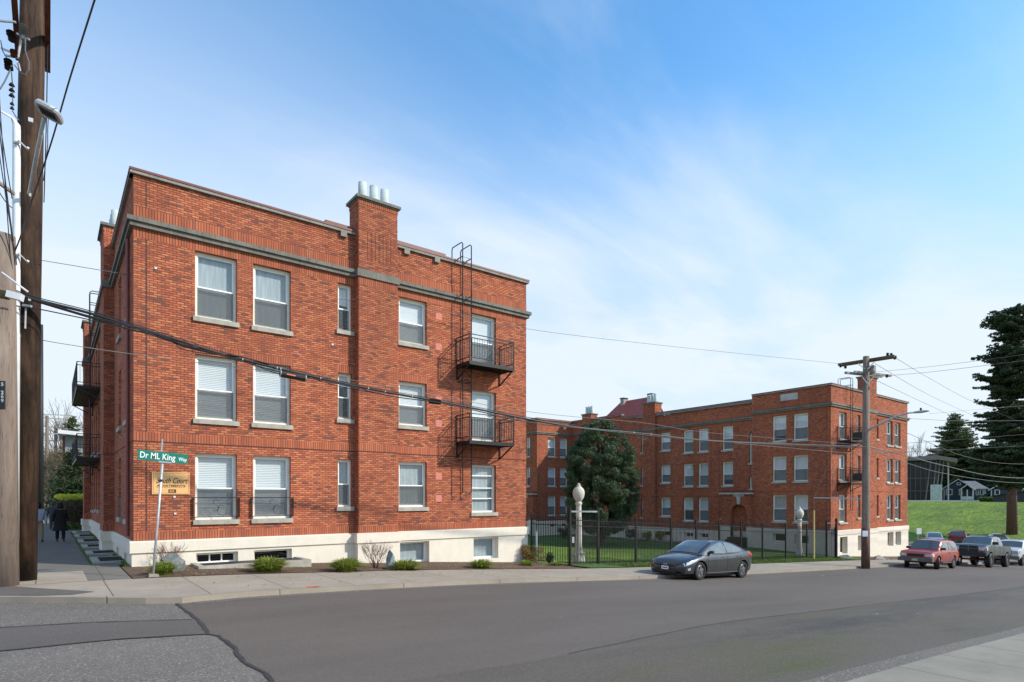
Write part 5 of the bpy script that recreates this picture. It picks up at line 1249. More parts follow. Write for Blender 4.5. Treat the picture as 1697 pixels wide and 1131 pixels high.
wire('overhead_wire', [atd(1065, 718, 27.5), atd(1150, 728, 29), atd(1300, 742, 31), atd(1434, 752, T3_), atd(1500, 744, 36), atd(1560, 746, 40)], .010, 'wire_grey', 'pale wire below the thick cable in front of the far brick block', 'wire', group=W_)
dc = [atd(175, -60, 9.0), atd(157, 0, 9.8), atd(116, 130, 11.6), (atd(84, 240, 12.9)), atd(52, 335, 13.3), atd(20, 425, 13.3), atd(-30, 470, 13.5)]
wire('overhead_wire', dc, .016, 'cable', 'black cable dropping from the top of the photo in front of the dark pole', 'wire')
G_ = 'wires fanning down at the left edge'
for i, (p, q) in enumerate((((0, 148), (20, 440)), ((-6, 150), (27, 440)), ((-4, 165), (22, 330)), ((0, 210), (24, 400)), ((0, 250), (30, 440)), ((-4, 310), (22, 345)))):
    wire('overhead_wire', [atd(p[0]-2, p[1], 12.6), atd(q[0]-2, q[1], 13.2)], .010, 'cable', 'thin black wire in the bunch fanning down at the left edge', 'wire', group=G_, sag=.05)
G2 = 'wires running right from the far pole'
def rw(pts, lab, r=.012, mat='wire_grey'): wire('overhead_wire', [atd(*p) for p in pts], r, mat, lab, 'wire', group=G2)
rw([(1485, 594, 32), (1540, 627, 45), (1610, 665, 60), (1697, 702, 75), (1740, 716, 80)], 'highest of the wires slanting down to the right of the far pole')
rw([(1450, 603, 33), (1540, 655, 50), (1620, 692, 68), (1697, 722, 85)], 'second wire slanting down to the right of the far pole')
rw([(1455, 632, 33), (1540, 672, 50), (1620, 708, 68), (1697, 735, 85)], 'third wire slanting down to the right of the far pole')
rw([(1450, 617, 33), (1550, 607, 29), (1697, 588, 25)], 'upper of the two wires rising to the right edge above the brick block', .008)
rw([(1472, 623, 33), (1550, 616, 29), (1697, 598, 25)], 'lower of the two wires rising to the right edge above the brick block', .009)
rw([(1440, 741, 33), (1500, 755, 37), (1560, 771, 42), (1650, 790, 50), (1740, 794, 58)], 'thick grey cable dipping over the blue bungalows', .028)
rw([(1440, 744, 33), (1510, 770, 37), (1570, 786, 42), (1660, 799, 50), (1740, 802, 58)], 'second grey cable just below the thick one over the bungalows', .018)
rw([(1440, 738, 33), (1500, 735, 38), (1600, 728, 48), (1740, 717, 60)], 'wire rising gently right from the lamp arm level', .014, 'cable')
rw([(1440, 752, 33), (1550, 747, 42), (1740, 737, 60)], 'dark wire crossing the middle conifer', .014, 'cable')
rw([(1506, 694, 52), (1600, 698, 58), (1740, 697, 66)], 'nearly level wire leaving the top of the far brick block', .016)
rw([(1540, 686, 36), (1620, 679, 40), (1740, 669, 46)], 'wire running right from the tip of the lamp arm', .008)
rw([(1504, 718, 45), (1545, 736, 50), (1600, 757, 56), (1660, 768, 62), (1740, 770, 70)], 'sagging wire passing before the dark conifer to a small lamp', .018)

# ================================================================ IRON FENCE
fence = thing('iron_fence', 'black iron picket fence closing the courtyard between the two brick blocks', 'fence', (19.4, 18.9, gz(19.4)))
def panel(par, p, q, h=2.02, name='picket_panel', gap=.105, zoff=0.):
    p = Vector((p[0], p[1], 0)); q = Vector((q[0], q[1], 0)); L = (q-p).length; d = (q-p)/L; zz = lambda s: gz(p.x+d.x*s)+zoff; m = MB()
    ra = [(p.x+d.x*s, p.y+d.y*s) for s in (0, L)]
    for hh in (.12, h-.34, h-.10): m.beam((ra[0][0], ra[0][1], zz(0)+hh), (ra[1][0], ra[1][1], zz(L)+hh), .035, .035)
    n_ = max(1, int(L/gap))
    for k in range(1, n_):
        s_ = L*k/n_; x, y = p.x+d.x*s_, p.y+d.y*s_; z = zz(s_)
        m.beam((x, y, z+.06), (x, y, z+h), .018)
        m.tube([(x, y, z+h-.01), (x, y, z+h+.02), (x, y, z+h+.08)], [.010, .017, .002], 4, cap=False)
    return m.build(name, 'iron', par)
def post(par, x, y, h, w_=.06, cap=True):
    z = gz(x); m = MB(); m.box(x-w_/2, x+w_/2, y-w_/2, y+w_/2, z-.1, z+h)
    if cap: m.lathe([(w_*.75, 0), (w_*.75, .03), (w_*.5, .045), (w_*.55, .08), (.01, .12)], (x, y, z+h), 8)
    return m.build('post', 'iron', par)
FY = 18.9
fp = [(16.50, 20.02), (17.45, 18.62), (19.42, FY)]
post(fence, *fp[0], 2.1); 
fposts = []
for x in (1053.6, 1112, 1153.6, 1192, 1228, 1263.5, 1302, 1337): fposts.append((onY(x, 0, FY).x, FY))
ge1 = (onY(1369.7, 0, FY).x, FY); ge2 = (onY(1386, 0, 18.5).x, 18.5)
panel(fence, fp[0], fp[1])
prev = fp[2]
for q in fposts+[ge1]:
    panel(fence, prev, q)
    if q != ge1: post(fence, q[0], q[1], 2.15, .07)
    prev = q
panel(fence, ge2, (TX0+.15, 20.1))
gate = thing('iron_gate', 'black iron pedestrian gate with tall posts in front of the concrete lamp post', 'gate', (fp[1][0], fp[1][1], gz(fp[1][0])))
for q in (fp[1], fp[2]): post(gate, q[0], q[1], 2.42, .10)
panel(gate, (fp[1][0]+.1, fp[1][1]+.015), (fp[2][0]-.1, fp[2][1]-.015), name='gate_leaf')
m = MB(); z = gz(18.4); m.beam((fp[1][0], fp[1][1], gz(17.45)+2.28), (fp[2][0], fp[2][1], gz(17.45)+2.24), .04, .07); m.build('top_bar', 'steel', gate)
m = MB(); m.box(fp[1][0]+.07, fp[1][0]+.20, fp[1][1]-.06, fp[1][1]+.02, gz(17.5)+.95, gz(17.5)+1.20); m.build('lock', 'steel', gate)
gate2 = thing('iron_gate', 'narrow black iron gate at the far end of the fence beside the right-hand block', 'gate', (ge1[0], ge1[1], gz(ge1[0])))
post(gate2, *ge1, 2.45, .10); post(gate2, *ge2, 2.6, .12); panel(gate2, ge1, ge2, name='gate_leaf')
m = MB(); m.beam((*ge1, gz(ge1[0])+2.35), (*ge2, gz(ge1[0])+2.35), .05); m.build('top_bar', 'steel', gate2)
m = MB(); x, y = ge2[0]-.35, ge2[1]+.5; m.box(ge1[0]+.4, ge1[0]+1.0, 18.85, 18.88, gz(42)+.1, gz(42)+2.1); m.build('gate_mesh', 'trim_grey', gate2)
# corner notice
q = atd(1378.5, 861, 42.0); sgo = thing('notice_sign', 'small orange notice board on the corner of the far brick block by the gate', 'sign', q)
f_ = Face((q.x, q.y), (RT[0], RT[1])); m = MB(); a1, z0_ = f_.px(1388.5, 875); f_.box(m, 0, a1, z0_, q.z, -.02, 0); m.build('board', 'sign_orange', sgo)
# white marker by the near block
m = MB(); q = onG(876, 930); m.box(16.56, 16.62, 19.75, 19.8, gz(16.5), gz(16.5)+1.35); tag(m.build('marker_post', 'white_pvc'), 'slim white post standing at the right-hand corner of the near block', 'post')

# ================================================================ CONCRETE LAMP POSTS
def lamp_post(loc, h, label):
    t = thing('lamp_post', label, 'lamp post', loc, group='concrete globe lamp posts of the courtyard')
    m = MB(); pr = [(.30, -.1), (.30, .10), (.275, .13), (.255, .30), (.215, .45), (.165, .80), (.150, 1.1), (.140, 1.6), (.125, 2.55), (.118, 2.62), (.15, 2.66), (.16, 2.72), (.15, 2.78), (.11, 2.80)]
    m.lathe([(r, z*h/3.67) for r, z in pr], loc, 24); m.build('column', 'lamp_concrete', t, smooth=True)
    m = MB()
    for k in range(8):
        a = math.pi*2*k/8; m.box(loc[0]+.255*math.cos(a)-.035, loc[0]+.255*math.cos(a)+.035, loc[1]+.255*math.sin(a)-.035, loc[1]+.255*math.sin(a)+.035, loc[2], loc[2]+.42)
    m.build('base_moulding', 'lamp_concrete', t)
    m = MB(); pr = [(.10, 2.80), (.15, 2.84), (.235, 2.98), (.275, 3.12), (.28, 3.22), (.25, 3.36), (.17, 3.46), (.11, 3.50), (.115, 3.53), (.07, 3.56), (.085, 3.60), (.05, 3.65), (.01, 3.67)]
    m.lathe([(r, z*h/3.67) for r, z in pr], loc, 24); m.build('globe', 'lamp_concrete', t, smooth=True)
L1_ = ray(959); t_ = 28.3
lamp_post((L1_[0]*t_, L1_[1]*t_, gz(L1_[0]*t_)-.02), 3.70, 'stout concrete globe lamp post just inside the gate, next to the near block')
L2_ = ray(1325); t_ = 42.0
lamp_post((L2_[0]*t_, L2_[1]*t_, -2.30), 3.62, 'stout concrete globe lamp post at the far end of the fence, before the far block')

# ================================================================ PLANTING BED
def rock(name, c, s, seed, mat, label, rot=0., group='landscape boulders'):
    rg = random.Random(seed); bm = bmesh.new(); bmesh.ops.create_icosphere(bm, subdivisions=4, radius=1.0)
    pl = [(Vector((rg.uniform(-1, 1), rg.uniform(-1, 1), rg.uniform(-.6, 1))).normalized(), rg.uniform(.55, .85)) for _ in range(13)]
    from mathutils import noise as mn
    for v in bm.verts:
        p = v.co.copy()
        for n_, d_ in pl:
            e = p.dot(n_)-d_
            if e > 0: p -= n_*e*.93
        p += p.normalized()*(mn.fractal(p*2.6+Vector((seed, 0, 0)), .9, 2.1, 5)*.075)
        v.co = Vector((p.x*s[0], p.y*s[1], p.z*s[2]))
    me = bpy.data.meshes.new(name); bm.to_mesh(me); bm.free(); me.materials.append(MATS[mat])
    o = bpy.data.objects.new(name, me); COL.objects.link(o); o.location = c; o.rotation_euler = (0, 0, rot); WO[o.name] = Vector(c)
    return tag(o, label, 'boulder', group)
def ong(x, y, up=0.): p = onG(x, y); p.z += up; return p
rock('boulder', ong(289, 948, .20), (.40, .34, .30), 3, 'rock_grey', 'rounded grey boulder by the leaning street sign', .3)
rock('boulder', ong(648, 944, .22), (.17, .16, .46), 9, 'rock_green', 'slim upright grey-green stone beside the larger bare shrub', .2)
for i, (x, y, s, lab) in enumerate(((1399, 926, (.5, .4, .30), 'dark boulder at the near corner of the far brick block'), (1409, 928, (.35, .3, .22), 'smaller dark boulder just right of the one at the far block corner'), (1456, 928, (.75, .45, .38), 'pale flat boulder under the right-hand part of the far block'), (1470, 929, (.4, .3, .2), 'low tan rock right of the pale flat boulder'))):
    p = atd(x, y, 40.5+i*.8); rock('boulder', p, s, 20+i, ['rock_grey', 'rock_grey', 'rock_tan', 'rock_tan'][i], lab)
def tuft(c, r, h, n, label, seed, dry=.12):
    rg = random.Random(seed); t = thing('ornamental_grass', label, 'plant', c, group='clumps of strap-leaved grass along the pavement')
    ms = [MB(), MB()]
    for k in range(n):
        a = rg.uniform(0, 2*math.pi); rr = r*rg.uniform(0, .45); b = Vector((c[0]+rr*math.cos(a), c[1]+rr*math.sin(a)*.8, c[2]-.03))
        a2 = a+rg.uniform(-.7, .7); of_ = rg.uniform(.08, 1.0)**.8; out = r*of_; L = h*rg.uniform(.7, 1.25)*(1.3-.62*of_); wd = rg.uniform(.012, .024)
        pts = []
        for q in range(5):
            s_ = q/4; pts.append(b+Vector((math.cos(a2)*out*s_**1.5, math.sin(a2)*out*s_**1.5, L*(1.9*s_-1.15*s_*s_)*.95)))
        sd = Vector((-math.sin(a2), math.cos(a2), 0)); mb = ms[1 if rg.random() < dry else 0]; i = len(mb.v)
        for q, p in enumerate(pts):
            w_ = wd*(1-(q/4)**2*.9); mb.v.append(tuple(p-sd*w_)); mb.v.append(tuple(p+sd*w_))
        for q in range(4): mb.f.append((i+2*q, i+2*q+1, i+2*q+3, i+2*q+2)); mb.m.append(0)
    ms[0].build('leaves', 'blade', t); ms[1].build('dead_leaves', 'blade_dry', t)
tuft(ong(270, 953), .40, .38, 520, 'small bright green grass clump in front of the rounded boulder', 1, .05)
tuft(ong(446, 948), .64, .44, 1100, 'large green and tan grass clump in front of the second basement window', 2)
tuft(ong(573, 947), .60, .42, 950, 'green grass clump left of the larger bare shrub, below the chimney', 3)
tuft(ong(670, 944), .66, .34, 850, 'wide low grass clump just right of the upright stone', 4, .22)
tuft(ong(797, 942), .58, .34, 650, 'green grass clump alone near the right end of the bed', 5, .06)
tuft(atd(872, 939, 24.0), .38, .30, 360, 'light green grass clump in front of the golden bush', 6, .1)
tuft(atd(922, 938, 24.8), .40, .22, 260, 'low light green clump at the foot of the fence left of the gate', 7, .2)
def bare(c, r, h, label, seed, mat='twig', n=9, name='bare_shrub', lv=4, r0=.018, cat='shrub', group=None, up=.35, spread=.55):
    rg = random.Random(seed); m = MB()
    def grow(p, d, L, rad, lev):
        q = p + d*L; mid = p + d*L*.5 + Vector((rg.uniform(-1, 1), rg.uniform(-1, 1), rg.uniform(-.5, .5)))*L*.08
        m.tube([p, mid, q], [rad, rad*.85, rad*.7], 5 if rad > .05 else 3, cap=False)
        if lev == 0: return
        for k in range(rg.choice((2, 3, 3))):
            e = (d + Vector((rg.uniform(-1, 1), rg.uniform(-1, 1), rg.uniform(-.6, 1)*.8+up*.3))*spread).normalized()
            grow(q if k < 2 else mid, e, L*rg.uniform(.58, .82), rad*.62, lev-1)
    for k in range(n):
        a = 2*math.pi*k/n+rg.uniform(-.3, .3); d = Vector((math.cos(a)*r/h*rg.uniform(.3, 1.1), math.sin(a)*r/h*rg.uniform(.3, 1.1), 1)).normalized()
        grow(Vector(c)+Vector((math.cos(a), math.sin(a), 0))*r*.06, d, h*.36, r0, lv)
    o = m.build(name, mat, None, origin=Vector(c)); return tag(o, label, cat, group)
bare(ong(622, 942), .62, .92, 'larger leafless reddish twiggy shrub against the cream basement', 4, n=10, lv=4, r0=.013, group='bare shrubs')
bare(ong(277, 940), .55, .72, 'smaller leafless reddish shrub behind the rounded boulder', 8, n=9, lv=4, r0=.012, group='bare shrubs')
def leafy(name, c, r, h, label, seed, mats, n=2500, size=.035, group=None, cat='shrub', stems='twig'):
    t = thing(name, label, cat, c, group=group); rg = np.random.RandomState(seed); K = 26
    cs = []; rs = []
    for k in range(K):
        a = rg.uniform(0, 2*math.pi); q = rg.uniform(0, 1)**.5*r*.72; z = rg.uniform(.22, .80)*h; cs.append((c[0]+q*math.cos(a), c[1]+q*math.sin(a), c[2]+z)); rs.append(min(r, h)*rg.uniform(.22, .36))
    for mt, f_ in mats: V, Fc = cloud(cs, rs, int(n*f_), size, seed=seed+len(mt)); raw_mesh('foliage', V, Fc, mt, t)
    m = MB(); rr = random.Random(seed)
    for q in cs[:14]: m.tube([Vector(c), Vector(c).lerp(Vector(q), .5)+Vector((0, 0, .05*h)), Vector(q)], [.03*h, .02*h, .008*h], 4)
    m.build('stem', stems, t); return t
leafy('bush', atd(885, 936, 25.6), .62, .92, 'golden brown twiggy bush between the near block and the fence', 31, (('bush_gold', .8), ('bush_green', .2)), 5200, .026)
leafy('bush', atd(911, 936, 26.2), .24, .62, 'small dark shrub tucked behind the golden bush', 32, (('leaf_evergreen', 1),), 1200, .03)
for i, (x, y, r, h, mt, lab) in enumerate(((1072, 897, .55, .95, 'bush_lime', 'yellow-green ball shrub, first from the left along the far block basement'), (1093.6, 896, .5, .95, 'bush_lime', 'yellow-green ball shrub, second along the basement of the far block'), (1118, 896, .55, .9, 'bush_lime', 'yellow-green ball shrub, third along the basement of the far block'), (1045, 893, .6, 1.0, 'leaf_evergreen', 'dark green shrub just right of the evergreen tree'), (1140, 893, .8, .7, 'leaf_evergreen', 'low dark shrub behind the grey sedan roof'), (1001, 893, .9, 1.2, 'leaf_evergreen', 'dark green shrub below the evergreen tree'), (935, 893, .8, 1.3, 'leaf_evergreen', 'dark green shrub against the rear block basement, left of the lamp post'))):
    t_ = (CAM_Z+1.98)*F_PX/(y-HOR); leafy('bush', atd(x, y, t_), r, h, lab, 40+i, ((mt, .7), ('bush_green', .3)), 900, .07, group='courtyard shrubs')
# stones edging the courtyard bed
m = MB(); rg = random.Random(5)
for k in range(170):
    y = rg.uniform(29.5, 39); x = 43.3+rg.uniform(-.5, .5); s_ = rg.uniform(.06, .16); m.lathe([(s_*.6, -.05), (s_, 0), (s_*.8, s_*.6), (s_*.2, s_*.8)], (x, y, -1.95), 6)
tag(m.build('edging_stones', 'rock_tan'), 'row of pale stones edging the courtyard bed along the far block', 'stones', kind='stuff')
m = MB(); m.box(42.6, 44.6, 29.2, 39.6, -2.1, -1.93); tag(m.build('courtyard_bed', 'mulch'), kind='structure')
# raised kerb of the window well under the first two basement windows
a = ong(322, 950); b = ong(504, 943)
m = MB(); z0 = -.35; yk = 18.85
for (x0, x1, y0, y1, z1) in ((3.35, 6.55, yk, yk+.16, .0), (3.35, 3.51, yk+.16, 20.08, .0), (6.39, 6.55, yk+.16, 20.08, .0)): m.box(x0, x1, y0, y1, z0, z1)
ww = thing('window_well', 'low concrete kerb with a dark grate around the first two basement windows', 'window well', (3.2, yk, -.2)); m.build('curb', 'stone_' if False else 'sill_stone', ww)
m = MB(); m.box(3.52, 6.38, yk+.17, 20.06, -.06, -.03); m.build('grate', 'trim_black', ww)
m = MB(); m.tube([(5.25, 19.2, -.05), (5.25, 19.2, .12)], .015, 6); m.build('pipe', 'trim_black', ww)
# row of light wells along the left side pavement
G_ = 'light wells along the left side of the near block'
for i, (ya, yb_) in enumerate(((21.75, 23.6), (25.0, 26.5), (28.6, 30.2), (32.0, 34.2), (36.5, 38.6), (40.5, 42.0))):
    lw = thing('light_well', ['light well nearest the corner, pale concrete rim around a dark grate', 'second light well from the corner beside the side pavement', 'third light well from the corner, behind the brick chimney breast', 'fourth light well from the corner beside the side pavement', 'fifth light well from the corner, small and far', 'farthest light well near the hedge'][i], 'light well', (1.1, ya, 0), group=G_)
    m = MB(); x0, x1 = 1.02, 1.84
    m.box(x0, x0+.20, ya, yb_, -.1, .035); m.box(x0+.20, x1, ya, ya+.08, -.1, .035); m.box(x0+.20, x1, yb_-.08, yb_, -.1, .035); m.build('rim', 'sill_stone', lw)
    m = MB(); m.box(x0+.201, x1, ya+.081, yb_-.081, -.1, .022)
    for k in range(8): y = ya+.12+(yb_-ya-.24)*k/8; m.box(x0+.21, x1-.01, y, y+.03, .0221, .032)
    m.build('grate', 'trim_black', lw)
m = MB(); rg = random.Random(9)                             # weeds at the foot of the wall
def blades(name, pts, n, h, mat, seed, jx=.1, jy=.1, lab='', zf=None):
    rg = np.random.RandomState(seed); pts = np.array(pts, float); L = np.linalg.norm(np.diff(pts, axis=0), axis=1); k = rg.choice(len(L), n, p=L/L.sum()); f_ = rg.uniform(0, 1, n)[:, None]
    P = pts[k]*(1-f_)+pts[k+1]*f_; P = P+np.stack([rg.uniform(-jx, jx, n), rg.uniform(-jy, jy, n)], 1)
    Z = np.array([zf(x, y) for x, y in P]) if zf else np.array([gz(x) for x in P[:, 0]])
    a = rg.uniform(0, 2*math.pi, n); hh = h*rg.uniform(.4, 1.2, n); w_ = .012+h*.03
    base = np.stack([P[:, 0], P[:, 1], Z], 1); sd = np.stack([np.cos(a), np.sin(a), np.zeros(n)], 1)*w_; tip = base+np.stack([rg.normal(0, .3, n)*hh, rg.normal(0, .3, n)*hh, hh], 1)
    V = np.stack([base-sd, base+sd, tip], 1).reshape(-1, 3); o = raw_mesh(name, V, np.arange(n*3).reshape(-1, 3), mat)
    return tag(o, lab, 'grass', kind='stuff')
blades('weeds', [(1.78, 20.1), (1.80, 26.5), (1.80, 43)], 1100, .10, 'grass_blade', 1, .08, .1, 'weeds growing along the foot of the near block side wall')
blades('weeds', [(.98, 20.9), (.98, 42)], 700, .05, 'grass_blade', 2, .05, .1, 'weeds along the light well rims')
blades('fence_grass', [(19.5, 17.9), (30, 17.9), (41.5, 17.9)], 9000, .10, 'grass_blade', 3, .2, .65, 'strip of grass between fence and pavement', zf=lambda x, y: yardz(x, y))
blades('fence_grass', [(19.8, 19.6), (30, 19.8), (41, 19.6)], 6000, .10, 'grass_blade', 4, .3, .9, 'grass just inside the fence', zf=lambda x, y: yardz(x, y))
rg = np.random.RandomState(55); n_ = 900; xx_ = rg.uniform(2, 17, n_); yy_ = np.where(rg.rand(n_) < .75, rg.uniform(17.25, 20.0, n_), rg.uniform(14.5, 17.2, n_))
P_l = np.stack([xx_, yy_, np.array([gz(x) for x in xx_])+.03], 1); a = rg.uniform(0, 6.28, n_); sz_ = rg.uniform(.012, .04, n_)[:, None]; u_ = np.stack([np.cos(a), np.sin(a), rg.normal(0, .3, n_)], 1)*sz_; v_ = np.stack([-np.sin(a), np.cos(a), rg.normal(0, .3, n_)], 1)*sz_*.6
tag(raw_mesh('leaf_litter', np.stack([P_l-u_, P_l+v_, P_l+u_, P_l-v_], 1).reshape(-1, 3), np.arange(n_*4).reshape(-1, 4), 'blade_dry', None, (8, 18, 0)), 'dead leaves scattered on the planting bed and pavement', 'leaf litter', kind='stuff')
blades('bank_grass', [(80, 26), (125, 38)], 14000, .22, 'blade', 61, 14, 16, 'rough grass standing on the bank', zf=lambda x, y: terr(x, y)-.02)
q = atd(1522, 888, 64); sgn = thing('parking_sign', 'small white sign on a post at the car park edge, right of the far block', 'sign', (q.x, q.y, q.z-1.6))
f_ = Face((q.x, q.y), (RT[0], RT[1])); a0, z1_ = f_.px(1519, 875.5); a1, z0_ = f_.px(1527, 885.5); m = MB(); f_.box(m, a0, a1, z0_, z1_, -.02, 0); m.build('sign_plate', 'sign_white', sgn); m = MB(); m.tube([(q.x, q.y+.03, q.z-1.6), (q.x, q.y+.03, z1_)], .03, 6); m.build('post', 'galv', sgn)

# ================================================================ VEHICLES
def catmull(P, n):
    P = [np.array(p, float) for p in P]; Q = [P[0]*2-P[1]]+P+[P[-1]*2-P[-2]]; out = []
    for i in range(1, len(Q)-2):
        for k in range(n):
            t = k/n; v = .5*((2*Q[i])+(Q[i+1]-Q[i-1])*t+(2*Q[i-1]-5*Q[i]+4*Q[i+1]-Q[i+2])*t*t+(3*Q[i]-Q[i-1]-3*Q[i+1]+Q[i+2])*t**3); out.append(v)
    out.append(P[-1]); return out
def resample(st, n):                                     # linear in x but smoothed values
    st = sorted(st, key=lambda s: -s[0]); A_ = np.array(st, float); xs = np.linspace(A_[0, 0], A_[-1, 0], n); out = []
    for x in xs: out.append([x]+[float(np.interp(-x, -A_[:, 0], A_[:, j])) for j in range(1, A_.shape[1])])
    return out
def ring_body(x, zl, zt, hw, cr, sh=.92):
    H = zt-zl
    h = [(0, zl), (.55*hw, zl), (.86*hw, zl+.02), (.955*hw, zl+.12*H), (.985*hw, zl+.35*H), (1.0*hw, zl+.58*H), (.992*hw, zl+.74*H), (.97*hw, zl+.90*H), (sh*hw, zt), (.72*hw, zt+cr*.45), (.36*hw, zt+cr*.88), (0, zt+cr)]
    return [(x, y, z) for y, z in h] + [(x, -y, z) for y, z in h[-2:0:-1]]
def ring_cab(x, zb, zt, wb, wt, cr):
    h = [(wb, zb), (wb*.55+wt*.45, zb+(zt-zb)*.5), (wt, zt-(zt-zb)*.10), (wt-.05, zt-(zt-zb)*.02), (wt*.72, zt+cr*.55), (wt*.36, zt+cr*.9), (0, zt+cr)]
    return [(x, 0, zb-.1)] + [(x, y, z) for y, z in h] + [(x, -y, z) for y, z in h[-2::-1]]
def loft(mb, rings):
    n = len(rings[0]); b = len(mb.v)
    for r in rings: mb.v += r
    for i in range(len(rings)-1):
        for k in range(n): mb.f.append((b+i*n+k, b+i*n+(k+1) % n, b+(i+1)*n+(k+1) % n, b+(i+1)*n+k)); mb.m.append(0)
    mb.f.append(tuple(b+k for k in range(n))[::-1]); mb.m.append(0); e = b+(len(rings)-1)*n; mb.f.append(tuple(e+k for k in range(n))); mb.m.append(0)
def cut_wheels(o, spec, extra=.055):
    me0 = o.data; cut = MB(); me0.materials.append(MATS['trim_black'])
    for x in spec['wx']:
        for s in (-1, 1):
            r = spec['wr']+extra; cut.lathe([(r, -.02), (r, .34)], (x, s*(spec['hw']-.30) if s > 0 else -(spec['hw']+.04), spec['wr']+.01), 28, m=1, axis='y')
    c = cut.build('cutter', ['trim_black', 'trim_black'], None, local=True, origin=(0, 0, 0))
    for q_ in (o, c):
        bm = bmesh.new(); bm.from_mesh(q_.data); bmesh.ops.recalc_face_normals(bm, faces=bm.faces); bm.to_mesh(q_.data); bm.free()
    md = o.modifiers.new('b', 'BOOLEAN'); md.operation = 'DIFFERENCE'; md.object = c; md.solver = 'EXACT'
    par = o.parent; o.parent = None; c.location = o.location; o.location = (0, 0, 0); c.location = (0, 0, 0)
    bpy.context.view_layer.update(); dg = bpy.context.evaluated_depsgraph_get(); me = bpy.data.meshes.new_from_object(o.evaluated_get(dg))
    o.modifiers.clear(); o.data = me; me.name = 'body'; o.parent = par; bpy.data.objects.remove(c)
    for p in me.polygons: p.use_smooth = True
    try: me.set_sharp_from_angle(angle=R_(38))
    except Exception: pass
def wheel(par, x, y, r, wd, rim, spokes, side, steer=0., rr=.62, dark=False):
    t = MB(); t.lathe([(r*rr, -wd/2), (r*.93, -wd/2), (r, -wd*.36), (r, wd*.36), (r*.93, wd/2), (r*rr, wd/2), (r*rr, wd*.1), (r*rr, -wd*.1)], (0, 0, 0), 32, axis='y')
    o = t.build('wheel', 'rubber', par, local=True, origin=(0, 0, 0), smooth=False); o.location = (x, y, r); o.rotation_euler = (0, 0, steer)
    m = MB(); s = side; f_ = s*wd*.40; m.lathe([(r*rr*1.0, f_-.02*s), (r*rr*1.0, f_), (r*rr*.90, f_+.012*s), (r*rr*.86, f_-.03*s)], (0, 0, 0), 32, axis='y')
    m.lathe([(r*rr*.24, f_-.03*s), (r*rr*.22, f_+.008*s), (.01, f_+.012*s)], (0, 0, 0), 12, axis='y')
    for k in range(spokes):
        a = 2*math.pi*k/spokes+.3; c, sn = math.cos(a), math.sin(a); q = r*rr; w0, w1 = q*.15, q*.13
        P = lambda rad, off, y_: (rad*c-off*sn, y_, rad*sn+off*c)
        m.hexa([P(q*.15, -w0, f_-.02*s), P(q*.9, -w1, f_-.02*s), P(q*.9, w1, f_-.02*s), P(q*.15, w0, f_-.02*s), P(q*.15, -w0, f_+.004*s), P(q*.9, -w1, f_+.002*s), P(q*.9, w1, f_+.002*s), P(q*.15, w0, f_+.004*s)])
    ri = m.build('rim', rim, o, local=True, origin=(0, 0, 0))
    m = MB(); m.lathe([(r*rr*.98, f_-.06*s), (.01, f_-.06*s)], (0, 0, 0), 24, axis='y'); m.build('brake', 'trim_black', o, local=True, origin=(0, 0, 0))
    return o
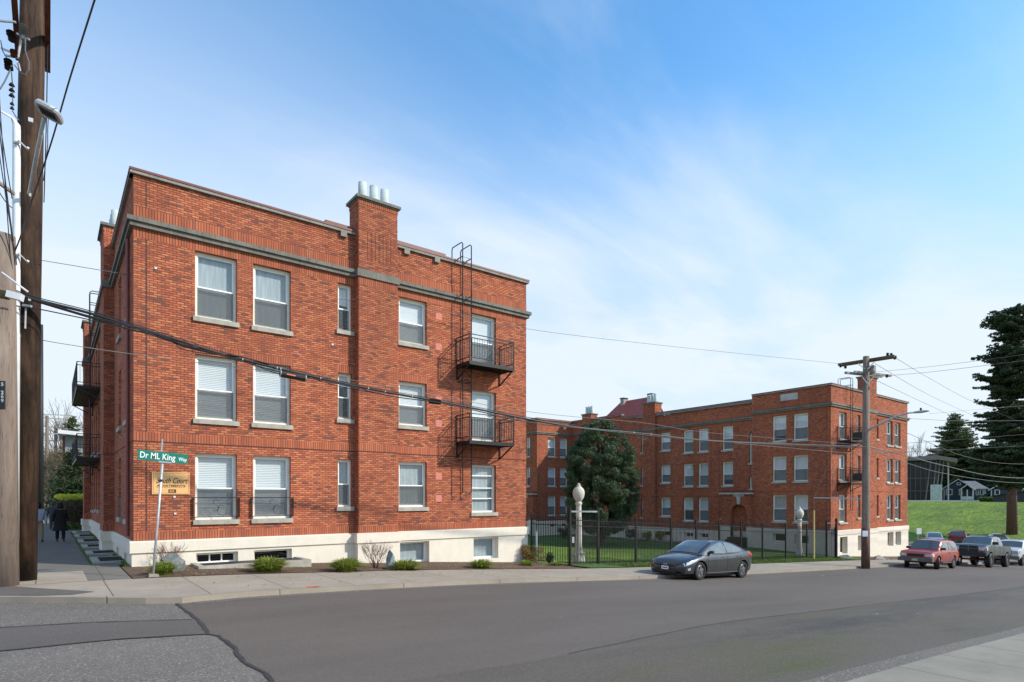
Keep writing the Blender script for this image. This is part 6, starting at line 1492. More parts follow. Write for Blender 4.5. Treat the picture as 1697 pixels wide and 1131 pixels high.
def make_car(name, label, cat, spec, loc, rz=math.pi, pitch=0., group=None):
    t = thing(name, label, cat, (0, 0, 0), 0, group)
    S = resample(spec['body'], 34); P_ = spec['paint']
    m = MB(); loft(m, [ring_body(*s, spec.get('sh', .92)) for s in S]); body = m.build('body', P_, t, local=True, origin=(0, 0, 0), smooth=True); cut_wheels(body, spec, spec.get('arch', .055))
    G = resample(spec['cab'], 90); m = MB(); loft(m, [ring_cab(*s) for s in G]); cabin = m.build('cabin', spec.get('cabin_mat', P_), t, local=True, origin=(0, 0, 0), smooth=True)
    try: cabin.data.set_sharp_from_angle(angle=R_(40))
    except Exception: pass
    GA = np.array(sorted(spec['cab'], key=lambda s: s[0]), float); gi = lambda x, j: float(np.interp(x, GA[:, 0], GA[:, j]))
    def sy(x, z, s=1):
        zb, zt, wb, wt = gi(x, 1), gi(x, 2), gi(x, 3), gi(x, 4); zm = zb+(zt-zb)*.5; wm = wb*.55+wt*.45; ztop = zt-(zt-zb)*.10
        if z <= zm: y = wb+(wm-wb)*(z-zb)/max(zm-zb, .01)
        else: y = wm+(wt-wm)*min(1.15, (z-zm)/max(ztop-zm, .01))
        return s*(y+.012)
    for poly in spec['side_glass']:
        for s in (-1, 1):
            m = MB(); P3 = catmull([*poly, poly[0]], 4)[:-1] if spec.get('round', True) else [np.array(p) for p in poly]
            x0, x1 = min(p[0] for p in P3)+.004, max(p[0] for p in P3)-.004; nx_ = 36; nz_ = 6
            for i in range(nx_+1):
                x = x0+(x1-x0)*i/nx_; zs_ = []
                for a, b in zip(P3, list(P3[1:])+[P3[0]]):
                    if (a[0]-x)*(b[0]-x) <= 0 and a[0] != b[0]: zs_.append(a[1]+(b[1]-a[1])*(x-a[0])/(b[0]-a[0]))
                zlo, zhi = min(zs_), max(zs_)
                for j in range(nz_+1): z = zlo+(zhi-zlo)*j/nz_; m.v.append((x, sy(x, z, s), z))
            for i in range(nx_):
                for j in range(nz_): k = i*(nz_+1)+j; m.f.append((k, k+nz_+1, k+nz_+2, k+1)); m.m.append(0)
            m.build('side_window', 'car_side_glass', t, local=True, origin=(0, 0, 0), smooth=True)
    def top_patch(x0, x1, k, nm):
        m = MB(); nx_, ny_ = 10, 12; b = len(m.v)
        for i in range(nx_+1):
            x = x0+(x1-x0)*i/nx_; wt = gi(x, 4)*k; cr = gi(x, 5); zt = gi(x, 2)
            for j in range(ny_+1):
                y = wt*(2*j/ny_-1); yy = abs(y)/gi(x, 4); z = zt+cr*np.interp(yy, [0, .36, .72, .93, 1], [1, .9, .55, -.1, -.6]) if cr else zt
                m.v.append((x, y, float(z)+.014))
        for i in range(nx_):
            for j in range(ny_): m.f.append((b+i*(ny_+1)+j, b+(i+1)*(ny_+1)+j, b+(i+1)*(ny_+1)+j+1, b+i*(ny_+1)+j+1)); m.m.append(0)
        return m.build(nm, 'car_glass_body', t, local=True, origin=(0, 0, 0), smooth=True)
    top_patch(*spec['windscreen'], 'windscreen'); top_patch(*spec['rear_glass'], 'rear_window')
    for (x, st) in zip(spec['wx'], (spec.get('steer', 0), 0)):
        for s in (-1, 1): wheel(t, x, s*(spec['hw']-.13), spec['wr'], spec.get('ww', .2), spec['rim'], spec['spokes'], s, st, spec.get('rr', .62))
    BA = np.array(sorted(spec['body'], key=lambda s: s[0]), float); bi = lambda x, j: float(np.interp(x, BA[:, 0], BA[:, j]))
    def side_y(x, z):
        zl, zt, hw = bi(x, 1), bi(x, 2), bi(x, 3); q = (z-zl)/(zt-zl); return hw*float(np.interp(q, [0, .12, .35, .58, .74, .90, 1], [.86, .955, .985, 1, .992, .97, spec.get('sh', .92)]))
    def body_patch(nm, pts, mat, off=.008, both=True, sub=6):
        """patch lying on the bodyside: pts = 4 corners (x, z)"""
        for s in ((-1, 1) if both else (-1,)):
            m = MB(); b = 0
            for i in range(sub+1):
                for j in range(5):
                    u, v = i/sub, j/4; p = np.array(pts[0])*(1-u)*(1-v)+np.array(pts[1])*u*(1-v)+np.array(pts[2])*u*v+np.array(pts[3])*(1-u)*v
                    m.v.append((p[0], s*(side_y(p[0], p[1])+off), p[1]))
            for i in range(sub):
                for j in range(4): m.f.append((i*5+j, (i+1)*5+j, (i+1)*5+j+1, i*5+j+1)); m.m.append(0)
            m.build(nm, mat, t, local=True, origin=(0, 0, 0), smooth=True)
    for nm, pts, mat in spec.get('patches', ()): body_patch(nm, pts, mat)
    for nm, b_, mat in spec.get('boxes', ()): m = MB(); m.box(*b_); o = m.build(nm, mat, t, local=True, origin=(0, 0, 0)); bv = o.modifiers.new('bev', 'BEVEL'); bv.width = .012; bv.segments = 2
    for s in (-1, 1):                                    # mirrors, door seams and handles
        mx_, mz_, ms = spec['mirror']; m = MB(); y = s*(sy(mx_, mz_)+.10) if False else s*(abs(sy(mx_, mz_))+.11)
        m.hexa([(mx_-.05, y-s*.10*ms, mz_-.055*ms), (mx_+.06, y-s*.08*ms, mz_-.05*ms), (mx_+.05, y+s*.09*ms, mz_-.04*ms), (mx_-.05, y+s*.10*ms, mz_-.05*ms), (mx_-.05, y-s*.10*ms, mz_+.06*ms), (mx_+.05, y-s*.08*ms, mz_+.05*ms), (mx_+.03, y+s*.08*ms, mz_+.06*ms), (mx_-.05, y+s*.09*ms, mz_+.07*ms)]); m.beam((mx_-.02, y-s*.15, mz_-.07), (mx_, y-s*.03, mz_-.03), .05, .04); o = m.build('mirror', spec.get('mirror_mat', 'trim_black'), t, local=True, origin=(0, 0, 0)); bv = o.modifiers.new('bev', 'BEVEL'); bv.width = .025; bv.segments = 3
        for xs_ in spec.get('seams', ()):
            m = MB(); zs_ = np.linspace(bi(xs_, 1)+.10, bi(xs_, 2)-.01, 8)
            for z0, z1 in zip(zs_, zs_[1:]): m.beam((xs_, s*(side_y(xs_, z0)+.001), z0), (xs_, s*(side_y(xs_, z1)+.001), z1), .010, .006)
            m.build('door_seam', 'trim_black', t, local=True, origin=(0, 0, 0))
        for xs_ in spec.get('handles', ()):
            z = bi(xs_, 2)-.12; m = MB(); m.beam((xs_-.09, s*(side_y(xs_, z)+.02), z), (xs_+.09, s*(side_y(xs_, z)+.02), z), .02, .025); m.build('door_handle', spec.get('handle_mat', 'chrome'), t, local=True, origin=(0, 0, 0))
    m = MB(); w_ = spec['hw']*.75; m.box(spec['wx'][1]-.3, spec['wx'][0]+.3, -w_, w_, spec['body'][3][1]-.06, spec['body'][3][1]+.02); m.build('underbody', 'trim_black', t, local=True, origin=(0, 0, 0))
    t.location = loc; t.rotation_euler = (0, pitch, rz); return t
glass_mat('car_glass_body', (.05, .06, .065), 2.2)
_m = MATS['car_glass_body']; _m.node_tree.nodes.clear(); _t = _m.node_tree
_o = N(_t, 'ShaderNodeOutputMaterial'); _b = N(_t, 'ShaderNodeBsdfPrincipled'); _b.inputs['Base Color'].default_value = (.060, .072, .076, 1); _b.inputs['Roughness'].default_value = .05; _b.inputs['Specular IOR Level'].default_value = .9; _b.inputs['Coat Weight'].default_value = .6
_t.links.new(_b.outputs[0], _o.inputs[0])

simple('car_side_glass', (.16, .18, .185), .08, var=.25, scale=2, spec=.8)
sedan = dict(paint='paint_grey', hw=.885, wr=.325, wx=(1.36, -1.34), rim='alloy_dark', spokes=5, ww=.21, rr=.70, sh=.90,
    body=[(2.28, .30, .50, .50, .01), (2.25, .23, .56, .66, .03), (2.14, .19, .64, .78, .05), (1.9, .17, .73, .85, .06), (1.5, .16, .825, .875, .07), (1.1, .16, .905, .885, .05), (.4, .16, .93, .885, .03), (-.6, .16, .96, .89, .03), (-1.4, .17, 1.02, .88, .03), (-1.8, .20, 1.05, .85, .03), (-2.08, .24, 1.05, .77, .03), (-2.2, .30, 1.0, .66, .02), (-2.27, .40, .86, .50, .0)],
    cab=[(1.34, .90, .905, .76, .70, .02), (.95, .91, 1.12, .80, .66, .045), (.45, .93, 1.345, .82, .62, .045), (0, .95, 1.405, .83, .605, .045), (-.45, .96, 1.41, .83, .60, .045), (-.95, .98, 1.355, .82, .59, .045), (-1.45, 1.0, 1.235, .79, .58, .04), (-1.95, 1.03, 1.075, .70, .56, .02)],
    windscreen=(1.28, .42, .90), rear_glass=(-1.0, -1.72, .90),
    side_glass=[[(.98, .955), (.60, 1.16), (.20, 1.31), (-.20, 1.345), (-.20, .985), (.4, .965)], [(-.30, .99), (-.30, 1.345), (-.70, 1.32), (-1.20, 1.18), (-1.34, 1.08), (-1.05, 1.02)]],
    mirror=(.78, 1.0, 1.0), seams=(.95, -.26, -1.12), handles=(-.05, -.95),
    patches=[('headlight', [(2.18, .60), (1.50, .79), (1.62, .69), (2.17, .50)], 'lens_clear'), ('tail_light', [(-2.13, .98), (-1.62, .98), (-1.72, .91), (-2.17, .82)], 'lens_red'), ('crease_shade', [(1.1, .66), (-1.5, .84), (-1.5, .825), (1.1, .645)], 'trim_black'), ('sill_line', [(1.0, .26), (-1.0, .28), (-1.0, .265), (1.0, .245)], 'paint_silver'), ('fog_light', [(2.06, .42), (1.93, .46), (1.93, .36), (2.04, .35)], 'lens_clear')],  # black strip painted for the shade along the body crease
    boxes=[('grille', (2.18, 2.296, -.46, .46, .24, .40), 'trim_black'), ('upper_grille', (2.17, 2.292, -.40, .40, .455, .53), 'trim_black'), ('badge', (2.27, 2.305, -.085, .085, .51, .55), 'chrome'), ('chin', (2.10, 2.29, -.60, .60, .185, .225), 'trim_black'), ('number_plate', (2.297, 2.312, -.155, .155, .34, .47), 'plate_white'), ('plate_letters', (2.3125, 2.314, -.11, .11, .385, .425), 'plate_ink')])
MATS_BADGE = None
def place(px0, y0, px1, y1, hwid, z_off=RZ):
    """ground points of the near-side wheels (front, rear) -> centre of the vehicle"""
    ps = []
    for x, y in ((px0, y0), (px1, y1)):
        z = 0.
        for i in range(60): t = (z-CAM_Z)*F_PX/(HOR-y); r = ray(x); z = .5*z+.5*(gz(r[0]*t)+z_off)
        ps.append((r[0]*t, r[1]*t))
    return ps
pw = place(1158, 961.5, 1232, 957.5, .75)
sx_ = (pw[0][0]+pw[1][0])/2-.08; sy_ = (pw[0][1]+pw[1][1])/2+.80
slope = lambda x: math.atan((gz(x+1.3)-gz(x-1.3))/2.6)
make_car('parked_car', 'dark grey sedan parked alone at the kerb in front of the iron fence', 'car', sedan, (sx_, sy_, gz(sx_)+RZ), pitch=slope(sx_), group='vehicles parked along the street').scale = (1.05, 1.03, 1.03)
suv = dict(paint='paint_red', hw=.89, wr=.365, wx=(1.30, -1.28), rim='alloy', spokes=5, ww=.24, sh=.95, steer=.38, rr=.6, arch=.07,
    body=[(2.26, .52, .84, .78, .02), (2.22, .42, .93, .82, .03), (2.05, .38, .985, .86, .04), (1.5, .36, 1.03, .88, .05), (1.0, .36, 1.06, .885, .04), (0, .36, 1.07, .89, .02), (-1.2, .36, 1.07, .89, .02), (-2.0, .38, 1.07, .88, .02), (-2.2, .42, 1.05, .86, .0), (-2.27, .50, .98, .83, 0)],
    cab=[(1.05, 1.04, 1.05, .80, .74, .02), (.45, 1.06, 1.60, .83, .70, .05), (.2, 1.07, 1.66, .83, .69, .05), (-.8, 1.07, 1.69, .83, .69, .05), (-1.7, 1.07, 1.66, .83, .69, .05), (-2.05, 1.07, 1.58, .82, .68, .04), (-2.22, 1.06, 1.10, .80, .72, .01)],
    windscreen=(.98, .46, .93), rear_glass=(-2.07, -2.19, .88), round=False,
    side_glass=[[(.72, 1.12), (.34, 1.55), (-.42, 1.58), (-.42, 1.12)], [(-.52, 1.12), (-.52, 1.58), (-.62, 1.58), (-1.20, 1.12)], [(-.74, 1.58), (-1.95, 1.54), (-2.08, 1.14), (-1.30, 1.12)]],
    mirror=(.70, 1.17, 1.25), seams=(.85, -.55), handles=(-.35,), handle_mat='trim_black',
    patches=[('headlight', [(2.19, .88), (1.98, .90), (1.98, .72), (2.19, .70)], 'lens_clear'), ('lower_cladding', [(1.0, .58), (-1.0, .58), (-1.0, .40), (1.0, .40)], 'paint_red'), ('tail_light', [(-2.16, 1.02), (-2.0, 1.02), (-2.0, .75), (-2.16, .75)], 'lens_red')],
    boxes=[('bumper', (2.10, 2.36, -.88, .88, .42, .64), 'trim_grey'), ('grille', (2.22, 2.275, -.40, .40, .70, .86), 'trim_black'), ('headlight', (2.20, 2.265, -.78, -.46, .70, .86), 'lens_clear'), ('headlight', (2.20, 2.265, .46, .78, .70, .86), 'lens_clear'), ('number_plate', (2.362, 2.375, -.15, .15, .45, .57), 'plate_tan'), ('bumper', (-2.36, -2.15, -.88, .88, .42, .62), 'trim_grey'),
           ('running_board', (-.75, .75, -.93, -.82, .36, .40), 'trim_grey'), ('running_board', (-.75, .75, .82, .93, .36, .40), 'trim_grey'), ('roof_rack', (-1.7, -.3, -.60, -.57, 1.72, 1.755), 'trim_black'), ('roof_rack', (-1.7, -.3, .57, .60, 1.72, 1.755), 'trim_black')])
pw = place(1549, 943.5, 1580, 942.5, .75); sx_ = (pw[0][0]+pw[1][0])/2; sy_ = (pw[0][1]+pw[1][1])/2+.75
SUV_LOC = (sx_, sy_, gz(sx_)+RZ)
make_car('parked_car', 'faded red two-door sport utility vehicle, nearest of the row parked past the utility pole', 'car', suv, SUV_LOC, pitch=slope(sx_), group='vehicles parked along the street')
truck = dict(paint='paint_darkgrey', hw=1.0, wr=.475, wx=(1.85, -1.80), rim='alloy_dark', spokes=8, ww=.32, sh=.95, rr=.56, arch=.10,
    body=[(2.80, .92, 1.30, .90, .02), (2.74, .80, 1.40, .94, .04), (2.5, .74, 1.46, .97, .06), (1.8, .72, 1.50, .985, .06), (1.2, .72, 1.50, .99, .04), (0, .72, 1.46, 1.0, .0), (-1.0, .72, 1.46, 1.0, .0), (-2.6, .74, 1.46, 1.0, .0), (-2.80, .80, 1.44, .98, 0)],
    cab=[(1.45, 1.42, 1.44, .90, .84, .02), (.70, 1.45, 1.96, .94, .76, .05), (.4, 1.45, 2.04, .94, .75, .05), (-.5, 1.45, 2.07, .94, .75, .05), (-.95, 1.45, 2.03, .94, .75, .05), (-1.12, 1.44, 1.50, .92, .80, .02)],
    windscreen=(1.36, .72, .93), rear_glass=(-1.0, -1.10, .8), round=False,
    side_glass=[[(1.0, 1.52), (.58, 1.92), (-.05, 1.95), (-.05, 1.52)], [(-.14, 1.52), (-.14, 1.95), (-.82, 1.93), (-.90, 1.52)]],
    mirror=(1.0, 1.60, 1.7), seams=(1.15, -.10, -.95), handles=(.05, -.8), handle_mat='trim_black',
    patches=[('headlight', [(2.70, 1.34), (2.45, 1.36), (2.45, 1.12), (2.70, 1.10)], 'lens_clear')],
    boxes=[('bumper', (2.68, 2.93, -.97, .97, .74, .98), 'trim_black'), ('grille', (2.76, 2.84, -.50, .50, 1.0, 1.40), 'trim_black'), ('grille_bar', (2.841, 2.855, -.50, .50, 1.19, 1.23), 'trim_grey'), ('grille_bar', (2.841, 2.856, -.03, .03, 1.0, 1.40), 'trim_grey'), ('tow_plate', (2.90, 2.94, -.5, .5, .70, .735), 'trim_grey'), ('headlight', (2.72, 2.81, -.86, -.54, 1.10, 1.32), 'lens_clear'), ('headlight', (2.72, 2.81, .54, .86, 1.10, 1.32), 'lens_clear'), ('bumper', (-2.95, -2.78, -.95, .95, .74, .90), 'trim_black'),
           ('axle', (1.80, 1.90, -.8, .8, .42, .54), 'rust'), ('axle', (-1.85, -1.75, -.8, .8, .42, .54), 'rust'), ('bed_rail', (-2.75, -1.15, -1.0, -.93, 1.455, 1.49), 'trim_black'), ('bed_rail', (-2.75, -1.15, .93, 1.0, 1.455, 1.49), 'trim_black')])
pw = place(1638.5, 941, 1665, 940, .8); sx_ = (pw[0][0]+pw[1][0])/2; sy_ = (pw[0][1]+pw[1][1])/2+.85
make_car('pickup_truck', 'lifted dark grey pickup truck with black grille behind the red vehicle', 'pickup truck', truck, (sx_, sy_, gz(sx_)+RZ), pitch=slope(sx_), group='vehicles parked along the street')
white = dict(truck); white.update(paint='paint_white', wr=.40, rim='alloy', spokes=5, ww=.26, arch=.07,
    body=[(x, a-.22, b-.16, c, d) for x, a, b, c, d in truck['body']], cab=[(x, a-.18, b-.18, c, d, e) for x, a, b, c, d, e in truck['cab']],
    side_glass=[[(x, z-.18) for x, z in p] for p in truck['side_glass']], mirror=(1.0, 1.42, 1.5),
    patches=[('headlight', [(2.70, 1.18), (2.45, 1.20), (2.45, .96), (2.70, .94)], 'lens_clear'), ('side_cladding', [(1.2, .72), (-1.2, .72), (-1.2, .54), (1.2, .54)], 'trim_grey')],
    boxes=[('bumper', (2.68, 2.92, -.95, .95, .50, .76), 'trim_grey'), ('grille', (2.76, 2.83, -.50, .50, .82, 1.18), 'trim_grey'), ('grille_bar', (2.831, 2.845, -.50, .50, .97, 1.02), 'chrome'), ('headlight', (2.72, 2.81, -.86, -.54, .90, 1.14), 'lens_clear'), ('headlight', (2.72, 2.81, .54, .86, .90, 1.14), 'lens_clear')])
pw = place(1692, 937.8, 1715, 937.2, .8); sx_ = pw[0][0]+1.9; sy_ = pw[0][1]+.85
make_car('pickup_truck', 'white pickup truck cut off by the right edge, behind the dark grey pickup', 'pickup truck', white, (sx_, sy_, gz(sx_)+RZ), pitch=slope(sx_), group='vehicles parked along the street')
# cars in the car park behind
GC = 'cars in the car park behind the street'
c1 = dict(sedan); c1.update(paint='paint_silver', rim='alloy')
c2 = dict(suv); c2.update(paint='paint_maroon', rim='alloy', steer=0)
c3 = dict(sedan); c3.update(paint='paint_graphite', rim='alloy')
for nm, lab, sp_, px, py, t_, rz in (('parked_car', 'silver-blue sedan in the car park, seen above the bonnet of the red vehicle', c1, 1548, 905, 68, math.pi+.35), ('parked_car', 'maroon hatchback seen from behind in the car park, between the red and dark grey vehicles', c2, 1588, 905, 68, .25), ('parked_car', 'graphite car in the car park, only its roof showing over the dark grey pickup', c3, 1652, 905, 66, .4)):
    q = atd(px, py, t_); make_car(nm, lab, 'car', sp_, (q.x, q.y, gz(q.x)+.01), rz=rz, group=GC)

# ================================================================ TREES
def conifer(name, base, H, prof, label, seed, mat, n=26000, leaf=.16, z0=.18, trunk_r=.35, bark='bark', group=None, irr=.35, lean=0., whorl=.8):
    t = thing(name, label, 'tree', base, group=group); rg = np.random.RandomState(seed); b = np.array(base)
    m = MB(); m.tube([Vector(base)-Vector((0, 0, .4)), Vector(base)+Vector((0, 0, H*.3)), Vector(base)+Vector((lean, 0, H*.7)), Vector(base)+Vector((lean*1.3, 0, H*.98))], [trunk_r*1.15, trunk_r*.85, trunk_r*.4, .04], 12); m.build('trunk', bark, t, smooth=True)
    cs = []; rs = []; lm = MB(); z = H*z0
    while z < H*.985:
        k = z/H; L = np.interp(k, [p[0] for p in prof], [p[1] for p in prof]); nb = max(3, int(6-2*k)); a0 = rg.uniform(0, 6.28)
        for i in range(nb):
            if rg.rand() < .10: continue
            a = a0+i*2*math.pi/nb+rg.uniform(-.35, .35); l = L*rg.uniform(1-irr, 1+irr*.5); dr = np.array([math.cos(a), math.sin(a), 0]); zz0 = z+rg.uniform(-.3, .3)
            up = rg.uniform(-.28, .10); pts = []
            for s_ in np.linspace(.12, 1, max(3, int(l/.65)+2)):
                p = b+np.array([lean*k, 0, zz0])+dr*l*s_+np.array([0, 0, up*l*s_+.16*l*s_*s_ if k < .85 else .2*l*s_]); pts.append(p)
                wd = .18*l*(1.15-s_)+.22; cs.append(p+rg.normal(0, .12, 3)); rs.append(max(.20, wd*.8))
                if s_ > .25:
                    for sg in (-1, 1):
                        side = np.array([-dr[1], dr[0], 0])*sg*wd*1.3; cs.append(p+side-np.array([0, 0, .12])); rs.append(max(.18, wd*.65))
            lm.tube([tuple(b+np.array([lean*k, 0, zz0]))]+[tuple(p) for p in pts[::2]], [.05+.02*l]+[max(.015, .04+.012*l-.02*q) for q in range(len(pts[::2]))], 4, cap=False)
        z += H*whorl/30*rg.uniform(.7, 1.3)
    lm.build('branches', bark, t)
    V, Fc = cloud(cs, rs, n, leaf, seed=seed, stretch=(1, 1, .55), flat=.35, droop=.45); raw_mesh('crown', V, Fc, mat, t); return t
def rt(px, y, t): return atd(px, y, t)
GT = 'conifers beyond the grassy bank'
q = rt(1677, 893, 76); conifer('fir_tree', (q.x, q.y, -3.2), 29.6, [(0, 1.0), (.20, 1.6), (.26, 3.0), (.32, 4.4), (.42, 3.5), (.5, 3.9), (.58, 3.1), (.64, 3.9), (.72, 2.8), (.80, 3.5), (.86, 2.4), (.91, 3.0), (.96, 2.0), (1, 1.2)], 'huge dark fir with a bare red-brown trunk at the right edge, nearest of the conifers', 3, 'needle_dark', n=170000, leaf=.16, z0=.22, trunk_r=.54, bark='bark_red', group=GT, irr=.6, whorl=.40)
q = rt(1582, 830, 172); conifer('fir_tree', (q.x, q.y, .5), 25.5, [(0, 8.0), (.3, 8.4), (.5, 7.2), (.7, 5.2), (.85, 3.8), (1, 1.4)], 'mid-green pointed conifer behind the modern building with the flat roof', 4, 'needle_mid', n=120000, leaf=.30, z0=.05, trunk_r=.5, group=GT, whorl=.5)
for i, (px, t_, H, w_, lab) in enumerate(((1630, 165, 14.5, 4.2, 'low dark conifer rising behind the left blue bungalow'), (1652, 158, 20, 7.0, 'dark conifer behind the right blue bungalow'), (1696, 150, 24, 8.0, 'dark conifer standing behind the huge fir, at the right edge'), (1730, 150, 27, 8.0, 'dark conifer just outside the right edge of the photo'), (1612, 185, 15, 3.6, 'low conifer between the pointed conifer and the dark ones'))):
    q = rt(px, 830, t_); conifer('fir_tree', (q.x, q.y, .4), H, [(0, w_), (.4, w_*.95), (.7, w_*.6), (1, .8)], lab, 10+i, 'needle_dark' if i != 4 else 'needle_mid', n=30000, leaf=.34, z0=.03, trunk_r=.45, group=GT)
q = rt(1511, 830, 150); bare((q.x, q.y, .5), 4.2, 14.5, 'pale leafless tree showing over the modern building, right of the far block', 5, 'twig_grey', n=5, name='bare_tree', lv=5, r0=.20, cat='tree')
# broad evergreen in the courtyard
tb_ = ray(995); T50 = 50.; tc_ = Vector((tb_[0]*T50, tb_[1]*T50, -1.98))
et = thing('evergreen_tree', 'broad dark evergreen tree growing in the courtyard before the brick wings', 'tree', tc_)
rg = np.random.RandomState(12); cs = []; rs = []; K = 560
prof = [(0, 1.6), (.10, 2.7), (.25, 3.1), (.42, 3.15), (.60, 3.0), (.75, 2.6), (.88, 1.95), (.96, 1.2), (1, .5)]
for k in range(K):
    h = rg.uniform(.02, .985); a = rg.uniform(0, 2*math.pi)
    if math.sin(a*3+h*9) > .985: continue
    r_ = np.interp(h, [p[0] for p in prof], [p[1] for p in prof])*rg.uniform(.40, .97)**.7
    cs.append((tc_.x+r_*math.cos(a), tc_.y+r_*math.sin(a), tc_.z+1.0+h*9.3)); rs.append(rg.uniform(.26, .52)*(1 if h < .85 else .7))
V, Fc = cloud(cs, rs, 170000, .066, seed=3, stretch=(1, 1, .8)); raw_mesh('crown', V, Fc, 'leaf_evergreen', et)
m = MB(); m.tube([tc_, tc_+Vector((.1, 0, 3)), tc_+Vector((0, .1, 8.5))], [.28, .2, .05], 10)
for k in range(16):
    c = Vector(cs[k*7]); z = max(tc_.z+1.2, c.z-1.4); m.tube([Vector((tc_.x, tc_.y, z)), Vector((tc_.x, tc_.y, z)).lerp(c, .6)+Vector((0, 0, .2)), c], [.08, .05, .02], 5)
m.build('trunk', 'bark', et)

# ================================================================ RIGHT BACKGROUND: buildings on the bank
def frame_at(px, t):
    r = ray(px); o = (r[0]*t, r[1]*t); d = Vector((r[0], r[1], 0)).normalized(); return Face(o, (-d.y*-1, -d.x) if False else (d.y, -d.x))
# flat-roofed modern building with leaning columns
Fm = frame_at(1545, 136.); mbld = thing('modern_building', 'dark glass building with flat overhanging roof and leaning steel columns beyond the bank', 'building', Fm.P(0, .5, 0))
ax_ = lambda px, y=0: Fm.px(px, y)
a0 = ax_(1480)[0]; a1 = ax_(1556)[0]; zt = ax_(1545, 764)[1]
m = MB(); Fm.box(m, a0, a1, -2, zt, 0, 14); m.build('wall', 'glass_wall', mbld)
m = MB()
for k in range(9): a = a0+(a1-a0)*(k+.5)/9; Fm.box(m, a-.05, a+.05, 0, zt, -.12, -.01)
for z in (3.4, 6.3): Fm.box(m, a0, a1, z, z+.16, -.16, -.121)
m.build('mullion', 'trim_grey', mbld)
z1 = ax_(1545, 757)[1]; z2 = ax_(1545, 762)[1]; m = MB(); b1 = ax_(1552)[0]; b2 = ax_(1586)[0]
m.hexa([Fm.P(a0-1, z2-.2, -2), Fm.P(b1, z2-.2, -3), Fm.P(b1, z2-.2, 15), Fm.P(a0-1, z2-.2, 15), Fm.P(a0-1, z1-.2, -2), Fm.P(b1, z1+.1, -3), Fm.P(b1, z1+.1, 15), Fm.P(a0-1, z1-.2, 15)])
m.hexa([Fm.P(b1+.01, z2-.1, -3), Fm.P(b2, z2-.95, -3.), Fm.P(b2, z2-.95, 15), Fm.P(b1+.01, z2-.1, 15), Fm.P(b1+.01, z1+.1, -3), Fm.P(b2, z1-.75, -3), Fm.P(b2, z1-.75, 15), Fm.P(b1+.01, z1+.1, 15)]); m.build('roof', 'metal_roof', mbld)
for xt, xb in ((1543, 1533), (1552, 1544), (1558, 1550), (1564, 1556)):
    m = MB(); m.beam(Fm.P(ax_(xt)[0], z2-.3, -2.2), Fm.P(ax_(xb)[0], .8, -2.2), .20); m.build('column', 'trim_grey', mbld)
m = MB(); m.beam(Fm.P(ax_(1571)[0], z2-.8, -2.2), Fm.P(ax_(1571)[0], .8, -2.2), .22); m.build('column', 'siding_grey', mbld)
m = MB(); Fm.box(m, ax_(1542)[0], ax_(1561)[0], .5, ax_(1550, 804)[1], -4, -2.6); m.build('entrance_block', 'pot_clay', mbld)
m = MB(); Fm.box(m, ax_(1521)[0], ax_(1527)[0], zt+.6, zt+1.5, 4, 5); m.build('roof_unit', 'siding_dark', mbld)
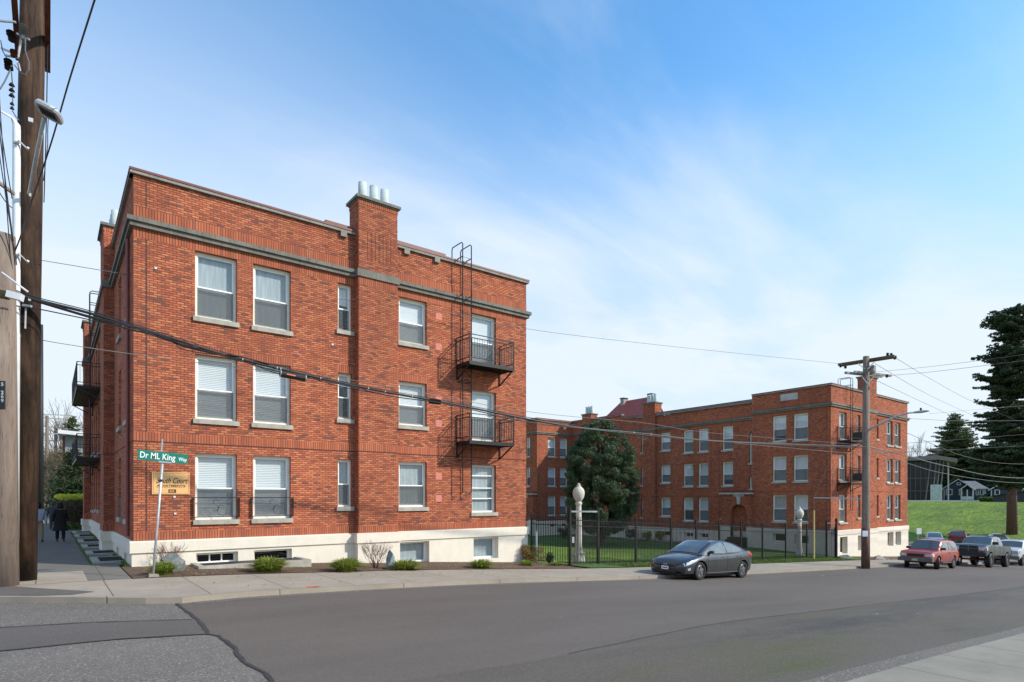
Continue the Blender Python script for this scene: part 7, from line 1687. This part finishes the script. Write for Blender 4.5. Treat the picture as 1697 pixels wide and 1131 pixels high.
def bungalow(F, lab, gx0, gx1, peak, ye, yb, wx1, wy, porch_, wins, mat='siding_blue'):
    t = thing('bungalow', lab, 'house', F.P(F.px((gx0+gx1)/2)[0], .9, 0), group='blue bungalows beyond the bank'); A_ = lambda x, y=0: F.px(x, y)
    zb_ = A_(gx0, yb)[1]; ze = A_(gx0, ye)[1]; zp = A_(peak[0], peak[1])[1]; a0, a1 = A_(gx0)[0], A_(gx1)[0]; ap = (a0+a1)/2; D_ = 9.
    m = MB(); F.box(m, a0+.3, a1-.3, zb_-1.5, ze, 0, D_); m.poly([F.P(a0+.3, ze, 0), F.P(a1-.3, ze, 0), F.P(ap, zp-.25, 0)])
    if wx1: F.box(m, a1-.3, A_(wx1)[0]-.3, zb_-1.5, ze, 1.2, D_)
    w_ = m.build('wall', mat, t)
    m = MB(); th = .14
    for sa, sb in ((a0-.3, ap), (a1+.3, ap)):
        m.hexa([F.P(sa, ze-.2, -.6), F.P(sb, zp, -.6), F.P(sb, zp, D_), F.P(sa, ze-.2, D_), F.P(sa, ze-.2+th, -.6), F.P(sb, zp+th, -.6), F.P(sb, zp+th, D_), F.P(sa, ze-.2+th, D_)])
    if wx1: b1 = A_(wx1)[0]; m.hexa([F.P(ap, ze-.1, .6), F.P(b1, ze-.1, .6), F.P(b1-2.5, zp-.5, D_*.6), F.P(ap, zp-.3, D_*.6), F.P(ap, ze+.05, .6), F.P(b1, ze+.05, .6), F.P(b1-2.5, zp-.35, D_*.6), F.P(ap, zp-.15, D_*.6)])
    m.build('roof', 'shingle', t)
    m = MB()
    for sa, sb in ((a0-.3, ap), (a1+.3, ap)): m.hexa([F.P(sa, ze-.28, -.68), F.P(sb, zp-.05, -.68), F.P(sb, zp-.05, -.61), F.P(sa, ze-.28, -.61), F.P(sa, ze-.04, -.68), F.P(sb, zp+.17, -.68), F.P(sb, zp+.17, -.61), F.P(sa, ze-.04, -.61)])
    for aa in (a0+.3, a1-.35): F.box(m, aa-.08, aa+.08, zb_, ze, -.06, -.002)
    m.build('trim_board', 'house_white', t)
    for (x0, x1, y0, y1, d) in wins:
        m = MB(); p0, z1 = A_(x0, y0); p1, z0 = A_(x1, y1); F.box(m, p0-.12, p1+.12, z0-.12, z1+.12, d-.06, d-.01); o = m.build('window', 'house_white', t); m = MB(); F.box(m, p0+.05, p1-.05, z0+.05, z1-.05, d-.08, d-.061); m.build('pane', 'glass_wall', o)
    if porch_:
        x0, x1, yp = porch_; p0, p1 = A_(x0)[0], A_(x1)[0]; pm = (p0+p1)/2; zpp = A_(x0, yp)[1]; m = MB()
        for sa in (p0, p1): m.hexa([F.P(sa, ze-.35, -2.2), F.P(pm, zpp-.15, -2.2), F.P(pm, zpp-.15, .0), F.P(sa, ze-.35, .0), F.P(sa, ze-.18, -2.2), F.P(pm, zpp, -2.2), F.P(pm, zpp, 0), F.P(sa, ze-.18, 0)])
        pr = m.build('porch_roof', 'shingle', t, origin=F.P(pm, ze, -1)); m = MB()
        for sa in (p0, p1): m.hexa([F.P(sa, ze-.42, -2.28), F.P(pm, zpp-.2, -2.28), F.P(pm, zpp-.2, -2.21), F.P(sa, ze-.42, -2.21), F.P(sa, ze-.16, -2.28), F.P(pm, zpp+.05, -2.28), F.P(pm, zpp+.05, -2.21), F.P(sa, ze-.16, -2.21)])
        m.build('trim_board', 'house_white', pr)
        for f_ in (.12, .5, .88): m = MB(); a = p0+(p1-p0)*f_; F.box(m, a-.1, a+.1, zb_, ze-.2, -2.1, -1.9); m.build('porch_post', 'house_white', pr)
        m = MB(); F.box(m, p0+.4, p1-.4, zb_+.1, zb_+.85, -2.0, -1.95); m.build('porch_rail', 'house_white', pr)
    return t
bungalow(frame_at(1600, 141), 'dark blue bungalow with white trimmed gables beyond the bank, left of the pair', 1562, 1615, (1589, 795), 811, 829, 1640, 0, (1590, 1616, 803), [(1568.5, 1577.5, 811.5, 820, 0), (1586.5, 1591.5, 800.5, 803.5, 0), (1590, 1594, 811.5, 820, 0), (1618, 1621, 812, 820, 1.2), (1625, 1629, 812, 820, 1.2), (1631.5, 1633, 812, 818, 1.2)])
bungalow(frame_at(1665, 136), 'dark blue bungalow half hidden by the fir trunk, right of the pair', 1640, 1698, (1669, 798), 812, 829, None, 0, None, [(1649.5, 1656, 812.5, 820, 0)], 'siding_blue')
Fd = frame_at(1690, 112); sh_ = thing('shed', 'long black shed with a sloping roof line on the bank at the right edge', 'shed', Fd.P(Fd.px(1690)[0], -.5, 0))
m = MB(); a0, zt0 = Fd.px(1646, 823); a1, zt1 = Fd.px(1760, 806); zb_ = -1.; m.hexa([Fd.P(a0, zb_, 0), Fd.P(a1, zb_, 0), Fd.P(a1, zb_, 8), Fd.P(a0, zb_, 8), Fd.P(a0, zt0, 0), Fd.P(a1, zt1, 0), Fd.P(a1, zt1, 8), Fd.P(a0, zt0, 8)]); m.build('wall', 'siding_dark', sh_)
m = MB(); m.hexa([Fd.P(a0-.3, zt0-.02, -.3), Fd.P(a1, zt1, -.3), Fd.P(a1, zt1, 8), Fd.P(a0-.3, zt0-.02, 8), Fd.P(a0-.3, zt0+.15, -.3), Fd.P(a1, zt1+.17, -.3), Fd.P(a1, zt1+.17, 8), Fd.P(a0-.3, zt0+.15, 8)]); m.build('roof', 'iron', sh_)
Fw = frame_at(1565, 126); m = MB(); a0 = Fw.px(1470)[0]; a1 = Fw.px(1623)[0]; Fw.box(m, a0, a1, -1, Fw.px(1565, 829.5)[1], 0, .4); tag(m.build('retaining_wall', 'plaster'), 'long low cream retaining wall at the top of the grassy bank', 'wall')
m = MB(); a2 = Fw.px(1649)[0]; Fw.box(m, a1+.02, a2, -1, Fw.px(1635, 834.5)[1], 0, .4); tag(m.build('retaining_wall', 'kerb_concrete'), 'shorter grey retaining wall right of the cream one, below the hedge', 'wall')
q0 = Fw.P(a1+.4, 1.2, 1.); q1 = Fw.P(a2-.3, 1.2, 1.); cs = [tuple(q0.lerp(q1, k/9)+Vector((0, 0, .35))) for k in range(10)]; V, Fc = cloud(cs, [.75]*10, 2600, .12, seed=4, stretch=(1, 1, .8)); tag(raw_mesh('hedge', V, Fc, 'bush_green', None, q0), 'clipped green hedge between the bungalows and the black shed', 'hedge')

# ================================================================ LEFT BACKGROUND: up the side street
hx0, hx1, hy0, hy1, hz = -.05+.45, 3.9, 46.6, 56., 2.15
hd_ = thing('hedge', 'boxy hedge with yellow-green top and brown sides past the near block', 'hedge', (2, 50, 0)); rg = np.random.RandomState(2); cs = []
for x in np.arange(hx0+.35, hx1, .5):
    for y in np.arange(hy0+.35, hy1, .6):
        for z in np.arange(.35, hz-.3, .5): cs.append((x, y, z))
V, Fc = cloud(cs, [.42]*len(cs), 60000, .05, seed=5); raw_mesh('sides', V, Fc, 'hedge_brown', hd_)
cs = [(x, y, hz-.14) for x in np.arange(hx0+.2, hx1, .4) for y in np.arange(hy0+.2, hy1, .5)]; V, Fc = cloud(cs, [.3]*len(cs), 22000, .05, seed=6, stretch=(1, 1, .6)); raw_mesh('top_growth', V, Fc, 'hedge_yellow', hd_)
V, Fc = cloud([(.7+.3*k, 45.6, .1) for k in range(5)], [.35]*5, 900, .07, seed=8); tag(raw_mesh('ivy', V, Fc, 'bush_green', None, (1, 45.6, 0)), 'patch of low ivy at the foot of the hedge', 'plant', kind='stuff')
q = rt(121, 830, 57.5); conifer('fir_tree', (q.x, q.y, .1), 6.3, [(0, 2.3), (.3, 2.3), (.6, 1.7), (1, .5)], 'dark green conifer above the hedge on the side street', 30, 'needle_left', n=16000, leaf=.11, z0=.02, trunk_r=.16)
q = rt(119, 800, 100); conifer('fir_tree', (q.x, q.y, .2), 15.2, [(0, 2.2), (.5, 1.8), (.9, 1.1), (1, .4)], 'tan-green treetop above the white roof edge on the side street', 31, 'needle_mid', n=9000, leaf=.17, z0=.3, trunk_r=.2)
for px, t_, h, lab in ((79, 92, 9.5, 'brownish leafless tree leaning over the side pavement, left of the hedge'), (96, 88, 8.0, 'brownish leafless tree behind the dark green conifer'), (127, 104, 16.6, 'pale bare treetop seen beside the lower left balcony')):
    q = rt(px, 830, t_); bare((q.x, q.y, .2), h*.42, h, lab, int(px), 'twig_grey', n=6, name='bare_tree', lv=5, r0=h*.012, cat='tree', group='bare trees up the side street')
cs = []; rs = []; rg = np.random.RandomState(77)
for k in range(60): q = rt(rg.uniform(74, 100), rg.uniform(752, 828), rg.uniform(72, 82)); cs.append(tuple(q)); rs.append(rg.uniform(.5, 1.0))
q = rt(84, 830, 77); bb_ = thing('bush', 'tall brown tangled bushes beside the side pavement beyond the hedge', 'bush', (q.x, q.y, .1)); V, Fc = cloud(cs, rs, 9000, .09, seed=78); raw_mesh('foliage', V, Fc, 'hedge_brown', bb_)
m = MB()
for c in cs[:12]: m.tube([(q.x, q.y, .1), ((q.x+c[0])/2, (q.y+c[1])/2, c[2]*.6), c], [.08, .05, .02], 5)
m.build('stem', 'twig_grey', bb_)
# white-roofed building behind the hedge
Fg = frame_at(120, 60.); gb = thing('modern_building', 'grey box-fronted building with a slanted white roof behind the hedge', 'building', Fg.P(0, 0, 0)); g_ = lambda px, y=0: Fg.px(px, y)
m = MB(); a0 = g_(108)[0]; a1 = g_(175)[0]; Fg.box(m, a0, a1, g_(110, 755)[1], g_(110, 722)[1], 0, 6); m.build('upper_wall', 'siding_grey', gb)
m = MB(); Fg.box(m, g_(103.5)[0], a0-.01, g_(110, 800)[1], g_(110, 722)[1], 1.5, 6); m.build('brick_pier', 'brick', gb); m = MB(); Fg.box(m, a0+.1, a1, -.2, g_(110, 756)[1], 1.5, 6); m.build('lower_wall', 'siding_dark', gb)
m = MB(); r0, zr0 = g_(96.5, 716); r1, zr1 = g_(180, 724); m.hexa([Fg.P(r0, zr0-.25, -1.2), Fg.P(r1, zr1-.25, -1.2), Fg.P(r1, zr1-.25, 7), Fg.P(r0, zr0-.25, 7), Fg.P(r0, zr0+.12, -1.2), Fg.P(r1, zr1+.1, -1.2), Fg.P(r1, zr1+.1, 7), Fg.P(r0, zr0+.12, 7)]); m.build('roof', 'house_white', gb)
# far-off trees closing the street and the horizon
cs = []; rs = []; rg = np.random.RandomState(21)
for k in range(150):
    a = rg.uniform(R_(84), R_(125)); d_ = rg.uniform(135, 175); h = rg.uniform(1, 9); cs.append((d_*math.cos(a), d_*math.sin(a), h)); rs.append(rg.uniform(1.8, 3.2))
V, Fc = cloud(cs, rs, 40000, .35, seed=22); tag(raw_mesh('distant_trees', V, Fc, 'hedge_brown', None, (0, 150, 0)), 'far-off wood closing the end of the side street', 'trees', kind='stuff')
cs = []; rs = []
for k in range(420):
    a = rg.uniform(R_(-60), R_(84)); d_ = rg.uniform(260, 330); h = rg.uniform(-3, 9); cs.append((d_*math.cos(a), d_*math.sin(a), h)); rs.append(rg.uniform(3, 6))
V, Fc = cloud(cs, rs, 60000, .8, seed=23); tag(raw_mesh('distant_trees', V, Fc, 'needle_mid', None, (200, 150, 0)), 'far-off wooded horizon behind the blocks and houses', 'trees', kind='stuff')

# ================================================================ PEOPLE
def skin(name, J, E_, mat, parent, sub=2):
    """one continuous body surface grown round a joint skeleton: J = {name: (x, y, z, radius)}"""
    ks = list(J); me = bpy.data.meshes.new(name); me.from_pydata([J[k][:3] for k in ks], [(ks.index(a), ks.index(b)) for a, b in E_], []); me.materials.append(MATS[mat])
    o = bpy.data.objects.new(name, me); COL.objects.link(o); o.parent = parent; WO[o.name] = Vector((0, 0, 0))
    sm = o.modifiers.new('skin', 'SKIN'); lay = me.skin_vertices if len(me.skin_vertices) else None
    if lay is None or not len(me.skin_vertices):
        bm = bmesh.new(); bm.from_mesh(me); bm.verts.layers.skin.verify(); bm.to_mesh(me); bm.free()
    for i, k in enumerate(ks):
        r = J[k][3]; r = r if isinstance(r, tuple) else (r, r); me.skin_vertices[0].data[i].radius = r; me.skin_vertices[0].data[i].use_root = (i == 0)
    ss = o.modifiers.new('sub', 'SUBSURF'); ss.levels = sub; ss.render_levels = sub; sm.use_smooth_shade = True
    bpy.context.view_layer.update(); dg = bpy.context.evaluated_depsgraph_get(); me2 = bpy.data.meshes.new_from_object(o.evaluated_get(dg)); o.modifiers.clear(); o.data = me2; me2.name = name
    if not me2.materials: me2.materials.append(MATS[mat])
    for p in me2.polygons: p.use_smooth = True
    return o
def person(label, loc, rz, h, top, bottom, coat=None, hood=None, stride=.10, bag=False):
    t = thing('person', label, 'person', loc, 0); s = h/1.75; hand = lambda sg: (sg*.30, .02, .80)
    J = {'pelvis': (0, 0, .95, (.15, .11)), 'waist': (0, 0, 1.10, (.135, .10)), 'chest': (0, 0, 1.30, (.17, .115)), 'neck0': (0, .01, 1.46, (.065, .06)), 'neck': (0, .0, 1.53, .05), 'head0': (0, -.015, 1.60, (.068, .085)), 'head1': (0, -.01, 1.69, (.072, .09)), 'head2': (0, 0, 1.745, (.045, .055))}
    E_ = [('pelvis', 'waist'), ('waist', 'chest'), ('chest', 'neck0'), ('neck0', 'neck'), ('neck', 'head0'), ('head0', 'head1'), ('head1', 'head2')]
    for sg, n_ in ((-1, 'l'), (1, 'r')):
        J.update({n_+'sh': (sg*.185, 0, 1.41, .062), n_+'el': (sg*.255, .03, 1.13, .045), n_+'wr': (sg*.275, -.03, .90, .030), n_+'pa': (sg*.278, -.045, .84, (.022, .036)), n_+'hip': (sg*.095, 0, .88, .088), n_+'kn': (sg*.105, -sg*stride*.5-.02, .50, .058), n_+'an': (sg*.105, -sg*stride, .10, .040), n_+'toe': (sg*.115, -sg*stride-.15, .035, .034)})
        E_ += [('chest', n_+'sh'), (n_+'sh', n_+'el'), (n_+'el', n_+'wr'), (n_+'wr', n_+'pa'), ('pelvis', n_+'hip'), (n_+'hip', n_+'kn'), (n_+'kn', n_+'an'), (n_+'an', n_+'toe')]
        for k in range(4):                               # four fingers and a thumb, curled and apart
            x = sg*(.262+.0105*k*.0); y = -.070+.017*k; L = (.030, .036, .034, .027)[k]
            J.update({f'{n_}f{k}a': (sg*.279, y, .80, .0085), f'{n_}f{k}b': (sg*.272, y, .80-L*.6, .0078), f'{n_}f{k}c': (sg*.258, y, .80-L*1.3, .0070)}); E_ += [(n_+'pa', f'{n_}f{k}a'), (f'{n_}f{k}a', f'{n_}f{k}b'), (f'{n_}f{k}b', f'{n_}f{k}c')]
        J.update({n_+'ta': (sg*.265, -.085, .835, .010), n_+'tb': (sg*.252, -.100, .805, .008)}); E_ += [(n_+'pa', n_+'ta'), (n_+'ta', n_+'tb')]
    skin('body', {k: tuple(np.array(v[:3])*s)+(v[3],) for k, v in J.items()}, E_, 'skin', t)
    g = lambda k, r, dz=0.: tuple(np.array(J[k][:3])*s+np.array([0, 0, dz]))+(r,)
    # face: nose, eyes
    m = MB(); m.lathe([(.002, -.02), (.014, -.005), (.012, .01), (.004, .02)], (0, -.105*s, 1.635*s), 8, axis='y'); m.build('nose', 'skin', t, local=True, origin=(0, 0, 0), smooth=True)
    m = MB()
    for sg in (-1, 1): m.lathe([(.002, -.010), (.011, -.003), (.011, .006), (.002, .010)], (sg*.03*s, -.093*s, 1.672*s), 8, axis='y')
    m.build('eyes', 'cloth_black', t, local=True, origin=(0, 0, 0), smooth=True)
    TJ = {'pel': g('pelvis', (.165, .135)), 'w': (0, 0, 1.02*s, (.155, .125))}; TE = [('pel', 'w')]
    for n_ in 'lr': TJ.update({n_+'h': g(n_+'hip', .105), n_+'k': g(n_+'kn', .078), n_+'a': g(n_+'an', .066, -.0)}); TE += [('pel', n_+'h'), (n_+'h', n_+'k'), (n_+'k', n_+'a')]
    skin('trousers', TJ, TE, bottom, t)
    for n_ in 'lr': skin('shoe', {'a': g(n_+'an', .052, -.04), 'm': tuple((np.array(J[n_+'an'][:3])+np.array(J[n_+'toe'][:3]))/2*s)+(.050,), 't': g(n_+'toe', .044, .008)}, [('a', 'm'), ('m', 't')], 'cloth_black', t)
    JJ = {'w': g('waist', (.175, .135)), 'b': g('pelvis', (.175, .14)), 'c': g('chest', (.195, .145)), 'n': g('neck0', (.10, .09), -.02)}; JE = [('w', 'b'), ('w', 'c'), ('c', 'n')]
    for n_ in 'lr': JJ.update({n_+'s': g(n_+'sh', .090), n_+'e': g(n_+'el', .072), n_+'w': g(n_+'wr', .055)}); JE += [('c', n_+'s'), (n_+'s', n_+'e'), (n_+'e', n_+'w')]
    skin('jacket', JJ, JE, top, t)
    if coat:                                             # skirt of a long coat, flaring to the knee
        m = MB(); n_ = 20; rg_ = random.Random(3); rings = [(1.16, .17, .14), (.95, .20, .17), (.75, .24, .20), (.50, .30, .24)]
        ph = [rg_.uniform(-.02, .02) for _ in range(n_)]
        for z, rx, ry in rings:
            for k in range(n_): a = 2*math.pi*k/n_; q = 1+ph[k]*(1.16-z)*3; m.v.append((rx*q*math.cos(a)*s, ry*q*math.sin(a)*s, z*s))
        for i in range(3):
            for k in range(n_): m.f.append((i*n_+k, i*n_+(k+1) % n_, (i+1)*n_+(k+1) % n_, (i+1)*n_+k)); m.m.append(0)
        m.build('coat_skirt', coat, t, local=True, origin=(0, 0, 0), smooth=True)
    hm = hood or 'cloth_black'
    m = MB(); m.lathe([(.10, -.16), (.115, -.08), (.110, .0), (.095, .06), (.05, .095), (.005, .105)], (0, .022, 1.68*s), 16); m.build('hood' if hood else 'hair', hm, t, local=True, origin=(0, 0, 0), smooth=True)
    if bag: m = MB(); m.lathe([(.10, -.16), (.15, -.10), (.16, .02), (.12, .12), (.05, .15)], (0, .20, 1.28*s), 14); m.build('backpack', 'cloth_black', t, local=True, origin=(0, 0, 0), smooth=True)
    t.rotation_euler = (0, 0, rz); return t
q = onG(100, 898); person('person in a long black hooded coat walking down the side pavement toward the corner', (q.x, q.y, gz(q.x)), .1, 1.70, 'cloth_black', 'cloth_black', coat='cloth_black', hood='cloth_black')
q = onG(63.5, 899); person('person in a pale blue jacket and tan trousers, half hidden behind the dark utility pole', (q.x, q.y, gz(q.x)), .2, 1.72, 'cloth_blue', 'cloth_tan')
q = onG(87.5, 878); person('person in dark clothes farther up the pavement, behind the black coat', (q.x, q.y, gz(q.x)), -.1, 1.68, 'cloth_grey', 'cloth_grey', hood='cloth_grey')
